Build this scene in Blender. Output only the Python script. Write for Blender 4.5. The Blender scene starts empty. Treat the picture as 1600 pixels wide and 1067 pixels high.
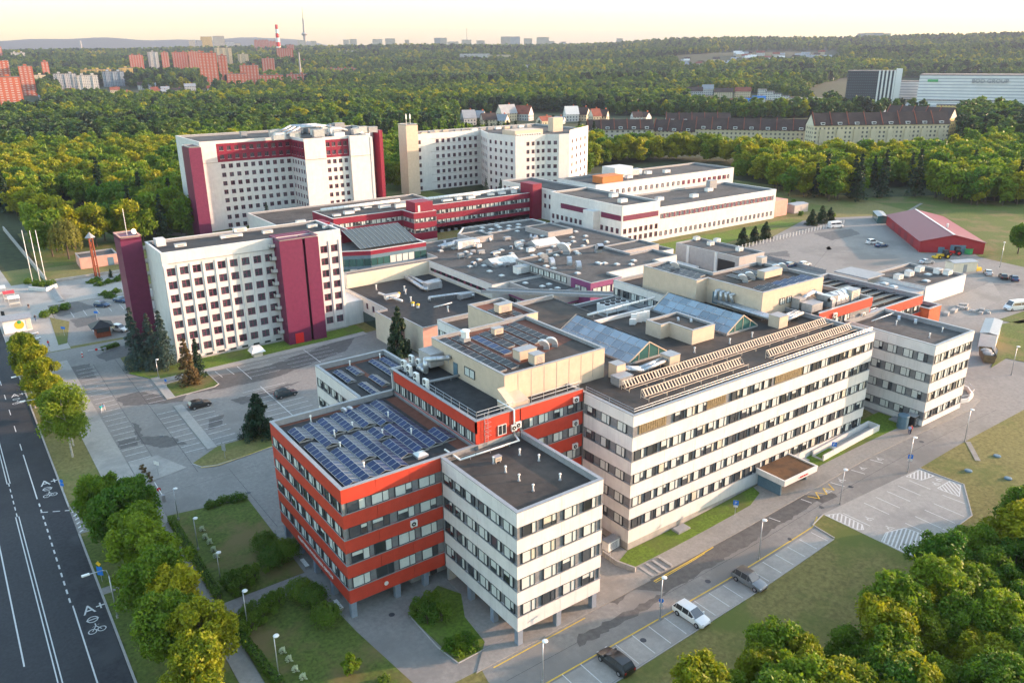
import bpy, bmesh, math, random
import numpy as np
from mathutils import Vector, Matrix
random.seed(7); RNG = np.random.default_rng(11)
SC = bpy.context.scene; COL = SC.collection
R_ = math.radians

# ---------------------------------------------------------------- camera
F_PX, PITCH, YAW, ROLL = 1251.642, R_(19.615), R_(54.319), R_(-0.474)
CAM = np.array([-43.475, -59.902, 63.293])
_F = np.array([math.cos(YAW)*math.cos(PITCH), math.sin(YAW)*math.cos(PITCH), -math.sin(PITCH)])
_R0 = np.array([math.sin(YAW), -math.cos(YAW), 0.0]); _U0 = np.cross(_R0, _F)
_c, _s = math.cos(ROLL), math.sin(ROLL)
_R = _c*_R0 + _s*_U0; _U = -_s*_R0 + _c*_U0
cd = bpy.data.cameras.new('camera'); cam = bpy.data.objects.new('camera', cd); COL.objects.link(cam)
cam.matrix_world = Matrix(((_R[0], _U[0], -_F[0], CAM[0]), (_R[1], _U[1], -_F[1], CAM[1]), (_R[2], _U[2], -_F[2], CAM[2]), (0, 0, 0, 1)))
cd.sensor_width = 36; cd.sensor_fit = 'HORIZONTAL'; cd.lens = 36*F_PX/1600; cd.clip_start = 1; cd.clip_end = 60000
SC.camera = cam
# ---------------------------------------------------------------- sky, sun, exposure
SUN_EL = R_(10.5); _sd = np.array([2.35, -1.0]); _sd /= np.linalg.norm(_sd)
TO_SUN = Vector((_sd[0]*math.cos(SUN_EL), _sd[1]*math.cos(SUN_EL), math.sin(SUN_EL)))
w = bpy.data.worlds.new('World'); SC.world = w; w.use_nodes = True
nt = w.node_tree; bg = nt.nodes['Background']
sky = nt.nodes.new('ShaderNodeTexSky'); sky.sky_type = 'NISHITA'; sky.sun_disc = False
sky.sun_elevation = SUN_EL; sky.sun_rotation = math.atan2(TO_SUN.x, TO_SUN.y)
sky.altitude = 150; sky.air_density = 1.25; sky.dust_density = 1.3; sky.ozone_density = 1.2
nt.links.new(sky.outputs['Color'], bg.inputs['Color']); bg.inputs['Strength'].default_value = 0.15
sl = bpy.data.lights.new('sun', 'SUN'); so = bpy.data.objects.new('sun', sl); COL.objects.link(so)
sl.energy = 2.8; sl.angle = R_(0.6); sl.color = (1.0, 0.62, 0.42)
so.rotation_euler = TO_SUN.to_track_quat('Z', 'Y').to_euler(); so.location = (60, -40, 120)
vs = SC.view_settings; vs.view_transform = 'Standard'; vs.look = 'None'; vs.gamma = 1.0; vs.use_curve_mapping = False
vs.exposure = 2.38
SC.render.engine = 'CYCLES'; cy = SC.cycles
cy.use_denoising = True; cy.max_bounces = 5; cy.diffuse_bounces = 3; cy.glossy_bounces = 2; cy.transmission_bounces = 3
cy.transparent_max_bounces = 6; cy.volume_bounces = 0; cy.sample_clamp_indirect = 6; cy.use_adaptive_sampling = True; cy.adaptive_threshold = 0.02
cy.caustics_reflective = False; cy.caustics_refractive = False

# ---------------------------------------------------------------- terrain and pixel rays
KX = np.linspace(25, 90, 27); _t = (KX-25)/65; KZ = 2.7*_t*_t*(3-2*_t)
SKX = [-400, 0, 200, 450, 600, 800, 950, 1050, 1150, 1300, 1420, 1600, 2000]
SKY_ = [84, 82, 80, 76, 75, 74, 71, 66, 65, 63, 60, 57, 57]
def ray(x, y): return _F + (x-800)/F_PX*_R - (y-533.5)/F_PX*_U
_az, _el = [], []
for _x, _y in zip(SKX, SKY_):
    d = ray(_x, _y); _az.append(math.atan2(d[1], d[0])); _el.append(d[2]/math.hypot(d[0], d[1]))
_o = np.argsort(_az); AZ = np.array(_az)[_o]; ELV = np.array(_el)[_o]
_AH = math.atan2(ray(430, 80)[1], ray(430, 80)[0])
def sstep(a, b, x):
    t = np.clip((x-a)/(b-a), 0, 1); return t*t*(3-2*t)
def HZ(X, Y):
    X = np.asarray(X, float); Y = np.asarray(Y, float)
    h = np.interp(X, KX, KZ)
    dx, dy = X-CAM[0], Y-CAM[1]; d = np.hypot(dx, dy); a = np.arctan2(dy, dx)
    ridge = CAM[2] + 4600*np.interp(a, AZ, ELV) - 16
    far = ridge*(sstep(1300, 4600, d)) * (1-.5*sstep(5200, 8000, d))
    wob = (9*np.sin(X/310+1.3)*np.cos(Y/270) + 6*np.sin(X/130+Y/170)) * sstep(900, 2500, d)*(1-sstep(3900, 4600, d))
    hills = (255+14*np.sin(a*37)+8*np.sin(a*91+1)) * sstep(9500, 12000, d) * sstep(_AH-.16, _AH, a)
    return h + far + wob + hills
def hz(X): return float(np.interp(X, KX, KZ))
def at_z(x, y, z=0.0):
    d = ray(x, y); t = (z-CAM[2])/d[2]; return CAM + t*d
def G(x, y):
    z = 0.0
    for _ in range(25):
        p = at_z(x, y, z); z = .5*z + .5*hz(p[0])
    return Vector((p[0], p[1], hz(p[0])))
def GF(x, y):                                    # pixel to far terrain, by marching
    d = ray(x, y); d = d/math.hypot(d[0], d[1]); t = 60.0
    while t < 12500:
        p = CAM + d*t
        if p[2] < float(HZ(p[0], p[1])): break
        t += 4 + t*.004
    return Vector((p[0], p[1], float(HZ(p[0], p[1])))), t
def G2(x, y): p = G(x, y); return (p.x, p.y)
def px(P):
    v = np.asarray(P, float)-CAM; q = v@_F
    return 800+F_PX*(v@_R)/q, 533.5-F_PX*(v@_U)/q, q

# ---------------------------------------------------------------- materials
MATS = {}
def _base(name):
    m = bpy.data.materials.new(name); m.use_nodes = True; MATS[name] = m
    return m, m.node_tree, m.node_tree.nodes['Principled BSDF']
def mat(name, col, rough=.75, var=.12, scale=1.2, streak=0, bump=0, spec=.3, metal=0, big=0, bigscale=.06, bigcol=None):
    m, t, b = _base(name); N = t.nodes; L = t.links
    b.inputs['Roughness'].default_value = rough; b.inputs['Specular IOR Level'].default_value = spec; b.inputs['Metallic'].default_value = metal
    geo = N.new('ShaderNodeNewGeometry'); last = None
    def noise(sc, detail=4, stretch=None):
        n = N.new('ShaderNodeTexNoise'); n.inputs['Scale'].default_value = sc; n.inputs['Detail'].default_value = detail; n.inputs['Roughness'].default_value = .62
        if stretch:
            mp = N.new('ShaderNodeMapping'); mp.inputs['Scale'].default_value = stretch; L.new(geo.outputs['Position'], mp.inputs['Vector']); L.new(mp.outputs['Vector'], n.inputs['Vector'])
        else: L.new(geo.outputs['Position'], n.inputs['Vector'])
        return n
    def mixc(fac, a, bcol, lo=.35, hi=.65):
        rp = N.new('ShaderNodeMapRange'); rp.inputs['From Min'].default_value = lo; rp.inputs['From Max'].default_value = hi; L.new(fac, rp.inputs['Value'])
        mx = N.new('ShaderNodeMix'); mx.data_type = 'RGBA'; L.new(rp.outputs['Result'], mx.inputs['Factor'])
        for s, v in ((mx.inputs['A'], a), (mx.inputs['B'], bcol)):
            if isinstance(v, tuple): s.default_value = v
            else: L.new(v, s)
        return mx.outputs['Result']
    c4 = lambda k: (min(1, col[0]*k), min(1, col[1]*k), min(1, col[2]*k), 1)
    n1 = noise(scale, 6); last = mixc(n1.outputs['Fac'], c4(1-var), c4(1+var))
    if big:
        n2 = noise(bigscale, 5); bc = bigcol or tuple(x*(1-big) for x in col)
        last = mixc(n2.outputs['Fac'], last, (*bc, 1), .5, .62)
    if streak:
        n3 = noise(1.0, 5, (2.2, 2.2, .16)); last = mixc(n3.outputs['Fac'], last, c4(1-streak), .52, .78)
    L.new(last, b.inputs['Base Color'])
    if bump:
        nb = noise(scale*6, 5); bp = N.new('ShaderNodeBump'); bp.inputs['Strength'].default_value = bump; bp.inputs['Distance'].default_value = .05
        L.new(nb.outputs['Fac'], bp.inputs['Height']); L.new(bp.outputs['Normal'], b.inputs['Normal'])
    return m
def leafmat(name, c1, c2, trans=.35, dry=None):
    m, t, b = _base(name); N = t.nodes; L = t.links
    oi = N.new('ShaderNodeObjectInfo'); geo = N.new('ShaderNodeNewGeometry')
    n = N.new('ShaderNodeTexNoise'); n.inputs['Scale'].default_value = .35; n.inputs['Detail'].default_value = 5; L.new(geo.outputs['Position'], n.inputs['Vector'])
    n2 = N.new('ShaderNodeTexNoise'); n2.inputs['Scale'].default_value = 2.6; n2.inputs['Detail'].default_value = 2; L.new(geo.outputs['Position'], n2.inputs['Vector'])
    av = N.new('ShaderNodeMath'); av.operation = 'MULTIPLY_ADD'; L.new(n2.outputs['Fac'], av.inputs[0]); av.inputs[1].default_value = .9; L.new(n.outputs['Fac'], av.inputs[2])
    ad = N.new('ShaderNodeMath'); ad.operation = 'MULTIPLY_ADD'; L.new(oi.outputs['Random'], ad.inputs[0]); ad.inputs[1].default_value = .8; L.new(av.outputs[0], ad.inputs[2])
    sb = N.new('ShaderNodeMath'); sb.operation = 'SUBTRACT'; L.new(ad.outputs[0], sb.inputs[0]); sb.inputs[1].default_value = .88; sb.use_clamp = True
    mx = N.new('ShaderNodeMix'); mx.data_type = 'RGBA'; L.new(sb.outputs[0], mx.inputs['Factor']); mx.inputs['A'].default_value = (*c1, 1); mx.inputs['B'].default_value = (*c2, 1)
    L.new(mx.outputs['Result'], b.inputs['Base Color']); b.inputs['Roughness'].default_value = .55; b.inputs['Specular IOR Level'].default_value = .25
    tr = N.new('ShaderNodeBsdfTranslucent'); L.new(mx.outputs['Result'], tr.inputs['Color'])
    ms = N.new('ShaderNodeMixShader'); ms.inputs[0].default_value = trans
    L.new(b.outputs[0], ms.inputs[1]); L.new(tr.outputs[0], ms.inputs[2]); L.new(ms.outputs[0], N['Material Output'].inputs['Surface'])
    return m
def glass(name, col=(.02, .03, .04), rough=.04, spec=.9, rnd=.5):
    m, t, b = _base(name); N = t.nodes; L = t.links
    b.inputs['Roughness'].default_value = rough; b.inputs['Specular IOR Level'].default_value = spec
    oi = N.new('ShaderNodeObjectInfo'); mx = N.new('ShaderNodeMix'); mx.data_type = 'RGBA'; L.new(oi.outputs['Random'], mx.inputs['Factor'])
    mx.inputs['A'].default_value = (*[c*(1-rnd) for c in col], 1); mx.inputs['B'].default_value = (*[c*(1+rnd) for c in col], 1); L.new(mx.outputs['Result'], b.inputs['Base Color'])
    return m
def gridmat(name, wall, win, sx, sz, fx=.5, fz=.5, var=.22, alt=None):
    """far facades: window grid by world position, for walls too far off to tell the panes apart"""
    m, t, b = _base(name); N = t.nodes; L = t.links
    tc = N.new('ShaderNodeTexCoord'); sp = N.new('ShaderNodeSeparateXYZ'); L.new(tc.outputs['UV'], sp.inputs[0])
    def cell(sock, s, f):
        d = N.new('ShaderNodeMath'); d.operation = 'DIVIDE'; L.new(sock, d.inputs[0]); d.inputs[1].default_value = s
        fr = N.new('ShaderNodeMath'); fr.operation = 'FRACT'; L.new(d.outputs[0], fr.inputs[0])
        c = N.new('ShaderNodeMath'); c.operation = 'SUBTRACT'; L.new(fr.outputs[0], c.inputs[0]); c.inputs[1].default_value = .5
        a = N.new('ShaderNodeMath'); a.operation = 'ABSOLUTE'; L.new(c.outputs[0], a.inputs[0])
        l = N.new('ShaderNodeMath'); l.operation = 'LESS_THAN'; L.new(a.outputs[0], l.inputs[0]); l.inputs[1].default_value = f/2
        return l.outputs[0]
    mu = N.new('ShaderNodeMath'); mu.operation = 'MULTIPLY'; L.new(cell(sp.outputs['X'], sx, fx), mu.inputs[0]); L.new(cell(sp.outputs['Y'], sz, fz), mu.inputs[1])
    geo = N.new('ShaderNodeNewGeometry'); n = N.new('ShaderNodeTexNoise'); n.inputs['Scale'].default_value = .12; L.new(geo.outputs['Position'], n.inputs['Vector'])
    oi = N.new('ShaderNodeObjectInfo'); rr = N.new('ShaderNodeMath'); rr.operation = 'MULTIPLY'; L.new(n.outputs['Fac'], rr.inputs[0]); L.new(oi.outputs['Random'], rr.inputs[1])
    wm = N.new('ShaderNodeMix'); wm.data_type = 'RGBA'; L.new(rr.outputs[0], wm.inputs['Factor']); wm.inputs['A'].default_value = (*[c*(1-var) for c in wall], 1); wm.inputs['B'].default_value = (*[c*(1+var) for c in (alt or wall)], 1)
    mx = N.new('ShaderNodeMix'); mx.data_type = 'RGBA'; L.new(mu.outputs[0], mx.inputs['Factor']); L.new(wm.outputs['Result'], mx.inputs['A']); mx.inputs['B'].default_value = (*win, 1)
    L.new(mx.outputs['Result'], b.inputs['Base Color']); b.inputs['Roughness'].default_value = .7
    return m
WHITE = mat('white_panel', (.60, .585, .565), .55, .06, .5, streak=.2)
REDP = mat('red_panel', (.44, .048, .026), .5, .08, .9, streak=.08)
OLDW = mat('old_white_render', (.58, .57, .55), .7, .06, .6, streak=.16)
BURG = mat('burgundy_tile', (.125, .020, .056), .45, .10, 1.2)
BURR = mat('burgundy_red_cladding', (.19, .010, .032), .5, .08, 1.0)
BEIGE = mat('beige_cladding', (.52, .42, .32), .6, .06, 1.0, streak=.08)
GREYC = mat('grey_cladding', (.34, .32, .31), .6, .08, 1.0, streak=.1)
CREAM = mat('cream_render', (.60, .54, .43), .75, .06, .6, streak=.1)
PINK = mat('pink_render', (.55, .30, .24), .8, .08, .7, streak=.1)
PURP = mat('purple_panel', (.20, .055, .15), .5, .08, .8)
ROOF = mat('bitumen_roof', (.036, .036, .036), .85, .25, .8, bump=.3, big=.0)
ROOFB = mat('brown_bitumen_roof', (.054, .046, .039), .8, .25, .5, bump=.3, big=.4, bigscale=.16, bigcol=(.032, .030, .028))
ROOFO = mat('old_gravel_roof', (.078, .077, .074), .9, .2, .9, bump=.4, big=.35, bigscale=.12, bigcol=(.05, .049, .047))
ROOFR = mat('red_brown_roof_felt', (.14, .055, .035), .85, .2, 1.0, bump=.3)
CAPM = mat('grey_metal_flashing', (.30, .31, .32), .45, .08, 1.5, metal=.3)
DARKF = mat('anthracite_frame', (.045, .052, .062), .45, .1, 2)
DARKI = mat('grey_infill_panel', (.19, .195, .20), .4, .15, 2)
LAMEL = mat('tan_louvre', (.20, .16, .09), .5, .25, 3)
FRAMEW = mat('white_frame', (.62, .61, .58), .5, .05, 2)
FRAMEP = mat('plum_frame', (.16, .035, .075), .5, .1, 2)
GLASS = glass('dark_glass', (.045, .052, .058)); GLASSG = glass('green_glass', (.03, .09, .085), .06); SKYL = glass('skylight_glass', (.20, .26, .31), .12, .6, .28)
BLIND = mat('pale_blind', (.52, .55, .52), .35, .06, 2, spec=.6); BLINDY = mat('cream_blind', (.50, .47, .38), .35, .1, 2, spec=.6)
STEEL = mat('galvanised_steel', (.45, .47, .49), .35, .12, 1.5, metal=.6)
WHITEM = mat('white_enamel', (.70, .70, .67), .4, .06, 2)
GREYM = mat('grey_metal', (.25, .26, .27), .5, .1, 2)
BLACKM = mat('black_plastic', (.02, .02, .022), .5, .1, 2)
CONC = mat('concrete', (.33, .32, .30), .85, .12, 1.2, streak=.15, bump=.2)
PILLAR = mat('blue_grey_pillar', (.20, .24, .29), .6, .08, 1.5)
PVB = glass('solar_cell_blue', (.006, .020, .075), .28, .28, .25); PVD = glass('solar_cell_dark', (.014, .013, .018), .35, .25, .3)
PVF = mat('aluminium_rail', (.42, .42, .40), .4, .05, 2, metal=.4)
ASPH = mat('dark_asphalt', (.040, .042, .046), .85, .18, 2.5, bump=.3, big=.4, bigscale=.035, bigcol=(.026, .028, .032))
ASPG = mat('worn_grey_asphalt', (.225, .214, .196), .9, .12, 1.6, bump=.3, big=.3, bigscale=.045, bigcol=(.175, .167, .154))
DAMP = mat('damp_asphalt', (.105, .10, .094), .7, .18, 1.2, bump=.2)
PAVE = mat('paving_slabs', (.26, .245, .22), .9, .12, 2.2, bump=.3, big=.2, bigscale=.1)
PAVL = mat('pale_paving', (.33, .315, .285), .9, .08, 1.8, bump=.3, big=.2, bigscale=.09, bigcol=(.25, .24, .22))
KERBM = mat('kerb_stone', (.34, .33, .31), .85, .1, 2)
PAINT = mat('white_road_paint', (.56, .56, .54), .7, .08, 3); PAINTY = mat('yellow_road_paint', (.62, .42, .05), .7, .12, 3)
GRASS = mat('lawn', (.085, .115, .020), .95, .35, 2.2, bump=.8, big=.5, bigscale=.09, bigcol=(.155, .125, .048))
GRASSG = mat('green_lawn', (.105, .165, .018), .95, .3, 2.5, bump=.8, big=.25, bigscale=.12, bigcol=(.10, .12, .03))
DRYG = mat('dry_grass', (.165, .148, .05), .95, .28, 1.8, bump=.8, big=.5, bigscale=.055, bigcol=(.10, .125, .028))
SOIL = mat('forest_floor', (.034, .046, .016), 1, .4, .35, big=.3, bigscale=.02, bigcol=(.04, .05, .02))
BARK = mat('bark', (.085, .062, .045), .9, .3, 3); BARKW = mat('birch_bark', (.42, .40, .36), .8, .35, 2.5)
LEAF = leafmat('broad_leaf', (.058, .150, .010), (.21, .29, .012), .38); LEAF2 = leafmat('yellow_green_leaf', (.17, .225, .009), (.36, .34, .010), .4)
LEAFB = leafmat('birch_leaf', (.09, .18, .014), (.20, .28, .022), .5); LEAFD = leafmat('conifer_needle', (.014, .040, .016), (.03, .06, .02), .12)
LEAFS = leafmat('blue_spruce_needle', (.035, .07, .055), (.075, .11, .085), .1); LEAFX = leafmat('brown_needle', (.10, .066, .022), (.15, .105, .035), .2)
LEAFH = leafmat('shrub_leaf', (.07, .15, .015), (.15, .23, .02), .4); FLOW = mat('pale_blossom', (.55, .60, .38), .8, .2, 4)
LEAFF = leafmat('far_forest_leaf', (.034, .095, .026), (.13, .20, .030), .4)
RUST = mat('rusty_canopy_roof', (.115, .060, .026), .8, .3, .7, bump=.3, big=.35, bigscale=.35, bigcol=(.06, .035, .02))
BARNR = mat('red_sheet_metal', (.30, .022, .030), .45, .08, .8, streak=.06); BARNT = mat('maroon_roof_sheet', (.20, .022, .034), .45, .08, .8)
BRICK = mat('orange_brick', (.36, .10, .045), .85, .2, 1.6, bump=.3)
RUBBER = mat('tyre_rubber', (.015, .015, .016), .8, .1, 3); RIM = mat('alloy_rim', (.4, .4, .42), .3, .05, 3, metal=.7)
BLUESIGN = mat('blue_sign', (.02, .16, .55), .4, .05, 3); REDSIGN = mat('red_sign', (.55, .02, .02), .4, .05, 3); YEL = mat('yellow_paint', (.65, .42, .03), .5, .08, 3)
LAMPG = mat('lamp_head_white', (.75, .75, .72), .35, .03, 3); WOODR = mat('red_brown_timber', (.22, .06, .03), .8, .2, 3)
DOORB = mat('blue_grey_door', (.10, .17, .22), .5, .08, 2); GREENM = mat('green_plastic', (.05, .30, .10), .5, .1, 2); ORANGE = mat('orange_wall', (.50, .17, .05), .7, .08, 1)
HEADL = glass('headlight_glass', (.45, .45, .45), .08, .8, .05); TAILL = mat('tail_light_red', (.35, .01, .01), .3, .05, 3)
def paint(name, col): 
    m = mat(name, col, .28, .03, 2, spec=.6); m.node_tree.nodes['Principled BSDF'].inputs['Coat Weight'].default_value = .6; return m

# ---------------------------------------------------------------- mesh helpers
WL = {}
class MB:
    def __init__(s): s.v = []; s.f = []; s.m = []
    def add(s, vs, fs, m=0):
        o = len(s.v); s.v += [tuple(p) for p in vs]
        for f in fs: s.f.append(tuple(i+o for i in f)); s.m.append(m)
        return s
    def box(s, x0, x1, y0, y1, z0, z1, m=0):
        return s.add([(x0, y0, z0), (x1, y0, z0), (x1, y1, z0), (x0, y1, z0), (x0, y0, z1), (x1, y0, z1), (x1, y1, z1), (x0, y1, z1)],
                     [(0, 3, 2, 1), (4, 5, 6, 7), (0, 1, 5, 4), (1, 2, 6, 5), (2, 3, 7, 6), (3, 0, 4, 7)], m)
    def obox(s, o, ax, ay, az, m=0):                    # box from corner o along three vectors
        o, ax, ay, az = map(Vector, (o, ax, ay, az))
        return s.add([o, o+ax, o+ax+ay, o+ay, o+az, o+ax+az, o+ax+ay+az, o+ay+az], [(0, 3, 2, 1), (4, 5, 6, 7), (0, 1, 5, 4), (1, 2, 6, 5), (2, 3, 7, 6), (3, 0, 4, 7)], m)
    def prism(s, poly, z0, z1, m=0, mt=None):
        n = len(poly); s.add([(x, y, z0) for x, y in poly]+[(x, y, z1) for x, y in poly], [(i, (i+1) % n, n+(i+1) % n, n+i) for i in range(n)], m)
        s.add([(x, y, z1) for x, y in poly], [tuple(range(n))], m if mt is None else mt); s.add([(x, y, z0) for x, y in poly], [tuple(reversed(range(n)))], m)
        return s
    def tube(s, p, q, r, n=8, m=0, r2=None, caps=True):
        p, q = Vector(p), Vector(q); d = (q-p).normalized(); a = d.orthogonal().normalized(); b = d.cross(a); r2 = r if r2 is None else r2
        vs = [p+(a*math.cos(2*math.pi*i/n)+b*math.sin(2*math.pi*i/n))*r for i in range(n)]+[q+(a*math.cos(2*math.pi*i/n)+b*math.sin(2*math.pi*i/n))*r2 for i in range(n)]
        fs = [(i, (i+1) % n, n+(i+1) % n, n+i) for i in range(n)]
        if caps: fs += [tuple(reversed(range(n))), tuple(range(n, 2*n))]
        return s.add(vs, fs, m)
    def path(s, pts, r, n=8, m=0):
        for a, b in zip(pts, pts[1:]): s.tube(a, b, r, n, m)
        for a in pts[1:-1]: s.ball(a, r*1.05, m)
        return s
    def ball(s, c, r, m=0, nu=8, nv=5, sz=1):
        vs = [(c[0]+r*math.sin(math.pi*j/nv)*math.cos(2*math.pi*i/nu), c[1]+r*math.sin(math.pi*j/nv)*math.sin(2*math.pi*i/nu), c[2]+sz*r*math.cos(math.pi*j/nv)) for j in range(nv+1) for i in range(nu)]
        return s.add(vs, [(j*nu+i, (j+1)*nu+i, (j+1)*nu+(i+1) % nu, j*nu+(i+1) % nu) for j in range(nv) for i in range(nu)], m)
    def quad(s, a, b, c, d, m=0): return s.add([a, b, c, d], [(0, 1, 2, 3)], m)
    def mesh(s, name, mats, off=(0, 0, 0), smooth=False, sharp=None):
        me = bpy.data.meshes.new(name)
        me.from_pydata([(v[0]-off[0], v[1]-off[1], v[2]-off[2]) for v in s.v], [], s.f)
        for m in (mats if isinstance(mats, (list, tuple)) else [mats]): me.materials.append(m)
        me.polygons.foreach_set('material_index', s.m)
        if smooth: me.polygons.foreach_set('use_smooth', [True]*len(s.f))
        me.update()
        if sharp: me.set_sharp_from_angle(angle=sharp)
        return me
def put(name, me, parent=None, loc=(0, 0, 0), rotz=0, world=True):
    o = bpy.data.objects.new(name, me); COL.objects.link(o); loc = Vector(loc)
    if parent is not None:
        o.parent = parent; o.location = loc-WL[parent] if world else loc
        WL[o] = loc if world else WL[parent]+loc
    else: o.location = loc; WL[o] = loc
    o.rotation_euler[2] = rotz
    return o
def tag(o, label=None, cat=None, group=None, kind=None):
    for k, v in (('label', label), ('category', cat), ('group', group), ('kind', kind)):
        if v: o[k] = v
    return o
def thing(name, label, cat, loc=(0, 0, 0), group=None, rotz=0):
    o = put(name, None, None, loc, rotz); o.empty_display_size = .5
    return tag(o, label, cat, group)
def part(name, mb, mats, parent, loc=None, smooth=False):
    loc = WL[parent] if loc is None else Vector(loc)
    return put(name, mb.mesh(name, mats, loc, smooth), parent, loc)
def solo(name, mb, mats, label, cat, loc, group=None, smooth=False):
    return tag(put(name, mb.mesh(name, mats, loc, smooth), None, loc), label, cat, group)
def copy_tree(o, loc=None, rotz=None, label=None, parent=None):
    c = o.copy(); COL.objects.link(c); c.parent = parent
    if parent is None and loc is not None: c.location = loc
    if rotz is not None: c.rotation_euler[2] = rotz
    if label: c['label'] = label
    WL[c] = Vector(loc) if loc is not None else Vector()
    for ch in o.children: copy_tree(ch, None, None, None, c)
    return c
def sheet(name, poly, off, m, thick=0, parent=None, kind='structure'):
    """flat sheet or slab that follows the ground"""
    bm = bmesh.new(); vs = [bm.verts.new((p[0], p[1], 0)) for p in poly]; bm.faces.new(vs)
    bm.normal_update(); f = bm.faces[:][0]
    if f.normal.z < 0: bmesh.ops.reverse_faces(bm, faces=[f])
    bmesh.ops.triangulate(bm, faces=bm.faces[:])
    xs = [p[0] for p in poly]
    for k in KX:
        if min(xs) < k < max(xs): bmesh.ops.bisect_plane(bm, geom=bm.verts[:]+bm.edges[:]+bm.faces[:], plane_co=(k, 0, 0), plane_no=(1, 0, 0), dist=1e-5)
    if thick:
        be = [e for e in bm.edges if e.is_boundary]; r = bmesh.ops.extrude_edge_only(bm, edges=be)
        low = {v for v in r['geom'] if isinstance(v, bmesh.types.BMVert)}
    else: low = set()
    for v in bm.verts: v.co.z = hz(v.co.x)+off-(thick if v in low else 0)
    bmesh.ops.recalc_face_normals(bm, faces=bm.faces[:])
    c = Vector((sum(xs)/len(xs), sum(p[1] for p in poly)/len(poly), 0)); c.z = hz(c.x)
    for v in bm.verts: v.co -= c
    me = bpy.data.meshes.new(name); bm.to_mesh(me); bm.free(); me.materials.append(m)
    o = put(name, me, parent, c)
    if parent is None: tag(o, kind=kind)
    return o
def lines(name, segs, off, m, parent):
    """painted stripes on the ground: segs of (p, q, width)"""
    mb = MB()
    for p, q, wd in segs:
        p, q = Vector((p[0], p[1])), Vector((q[0], q[1])); d = q-p; ln = d.length
        if ln < 1e-4: continue
        n = Vector((-d.y, d.x))/ln*wd/2; ts = {0.0, 1.0}
        if abs(d.x) > 1e-6: ts |= {(k-p.x)/d.x for k in KX if 0 < (k-p.x)/d.x < 1}
        ts = sorted(ts)
        for a, b in zip(ts, ts[1:]):
            A, B = p+d*a, p+d*b; za, zb = hz(A.x)+off, hz(B.x)+off
            mb.quad((A.x-n.x, A.y-n.y, za), (B.x-n.x, B.y-n.y, zb), (B.x+n.x, B.y+n.y, zb), (A.x+n.x, A.y+n.y, za))
    return part(name, mb, m, parent)
def kerb(pts, wd=.18, h=.13, closed=False):
    mb = MB(); P = list(pts)+([pts[0]] if closed else [])
    for a, b in zip(P, P[1:]):
        a, b = Vector(a), Vector(b); d = b-a
        if d.length < .01: continue
        u = d.normalized(); n = Vector((-u.y, u.x))*wd/2; k = max(1, int(abs(d.x)/2.5) if 20 < max(a.x, b.x) and min(a.x, b.x) < 95 else 1)
        for i in range(k):
            A, B = a+d*i/k, a+d*(i+1)/k; zs = (hz(A.x), hz(B.x))
            vs = [(A.x-n.x, A.y-n.y), (B.x-n.x, B.y-n.y), (B.x+n.x, B.y+n.y), (A.x+n.x, A.y+n.y)]; zz = (zs[0], zs[1], zs[1], zs[0])
            mb.add([(x, y, z-.05) for (x, y), z in zip(vs, zz)]+[(x, y, z+h) for (x, y), z in zip(vs, zz)], [(4, 5, 6, 7), (0, 1, 5, 4), (1, 2, 6, 5), (2, 3, 7, 6), (3, 0, 4, 7)])
    o = put('kerb', mb.mesh('kerb', KERBM, (P[0][0], P[0][1], 0)), None, (P[0][0], P[0][1], 0)); tag(o, kind='structure'); return o
def text_mesh(s, size, depth=.03):
    cu = bpy.data.curves.new('lettering', 'FONT'); cu.body = s; cu.size = size; cu.extrude = depth; cu.resolution_u = 2; cu.align_x = 'LEFT'
    t = bpy.data.objects.new('lettering_tmp', cu); COL.objects.link(t); dg = bpy.context.evaluated_depsgraph_get()
    me = bpy.data.meshes.new_from_object(t.evaluated_get(dg)); bpy.data.objects.remove(t); bpy.data.curves.remove(cu); return me
# ================================================================= THE SETTING
def axis():
    a = set(np.round(KX, 6)) | set(range(-400, 25, 25)) | set(range(100, 700, 25)) | {v for v in range(700, 6600, 120)} | {v for v in range(6600, 14200, 300)} | {v for v in range(-3000, -400, 200)}
    return np.array(sorted(a))
XS = axis(); YS = axis()
gx, gy = np.meshgrid(XS, YS, indexing='ij'); gz = HZ(gx, gy)
nx, ny = len(XS), len(YS); idx = np.arange(nx*ny).reshape(nx, ny)
me = bpy.data.meshes.new('ground')
fa = np.stack([idx[:-1, :-1], idx[1:, :-1], idx[1:, 1:], idx[:-1, 1:]], -1).reshape(-1, 4)
me.from_pydata(np.stack([gx, gy, gz], -1).reshape(-1, 3).tolist(), [], fa.tolist()); me.materials.append(SOIL)
me.polygons.foreach_set('use_smooth', [True]*len(fa)); me.update()
tag(put('ground', me), kind='structure')
RX = lambda x0, x1, y0, y1: [(x0, y0), (x1, y0), (x1, y1), (x0, y1)]
sheet('meadow', RX(-36.4, 290, -90, 235), .012, DRYG)
sheet('meadow', RX(-140, -58, -40, 420), .012, DRYG)
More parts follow.
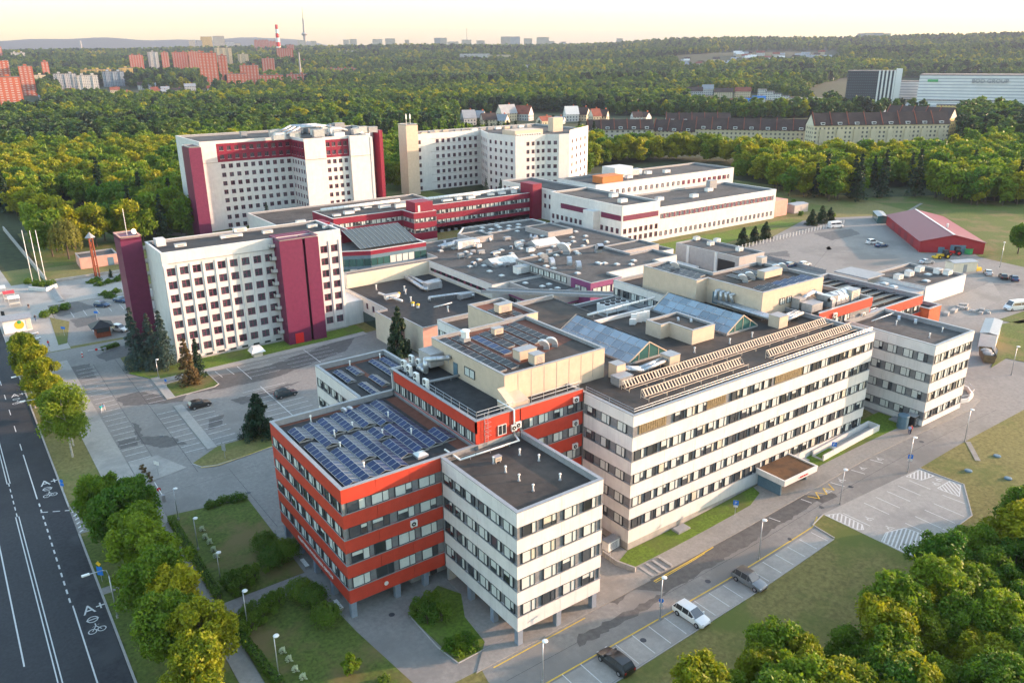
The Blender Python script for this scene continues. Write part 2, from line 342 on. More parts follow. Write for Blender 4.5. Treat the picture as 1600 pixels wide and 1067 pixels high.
# --- main road on the left
road = sheet('road', RX(-58, -36.4, -60, 520), .02, ASPH)
kerb([(-36.35, -60), (-36.35, 55.5)], .25); kerb([(-36.35, 64.5), (-36.35, 134)], .25); kerb([(-36.35, 142), (-36.35, 420)], .25)
sg = []
for X in (-43.15, -42.75): sg += [((X, 18), (X, 66), .13), ((X, 78), (X, 300), .13)]
y = 66.0
while y < 78: sg += [((-42.95, y), (-42.95, y+1.2), .14)]; y += 2.2
sg += [((-39.7, 20), (-39.7, 38.5), .16), ((-39.9, 70), (-39.9, 88), .16), ((-45.8, 30), (-45.8, 300), .16)]
y = 39.3
while y < 69: sg += [((-39.85, y), (-39.85, y+1.1), .2)]; y += 2.15
y = 90.0
while y < 300: sg += [((-39.9, y), (-39.9, y+3), .14)]; y += 9
sg += [((-40+i*1.5, 65.3-i*.8), (-39.1+i*1.5, 64.8-i*.8), .2) for i in range(4)]
lines('painted_lines', sg, .028, PAINT, road)
sheet('repaired_surface', RX(-39.4, -36.6, 10, 64), .024, mat('fresh_asphalt', (.030, .032, .037), .8, .25, 2, bump=.3, big=.4, bigscale=.12, bigcol=(.05, .052, .056)), parent=road)
def flat_text(s, size, x, y, ang, parent, name, m=PAINT, sy=1.0):
    me = text_mesh(s, size, .002); me.materials.clear(); me.materials.append(m)
    o = put(name, me, parent, (x, y, hz(x)+.036)); o.rotation_euler[2] = ang; o.scale = (1, sy, 1); return o
def ring(mb, x, y, r, t, z, n=14):
    for i in range(n):
        a, b = 2*math.pi*i/n, 2*math.pi*(i+1)/n
        mb.quad(*[(x+q*math.cos(c), y+q*math.sin(c), z) for q, c in ((r, a), (r+t, a), (r+t, b), (r, b))])
for yy in (36.2, 74.5, 118):
    flat_text('A+', 2.1, -38.95, yy-.6, 0, road, 'bus_lane_letters', sy=1.25)
    mb = MB(); ring(mb, -38.2, yy-2.0, .5, .14, .036); mb.quad((-38.9, yy-2.05, .036), (-37.5, yy-2.05, .036), (-37.5, yy-1.9, .036), (-38.9, yy-1.9, .036))
    part('car_symbol', mb, PAINT, road)
    mb = MB(); ring(mb, -38.6, yy-4.4, .38, .12, .036); ring(mb, -37.6, yy-4.4, .38, .12, .036)
    for a, b in (((-38.6, -4.4), (-38.1, -3.5)), ((-37.6, -4.4), (-38.1, -3.5)), ((-38.1, -3.5), (-38.1, -2.95)), ((-38.5, -3.6), (-37.7, -3.3))):
        mb.quad((a[0]-.06, yy+a[1], .036), (a[0]+.06, yy+a[1], .036), (b[0]+.06, yy+b[1], .036), (b[0]-.06, yy+b[1], .036))
    part('motorcycle_symbol', mb, PAINT, road)
# --- left car park and street
lot = sheet('car_park', [(-26.3, 8), (-26.6, 134), (-36.4, 134.5), (-36.4, 142), (-4, 142), (-4, 136), (-16.5, 133), (-17, 117), (-12.5, 109.8), (38, 110.5), (38, 41), (23, 41), (23, -.3), (-26.3, -.3)], .02, ASPG)
street = sheet('street', RX(-36.45, -26.2, 55.5, 64.5), .022, ASPG)
flat_sg = [((-36.2, 56+i*1.3), (-35.7, 56.4+i*1.3), .25) for i in range(6)]+[((-27.6, 55.8+i*1.25), (-27.6, 56.5+i*1.25), .5) for i in range(7)]
lines('painted_lines', flat_sg, .03, PAINT, street)
sheet('pavement', [(-30.6, 64.6), (-26.2, 64.6), (-26.6, 134), (-31, 134)], .10, PAVL, .12)
sheet('verge', RX(-36.2, -30.6, 66, 133.5), .06, DRYG, .08)
sheet('verge', RX(-36.2, -27.4, -30, 54.5), .06, GRASS, .08)
sheet('pavement', RX(-27.35, -25.2, -30, 55.3), .09, PAVE, .10)
sheet('lawn', [(-25.1, 27.9), (-25.1, 53), (-13.9, 50.9), (-14.1, 27.9)], .08, GRASS, .10)
sheet('lawn', [(-25.1, -12), (-25.1, 24.6), (-14.3, 24.6), (-13.6, 13.4), (-12.2, 1.5), (-8, -12)], .08, GRASS, .10)
sheet('pavement', [(-36.3, 40), (-27.4, 40), (-27.4, 38.5), (-36.3, 38.5)], .085, PAVE, .08)
# lawn by the white block and courtyards
sheet('lawn', [G2(640, 962), G2(684, 915), G2(755, 940), G2(786, 999), G2(716, 1036)], .08, GRASSG, .09)
kerb([G2(640, 962), G2(684, 1011), G2(716, 1036), G2(786, 999)], .12, .1)
isl = [(-17.6, 67.3), (-16.7, 65.2), (-14.4, 64.3), (-4.7, 65.2), (-2.2, 65.9), (0, 66.5), (0, 71.3), (-12.3, 71.2)]
sheet('verge', isl, .10, DRYG, .10); kerb(isl[:6], .2, .14)
lines('kerb_line', [((-16.9, 64.9), (-14.3, 64.0), .15), ((-14.3, 64.0), (0, 66.1), .15)], .16, PAINTY, lot)
sheet('pavement', [(-26.15, 64.9), (-18.6, 66.5), (-20, 70), (-21.5, 74), (-26.1, 74.2)], .07, PAVL, .07)
isl2 = [(-12.8, 105.9), (-12.8, 97.9), (-4.6, 98.6), (-3.5, 99.6), (-3.6, 107.7)]
sheet('verge', isl2, .10, GRASS, .10); kerb(isl2, .2, .14, True)
sheet('lawn', [(-17.3, 117.2), (-13.5, 109.9), (-2.5, 109.9), (35.5, 111.9), (35.5, 117.3)], .09, GRASSG, .09)
sheet('pavement', [(-3.4, 107.8), (35, 109.3), (35, 111.6), (-3.4, 109.8), (-13, 109.8), (-13, 107.2)], .11, PAVL, .1)
for a in (RX(-14.05, -12.4, 71, 93.4), RX(-14.15, -12.5, 97.7, 111.2)): sheet('walkway_divider', a, .13, PAVL, .12)
sg = []
y = 74.4
while y < 128: sg.append(((-26.0, y), (-22.5, y), .11)); y += 2.45
y = 72.2
while y < 93.4: sg.append(((-17.5, y), (-14.2, y), .11)); sg.append(((-12.2, y), (-8.2, y), .11)); y += 2.4
y = 97.9
while y < 109: sg.append(((-17.6, y), (-14.3, y), .1)); y += 2.4
y = 78.0
while y < 93: sg += [((-1, y), (8, y), .11)]; y += 2.35
sg += [((3, 75.6), (3, 93.2), .14)]
for x in (-3, -.5): sg.append(((x+1, 107.4), (x+1.3, 103), .13))
sg.append(((2.8, 107.5), (2.9, 98.2), .14)); sg.append(((18.5, 108.6), (18.4, 98.6), .14))
y = 99.6
while y < 107: sg += [((3, y), (9.5, y), .1), ((12, y), (24, y), .1)]; y += 2.35
lines('painted_lines', sg, .028, PAINT, lot)
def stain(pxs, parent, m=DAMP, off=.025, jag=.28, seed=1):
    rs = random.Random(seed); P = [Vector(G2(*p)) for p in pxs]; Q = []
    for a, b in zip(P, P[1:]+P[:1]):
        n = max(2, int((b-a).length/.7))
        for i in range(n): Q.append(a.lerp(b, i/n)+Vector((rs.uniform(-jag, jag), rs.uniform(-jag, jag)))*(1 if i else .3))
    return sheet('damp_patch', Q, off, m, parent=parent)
for i, s in enumerate([[(180, 622), (215, 612), (255, 618), (300, 600), (285, 628), (240, 632), (195, 634)], [(206, 660), (218, 664), (222, 682), (262, 680), (292, 694), (250, 700), (214, 690)],
          [(330, 590), (420, 572), (520, 535), (560, 520), (540, 548), (430, 590), (345, 608), (280, 618), (300, 604)], [(360, 625), (470, 595), (440, 612), (380, 632)], [(325, 655), (350, 648), (345, 664), (325, 672)],
          [(105, 575), (140, 568), (150, 590), (118, 592)], [(182, 690), (212, 684), (216, 695), (188, 702)], [(150, 555), (235, 525), (262, 520), (240, 545), (165, 565)]]): stain(s, lot, seed=i)
mb_seams = [((-17.6, 64), (-17.8, 128), .06), ((-22.3, 66), (-22.3, 128), .05), ((-8, 75), (22, 76), .05), ((-7, 96), (30, 97.5), .05), ((-13, 40.5), (-13.2, 62), .05), ((-26, 60), (-1, 60.5), .04)]
lines('asphalt_joints', mb_seams, .0265, ASPH, lot)
for u_, v_ in ((270, 737), (388, 770), (252, 682), (320, 690), (612, 960), (500, 890)):
    p_ = G(u_, v_); part('manhole_cover', MB().tube((p_.x, p_.y, p_.z), (p_.x, p_.y, p_.z+.03), .38, 14), DARKF, lot)
# upper car park, plaza and cross street
up = sheet('car_park', [(-24.5, 144), (-4.5, 143), (3, 150), (3, 184), (-24, 184)], .024, ASPG)
sheet('paving', [(-36.2, 142.5), (-24.6, 142.5), (-24.2, 184.2), (3, 184.2), (3, 214), (-30, 214), (-33, 300), (-36.2, 300)], .05, PAVL, .05)
sheet('lawn', [(-26.6, 146.5), (-24.7, 147), (-21.6, 165), (-25.2, 172)], .09, DRYG, .06)
sg = [((x, 168), (x, 174), .1) for x in (-20, -17, -14, -11, -8, -5, -2)]+[((x, 150), (x, 155), .1) for x in (-18, -15.5, -13, -10)]
lines('painted_lines', sg, .03, PAINT, up)
for i, s in enumerate([[(60, 480), (120, 470), (150, 480), (95, 495)], [(110, 500), (150, 492), (160, 505), (120, 512)]]): stain(s, up, off=.029, seed=30+i)
mb = MB()
for i in range(5): mb.box(-21.6+i*.35, -21.2+i*.35, 186, 207, 0, .12+.10*i)
st = put('steps', mb.mesh('steps', CONC, (-21, 196, 0)), None, (-21, 196, 0)); tag(st, kind='structure')
# --- front street, parking bays, right-hand yard
fr = sheet('road', [(-8, -12.5), (5, -10.4), (47, -8.9), (47.6, -5.2), (50.9, -4.6), (72.6, -6.8), (108, -6.9), (135, -20), (160, -10), (214, 30), (225.4, 58), (210, 67.5), (246, 97), (264, 108), (240, 119), (217, 117), (173, 107), (128, 100), (100, 60), (84, 6), (23, 6), (-5, .5)], .02, ASPG)
bays = sheet('parking_bays', [(-8, -11.5), (5, -10.3), (46.8, -9.0), (47.2, -6.0), (-8, -6.6)], .026, PAVL)
sg = [((x, -6.2), (x, -10.2+.03*x), .1) for x in np.arange(-1.2, 47, 2.62)]
lines('painted_lines', sg, .032, PAINT, bays)
lines('yellow_kerb_line', [((-8, -6.3), (47.2, -5.55), .16), ((47.2, -5.55), (49.8, -4.5), .16), ((-4, -.95), (9.5, -.62), .14), ((21.2, -.45), (33, .0), .16), ((21.2, -.75), (31, -.25), .1)], .034, PAINTY, fr)
p2 = sheet('parking_bays', [(50.9, -4.6), (72.6, -6.8), (73, -13.4), (66, -18), (51.1, -17.9)], .028, PAVL)
kerb([(47.2, -9.0), (47.6, -5.3), (50.9, -4.7)], .15, .1); kerb([(51, -18), (66, -18.1), (73.1, -13.4), (72.7, -6.8)], .15, .1); kerb([(-8, -11.6), (5, -10.5), (46.9, -9.1)], .15, .1)
sg = [((x, -6.3-.09*(x-53)), (x, -10.5-.03*(x-53)), .12) for x in (53.3, 57.8, 60.4, 63, 65.6, 68.2)]+[((x, -13.2), (x, -17.5), .12) for x in (57.5, 60.0, 62.5, 65.0)]+[((68, -12.9), (68.2, -16), .12)]
def hatch(poly, step, ang, wd):
    out = []; P = [Vector(p) for p in poly]; u = Vector((math.cos(ang), math.sin(ang))); n = Vector((-u.y, u.x)); ds = [p.dot(n) for p in P]; d = min(ds)+step/2
    while d < max(ds):
        hit = []
        for a, b in zip(P, P[1:]+P[:1]):
            da, db = a.dot(n)-d, b.dot(n)-d
            if da*db < 0: hit.append(a.lerp(b, da/(da-db)))
        if len(hit) == 2: out.append((hit[0], hit[1], wd))
        d += step
    return out+[(a, b, .12) for a, b in zip(P, P[1:]+P[:1])]
sg += hatch([(51.0, -5.0), (52.9, -6.1), (52.8, -9.6), (51.9, -10.4), (51.2, -9.8)], .55, .5, .2)
sg += hatch([(51.3, -13.4), (53.6, -12.7), (56.4, -13.8), (57.2, -17.7), (51.3, -17.7)], .5, .35, .2)
sg += hatch([(68.9, -6.8), (72.3, -7.1), (72.2, -9.4), (69.6, -8.8)], .5, .5, .2); sg += hatch([(69.2, -11.5), (72.6, -11.6), (72.6, -13.2), (69.4, -14.6)], .5, .9, .18)
for x, y in ((54.5, -9.3), (54.6, -12.3), (70, -10.6), (71.4, -10.2), (60.5, -1.0), (66, -1.1), (70.5, -1.2), (56.4, -1.4)):
    sg += [((x, y), (x+.5, y-.2), .12), ((x+.25, y-.1), (x+.35, y+.5), .12), ((x+.5, y-.2), (x+.7, y-.6), .12), ((x, y+.1), (x-.2, y-.4), .1), ((x-.2, y-.4), (x+.3, y-.55), .1)]
lines('painted_lines', sg, .034, PAINT, p2)
sg = [((44.5, -.3), (44.9, -1.9), .14), ((51.9, -.3), (52.2, -1.9), .14), ((59, -.4), (59.6, -2.4), .14), ((64.5, -.4), (65, -2.4), .14), ((69.5, -.5), (70, -2.4), .14)]
lines('painted_lines', sg, .034, PAINT, fr)
zz = [(53.2, -.5), (54.0, -2.0), (55.0, -.6), (55.8, -2.0), (56.8, -.6), (57.6, -2.0), (58.4, -.5)]
lines('zigzag_line', [(a, b, .16) for a, b in zip(zz, zz[1:])], .034, PAINTY, fr)
sw = [(-6, -.55), (9, -.25), (21, -.15), (21, .1), (33, .15), (47, .1), (60, 0), (71, -.1), (86, -.9), (100, -1.3), (106, -.2), (106, 2.2), (84, 5.8), (60, 3.2), (50, 6.2), (23, 5.6), (23, 16), (12.4, 16), (12.4, 15.9), (0, 15.9), (0, 12), (-2, 8), (-2.5, 3)]
sheet('pavement', sw, .10, PAVE, .10)
sheet('lawn', [(20.3, 3.1), (45, 3.4), (48.6, 4.6), (49.2, 6.35), (23.1, 6.35), (20.3, 5.2)], .13, GRASSG, .06)
sheet('lawn', [(61, 3.5), (79, 2.7), (85.9, 2.4), (85.9, 8), (77.7, 8), (77.7, 6.35), (61, 6.35)], .13, GRASSG, .06)
for i, s in enumerate([[(905, 1010), (990, 965), (1060, 915), (1150, 862), (1260, 795), (1285, 775), (1215, 770), (1150, 810), (1105, 852), (1040, 885), (985, 920), (1040, 925), (960, 965), (905, 990)],
                       [(1225, 765), (1280, 748), (1370, 702), (1330, 716), (1290, 712), (1240, 735)], [(1300, 700), (1360, 668), (1390, 655), (1370, 690), (1330, 712)], [(940, 935), (985, 920), (965, 945)], [(1270, 778), (1300, 770), (1310, 776), (1285, 786)]]):
    stain(s, fr, seed=50+i, jag=.26)
for u_, v_ in ((1235, 842), (1284, 792), (1106, 908), (1005, 1000), (1440, 690), (1330, 760)):
    p_ = G(u_, v_); part('manhole_cover', MB().tube((p_.x, p_.y, p_.z), (p_.x, p_.y, p_.z+.03), .38, 14), DARKF, fr)
lines('asphalt_joints', [((-4, -3.4), (60, -2.9), .04), ((60, -2.9), (104, -4), .04), ((120, 20), (200, 60), .06), ((130, 60), (205, 95), .06), ((150, 40), (160, 100), .05)], .0225, ASPH, fr)
mb = MB()
for i in range(4): mb.box(21.6+i*1.15, 22.0+i*1.15, .25, 2.7, -.05, .16+.05*i)
tag(put('steps', mb.mesh('steps', CONC, (23, 1, 0)), None, (23, 1, 0)), kind='structure')
for i, s in enumerate([[(1270, 365), (1330, 358), (1345, 366), (1300, 376)], [(1240, 380), (1290, 378), (1300, 390), (1250, 396)], [(1180, 398), (1230, 392), (1235, 402)], [(1320, 372), (1350, 385), (1300, 398), (1290, 388)]]): stain(s, fr, seed=70+i, m=ASPG if i % 2 else DAMP)
sheet('paving', [G2(1480, 470), G2(1550, 440), G2(1568, 468), G2(1500, 498), G2(1475, 490)], .032, PAVE)
lines('drain_grates', [((187+i*2.2, 37.5-i*1.9), (188.2+i*2.2, 36.5-i*1.9), .5) for i in range(6)], .03, BLACKM, fr)
sheet('lawn', [G2(1540, 512), G2(1600, 500), G2(1700, 500), G2(1700, 560), G2(1620, 570), G2(1572, 560), G2(1548, 575), G2(1560, 548)], .1, GRASS, .1)
sheet('lawn', [G2(1560, 500), G2(1620, 480), G2(1660, 500), G2(1590, 506)], .1, GRASS, .1)
sheet('lawn', [(150, 127.5), (226, 128.2), (228, 121), (190, 118), (152, 112)], .06, GRASSG, .05)
sheet('path', [G2(1170, 390), G2(1255, 345), G2(1320, 340), G2(1322, 345), G2(1262, 352), G2(1185, 395)], .07, ASPG)
lines('worn_track', [(G2(1395, 345), G2(1440, 318), 1.2), (G2(1512, 690), G2(1528, 720), .8)], .06, PAVE, fr)
sheet('lawn', RX(-20, 60, 232, 300), .03, GRASS); sheet('lawn', RX(100, 150, 240, 330), .03, GRASS)
sheet('path', [G2(60, 345), G2(140, 350), G2(290, 365), G2(290, 370), G2(140, 358), G2(60, 352)], .06, PAVE)
sheet('meadow', [G2(1340, 310), G2(1480, 305), G2(1640, 325), G2(1700, 440), G2(1530, 402), G2(1440, 335)], .03, GRASS)
# ================================================================= BUILDING KIT
def inset(poly, d):
    P = [Vector(p) for p in poly]; n = len(P); out = []
    for i in range(n):
        a, b, c = P[i-1], P[i], P[(i+1) % n]; u, v = (b-a).normalized(), (c-b).normalized()
        n1, n2 = Vector((-u.y, u.x)), Vector((-v.y, v.x)); k = 1+n1.dot(n2)
        out.append(tuple(b+(n1+n2)*d/max(k, .2)))
    return out
def roof_flat(parent, poly, zt, ph=.7, roofm=None, capm=None, th=.4, edges=None, wallm=None):
    roofm = roofm or ROOF; capm = capm or CAPM; inn = inset(poly, th); n = len(poly); edges = range(n) if edges is None else edges
    mb = MB().add([(x, y, zt-ph) for x, y in inset(poly, .12)], [tuple(range(n))]); part('roof', mb, roofm, parent)
    if not ph: return
    mb = MB(); out2 = inset(poly, -.05); in2 = inset(poly, th+.04)
    for i in edges:
        j = (i+1) % n; a, b, c, d = poly[i], poly[j], inn[j], inn[i]
        mb.quad((*d, zt-ph), (*c, zt-ph), (*c, zt), (*d, zt), 1)
        a, b, c, d = out2[i], out2[j], in2[j], in2[i]
        mb.add([(*q, zt) for q in (a, b, c, d)]+[(*q, zt+.09) for q in (a, b, c, d)], [(0, 3, 2, 1), (4, 5, 6, 7), (0, 1, 5, 4), (2, 3, 7, 6), (1, 2, 6, 5), (3, 0, 4, 7)], 0)
        if len(list(edges)) < n:                       # open ends
            for q, r in ((poly[i], inn[i]), (poly[j], inn[j])): mb.quad((*q, zt-ph), (*r, zt-ph), (*r, zt), (*q, zt), 1)
    part('parapet', mb, [capm, wallm or GREYM], parent)
def walls(parent, poly, z0, z1, m, skip=(), name='wall'):
    n = len(poly)
    for i in range(n):
        if i in skip: continue
        a, b = poly[i], poly[(i+1) % n]; mm = m[i] if isinstance(m, dict) else m
        if mm is None: continue
        part(name, MB().quad((*a, z0), (*b, z0), (*b, z1), (*a, z1)), mm, parent)
_WM = {}
def frame_mesh(ww, wh, split, m=None, th=.07):
    k = ('f', round(ww, 2), round(wh, 2), round(split, 2), (m or DARKF).name)
    if k not in _WM:
        mb = MB()
        for x0, x1, z0, z1 in ((0, ww, 0, th), (0, ww, wh-th, wh), (0, th, th, wh-th), (ww-th, ww, th, wh-th), (split-th/2, split+th/2, th, wh-th)): mb.box(x0, x1, -.10, .04, z0, z1)
        _WM[k] = mb.mesh('window', m or DARKF)
    return _WM[k]
def pane_mesh(w_, h_, kind):
    k = ('p', round(w_, 2), round(h_, 2), kind)
    if k not in _WM:
        mb = MB(); g = 1 if kind.startswith('half') else 0; bl = BLINDY if kind.endswith('y') else BLIND
        if kind == 'glass': mb.quad((0, 0, 0), (w_, 0, 0), (w_, 0, h_), (0, 0, h_)); ms = [GLASS]
        elif kind in ('blind', 'blindy'): mb.quad((0, 0, 0), (w_, 0, 0), (w_, 0, h_), (0, 0, h_)); ms = [bl]
        else:
            s = h_*(.35 if kind[4] == 'a' else .65); mb.quad((0, 0, 0), (w_, 0, 0), (w_, 0, s), (0, 0, s), 0); mb.quad((0, 0, s), (w_, 0, s), (w_, 0, h_), (0, 0, h_), 1); ms = [GLASS, bl]
        _WM[k] = mb.mesh('pane', ms)
    return _WM[k]
def banded(parent, p0, p1, z0, z1, strips, spm, mod=2.3, a=1.15, b=.5, npan=4, rs=None, span=None, dep=.22, blind=.58, lou=None, warm=False, margin=.35, first=0):
    """ribbon facade: proud spandrel panels, recessed window strips with windows and infills"""
    rs = rs or random.Random(3); p0, p1 = Vector(p0), Vector(p1); L = (p1-p0).length; u = (p1-p0)/L; n = Vector((u.y, -u.x)); rz = math.atan2(u.y, u.x)
    def P(s, d=0): q = p0+u*s+n*d; return q.x, q.y
    zs = [z1]
    for c, d in strips: zs += [d, c]
    zs.append(z0); cuts = [dep]+[L*i/npan for i in range(1, npan+1)]
    for i in range(0, len(zs), 2):
        zt, zb = zs[i], zs[i+1]
        if zt-zb < .15: continue
        for s0, s1 in zip(cuts, cuts[1:]):
            g0 = .015 if s0 > dep else 0; o = P(s0+g0, -dep); ln = s1-s0-g0-(.015 if s1 < L-.01 else 0)
            part('panel', MB().obox((*o, zb), (*(u*ln), 0), (*(n*dep), 0), (0, 0, zt-zb)), spm, parent)
    s_lo, s_hi = span or (0, L)
    for si, (c, d) in enumerate(strips):
        h = d-c
        part('infill_strip', MB().quad((*P(dep-.02, -dep+.03), c), (*P(L-dep+.02, -dep+.03), c), (*P(L-dep+.02, -dep+.03), d), (*P(dep-.02, -dep+.03), d)), DARKI, parent); part('corner_post', MB().obox((*P(.03, -dep-.04), c), (*(u*(dep+.1)), 0), (*(n*(dep+.01)), 0), (0, 0, h)), DARKI, parent)
        o = P(.075, -.05); part('sill', MB().obox((*o, c-.05), (*(u*(L-.005)), 0), (*(n*.12), 0), (0, 0, .09)), CAPM, parent)
        if si < first: continue
        runs = [(s_lo, s_hi)]
        if lou and si in lou:
            for l0, l1 in lou[si]:
                mb = MB(); s = l0
                while s < l1-.1: mb.obox((*P(s, -dep+.04), c+.06), (*(u*.34), 0), (*(n*.1), 0), (0, 0, h-.1)); s += .42
                part('louvre_panel', mb, LAMEL, parent)
        nm = max(1, int((s_hi-s_lo-2*margin)/mod)); mw = (s_hi-s_lo-2*margin)/nm
        for k in range(nm):
            s = s_lo+margin+k*mw+(mw-a-b-.1)*.3
            if lou and si in lou and any(l0 < s+1 < l1 for l0, l1 in lou[si]): continue
            wob = rs.uniform(-.12, .12); q = P(s+wob, -dep+.14)
            f = put('window', frame_mesh(a+b+.1, h-.06, a), parent, (*q, c+.04), rz)
            for x0, pw in ((.07, a-.105), (a+.035, b-.005)):
                r = rs.random(); kind = 'blind' if r < blind else ('halfa' if r < blind+.1 else ('halfb' if r < blind+.18 else 'glass'))
                if warm and kind != 'glass' and rs.random() < .14: kind += 'y' if kind == 'blind' or len(kind) == 5 else ''
                put('pane', pane_mesh(pw, h-.06-.14, kind), f, (x0, -.04, .07), 0, world=False)
def wallgrid(parent, p0, p1, z0, z1, xs, ww, zs, wh, m, win, skip=(), name='wall', dep=.25, wname='window'):
    """wall with real window openings, a window set back in each"""
    p0, p1 = Vector(p0), Vector(p1); L = (p1-p0).length; u = (p1-p0)/L; n = Vector((u.y, -u.x)); rz = math.atan2(u.y, u.x)
    cx = sorted({0.0, L} | {round(x-ww/2, 3) for x in xs} | {round(x+ww/2, 3) for x in xs}); cz = sorted({z0, z1} | {round(z, 3) for z in zs} | {round(z+wh, 3) for z in zs})
    hx = {round(x-ww/2, 3): i for i, x in enumerate(xs)}; hzz = {round(z, 3): i for i, z in enumerate(zs)}
    mb = MB(); P = lambda s, z, d=0: (*(p0+u*s+n*d), z)
    for xa, xb in zip(cx, cx[1:]):
        run = None
        for za, zb in zip(cz, cz[1:]):
            if xa in hx and za in hzz and (hx[xa], hzz[za]) not in skip:
                if run is not None: mb.quad(P(xa, run), P(xb, run), P(xb, za), P(xa, za)); run = None
                for A, B in (((xa, za), (xb, za)), ((xb, za), (xb, zb)), ((xb, zb), (xa, zb)), ((xa, zb), (xa, za))):
                    mb.quad(P(*A), P(*B), P(*B, -dep), P(*A, -dep))
                put(wname, win, parent, P(xa, za, -dep+.05), rz)
            elif run is None: run = za
        if run is not None: mb.quad(P(xa, run), P(xb, run), P(xb, z1), P(xa, z1))
    return part(name, mb, m, parent)
def cross_window(ww, wh, fr, kind=0, gl=None):
    k = ('c', ww, wh, fr.name, kind)
    if k not in _WM:
        mb = MB(); t = .13
        for x0, x1, z0, z1 in ((0, ww, 0, t), (0, ww, wh-t, wh), (0, t, t, wh-t), (ww-t, ww, t, wh-t), (ww*.5-t/2, ww*.5+t/2, t, wh-t), (t, ww*.5, wh*.62, wh*.62+t)): mb.box(x0, x1, -.03, .1, z0, z1, 0)
        mb.quad((t, .03, t), (ww-t, .03, t), (ww-t, .03, wh-t), (t, .03, wh-t), 1)
        if kind == 1: mb.quad((ww*.52, .02, t), (ww-t, .02, t), (ww-t, .02, wh*.8), (ww*.52, .02, wh*.8), 2)
        mb.box(-.06, ww+.06, -.26, .0, -.07, -.01, 3)
        _WM[k] = mb.mesh('window', [fr, gl or GLASS, BLIND, FRAMEW])
    return _WM[k]
def solar_row(x0, x1, y0, y1, z, along, pl, label, group, m=PVB, tilt=.16, tent=True, hgt=.22):
    """row of tilted panels; along='y': runs along Y, width in X"""
    t = thing('solar_panel_row', label, 'solar panels', ((x0+x1)/2, (y0+y1)/2, z), group)
    ln = (y1-y0) if along == 'y' else (x1-x0); n = max(1, round(ln/pl)); p = ln/n; wd = (x1-x0) if along == 'y' else (y1-y0); half = wd/2 if tent else wd
    k = ('pv', round(p, 2), round(wd, 2), m.name, tent)
    if k not in _WM:
        ms = []
        for side in ((0, 1) if tent else (0,)):
            mb = MB(); a, b = (.02, half-.01) if side == 0 else (half+.01, wd-.02); za, zb = (hgt, hgt+tilt*half/.5) if side == 0 else (hgt+tilt*half/.5, hgt)
            g = .02
            mb.add([(a, g, za), (b, g, zb), (b, p-g, zb), (a, p-g, za), (a, g, za-.05), (b, g, zb-.05), (b, p-g, zb-.05), (a, p-g, za-.05)], [(3, 0, 4, 7), (0, 1, 5, 4), (1, 2, 6, 5), (2, 3, 7, 6), (7, 4, 5, 6)], 1)
            mb.add([(a, g, za), (b, g, zb), (b, p-g, zb), (a, p-g, za)], [(0, 1, 2, 3)], 1)
            e = .035; f = lambda x: za+(zb-za)*(x-a)/(b-a)
            mb.add([(a+e, g+e, f(a+e)+.006), (b-e, g+e, f(b-e)+.006), (b-e, p-g-e, f(b-e)+.006), (a+e, p-g-e, f(a+e)+.006)], [(0, 1, 2, 3)], 0)
            ms.append(mb.mesh('panel', [m, PVF]))
        _WM[k] = ms
    for i in range(n):
        for me in _WM[k]:
            if along == 'y': put('panel', me, t, (x0, y0+i*p, z))
            else:
                o = put('panel', me, t, (x0+i*p, y1, z)); o.rotation_euler[2] = -math.pi/2
    for s in ([0, ln] if ln < 5 else [0, ln/2, ln]):
        mb = MB(); c = (y0 if along == 'y' else x0)+min(max(s, .1), ln-.1)
        if along == 'y': mb.box(x0+.05, x1-.05, c-.05, c+.05, z, z+hgt-.04)
        else: mb.box(c-.05, c+.05, y0+.05, y1-.05, z, z+hgt-.04)
        part('rail', mb, PVF, t)
    return t
S4 = [(14.25, 15.7), (10.9, 12.4), (7.5, 9.1), (4.15, 5.7)]
rs = random.Random(5)
# ================================================================= MODERN CLINIC
# white block on pillars
b = thing('clinic_block', 'square white striped office block on grey pillars beside the red block', 'building', (6, 8, 0))
po = RX(0, 12.3, 0, 15.7); walls(b, inset(po, .2), 2.25, 16.9, DARKI); part('soffit', MB().add([(x, y, 2.22) for x, y in po], [(3, 2, 1, 0)]), CONC, b)
banded(b, (0, 15.7), (0, 0), 2.2, 17.5, S4, WHITE, 2.2, 1.2, .55, 2, rs, blind=.66); banded(b, (0, 0), (12.3, 0), 2.2, 17.5, S4, WHITE, 2.35, 1.25, .55, 2, rs, blind=.7, warm=True)
banded(b, (12.3, 0), (12.3, 15.7), 2.2, 17.5, S4, WHITE, 2.4, 1.1, .5, 2, rs)
roof_flat(b, po, 17.5, .75, ROOFB, edges=[0, 1, 3])
for x, y in ((.5, .5), (6.1, .5), (11.6, .5), (.5, 5.4), (.5, 10.4), (11.6, 8), (6.1, 8)): part('pillar', MB().box(x-.35, x+.35, y-.35, y+.35, -.02, 2.25), PILLAR, b)
part('back_wall', MB().box(.2, 12.1, 15.2, 15.6, 0, 2.2), CONC, b)
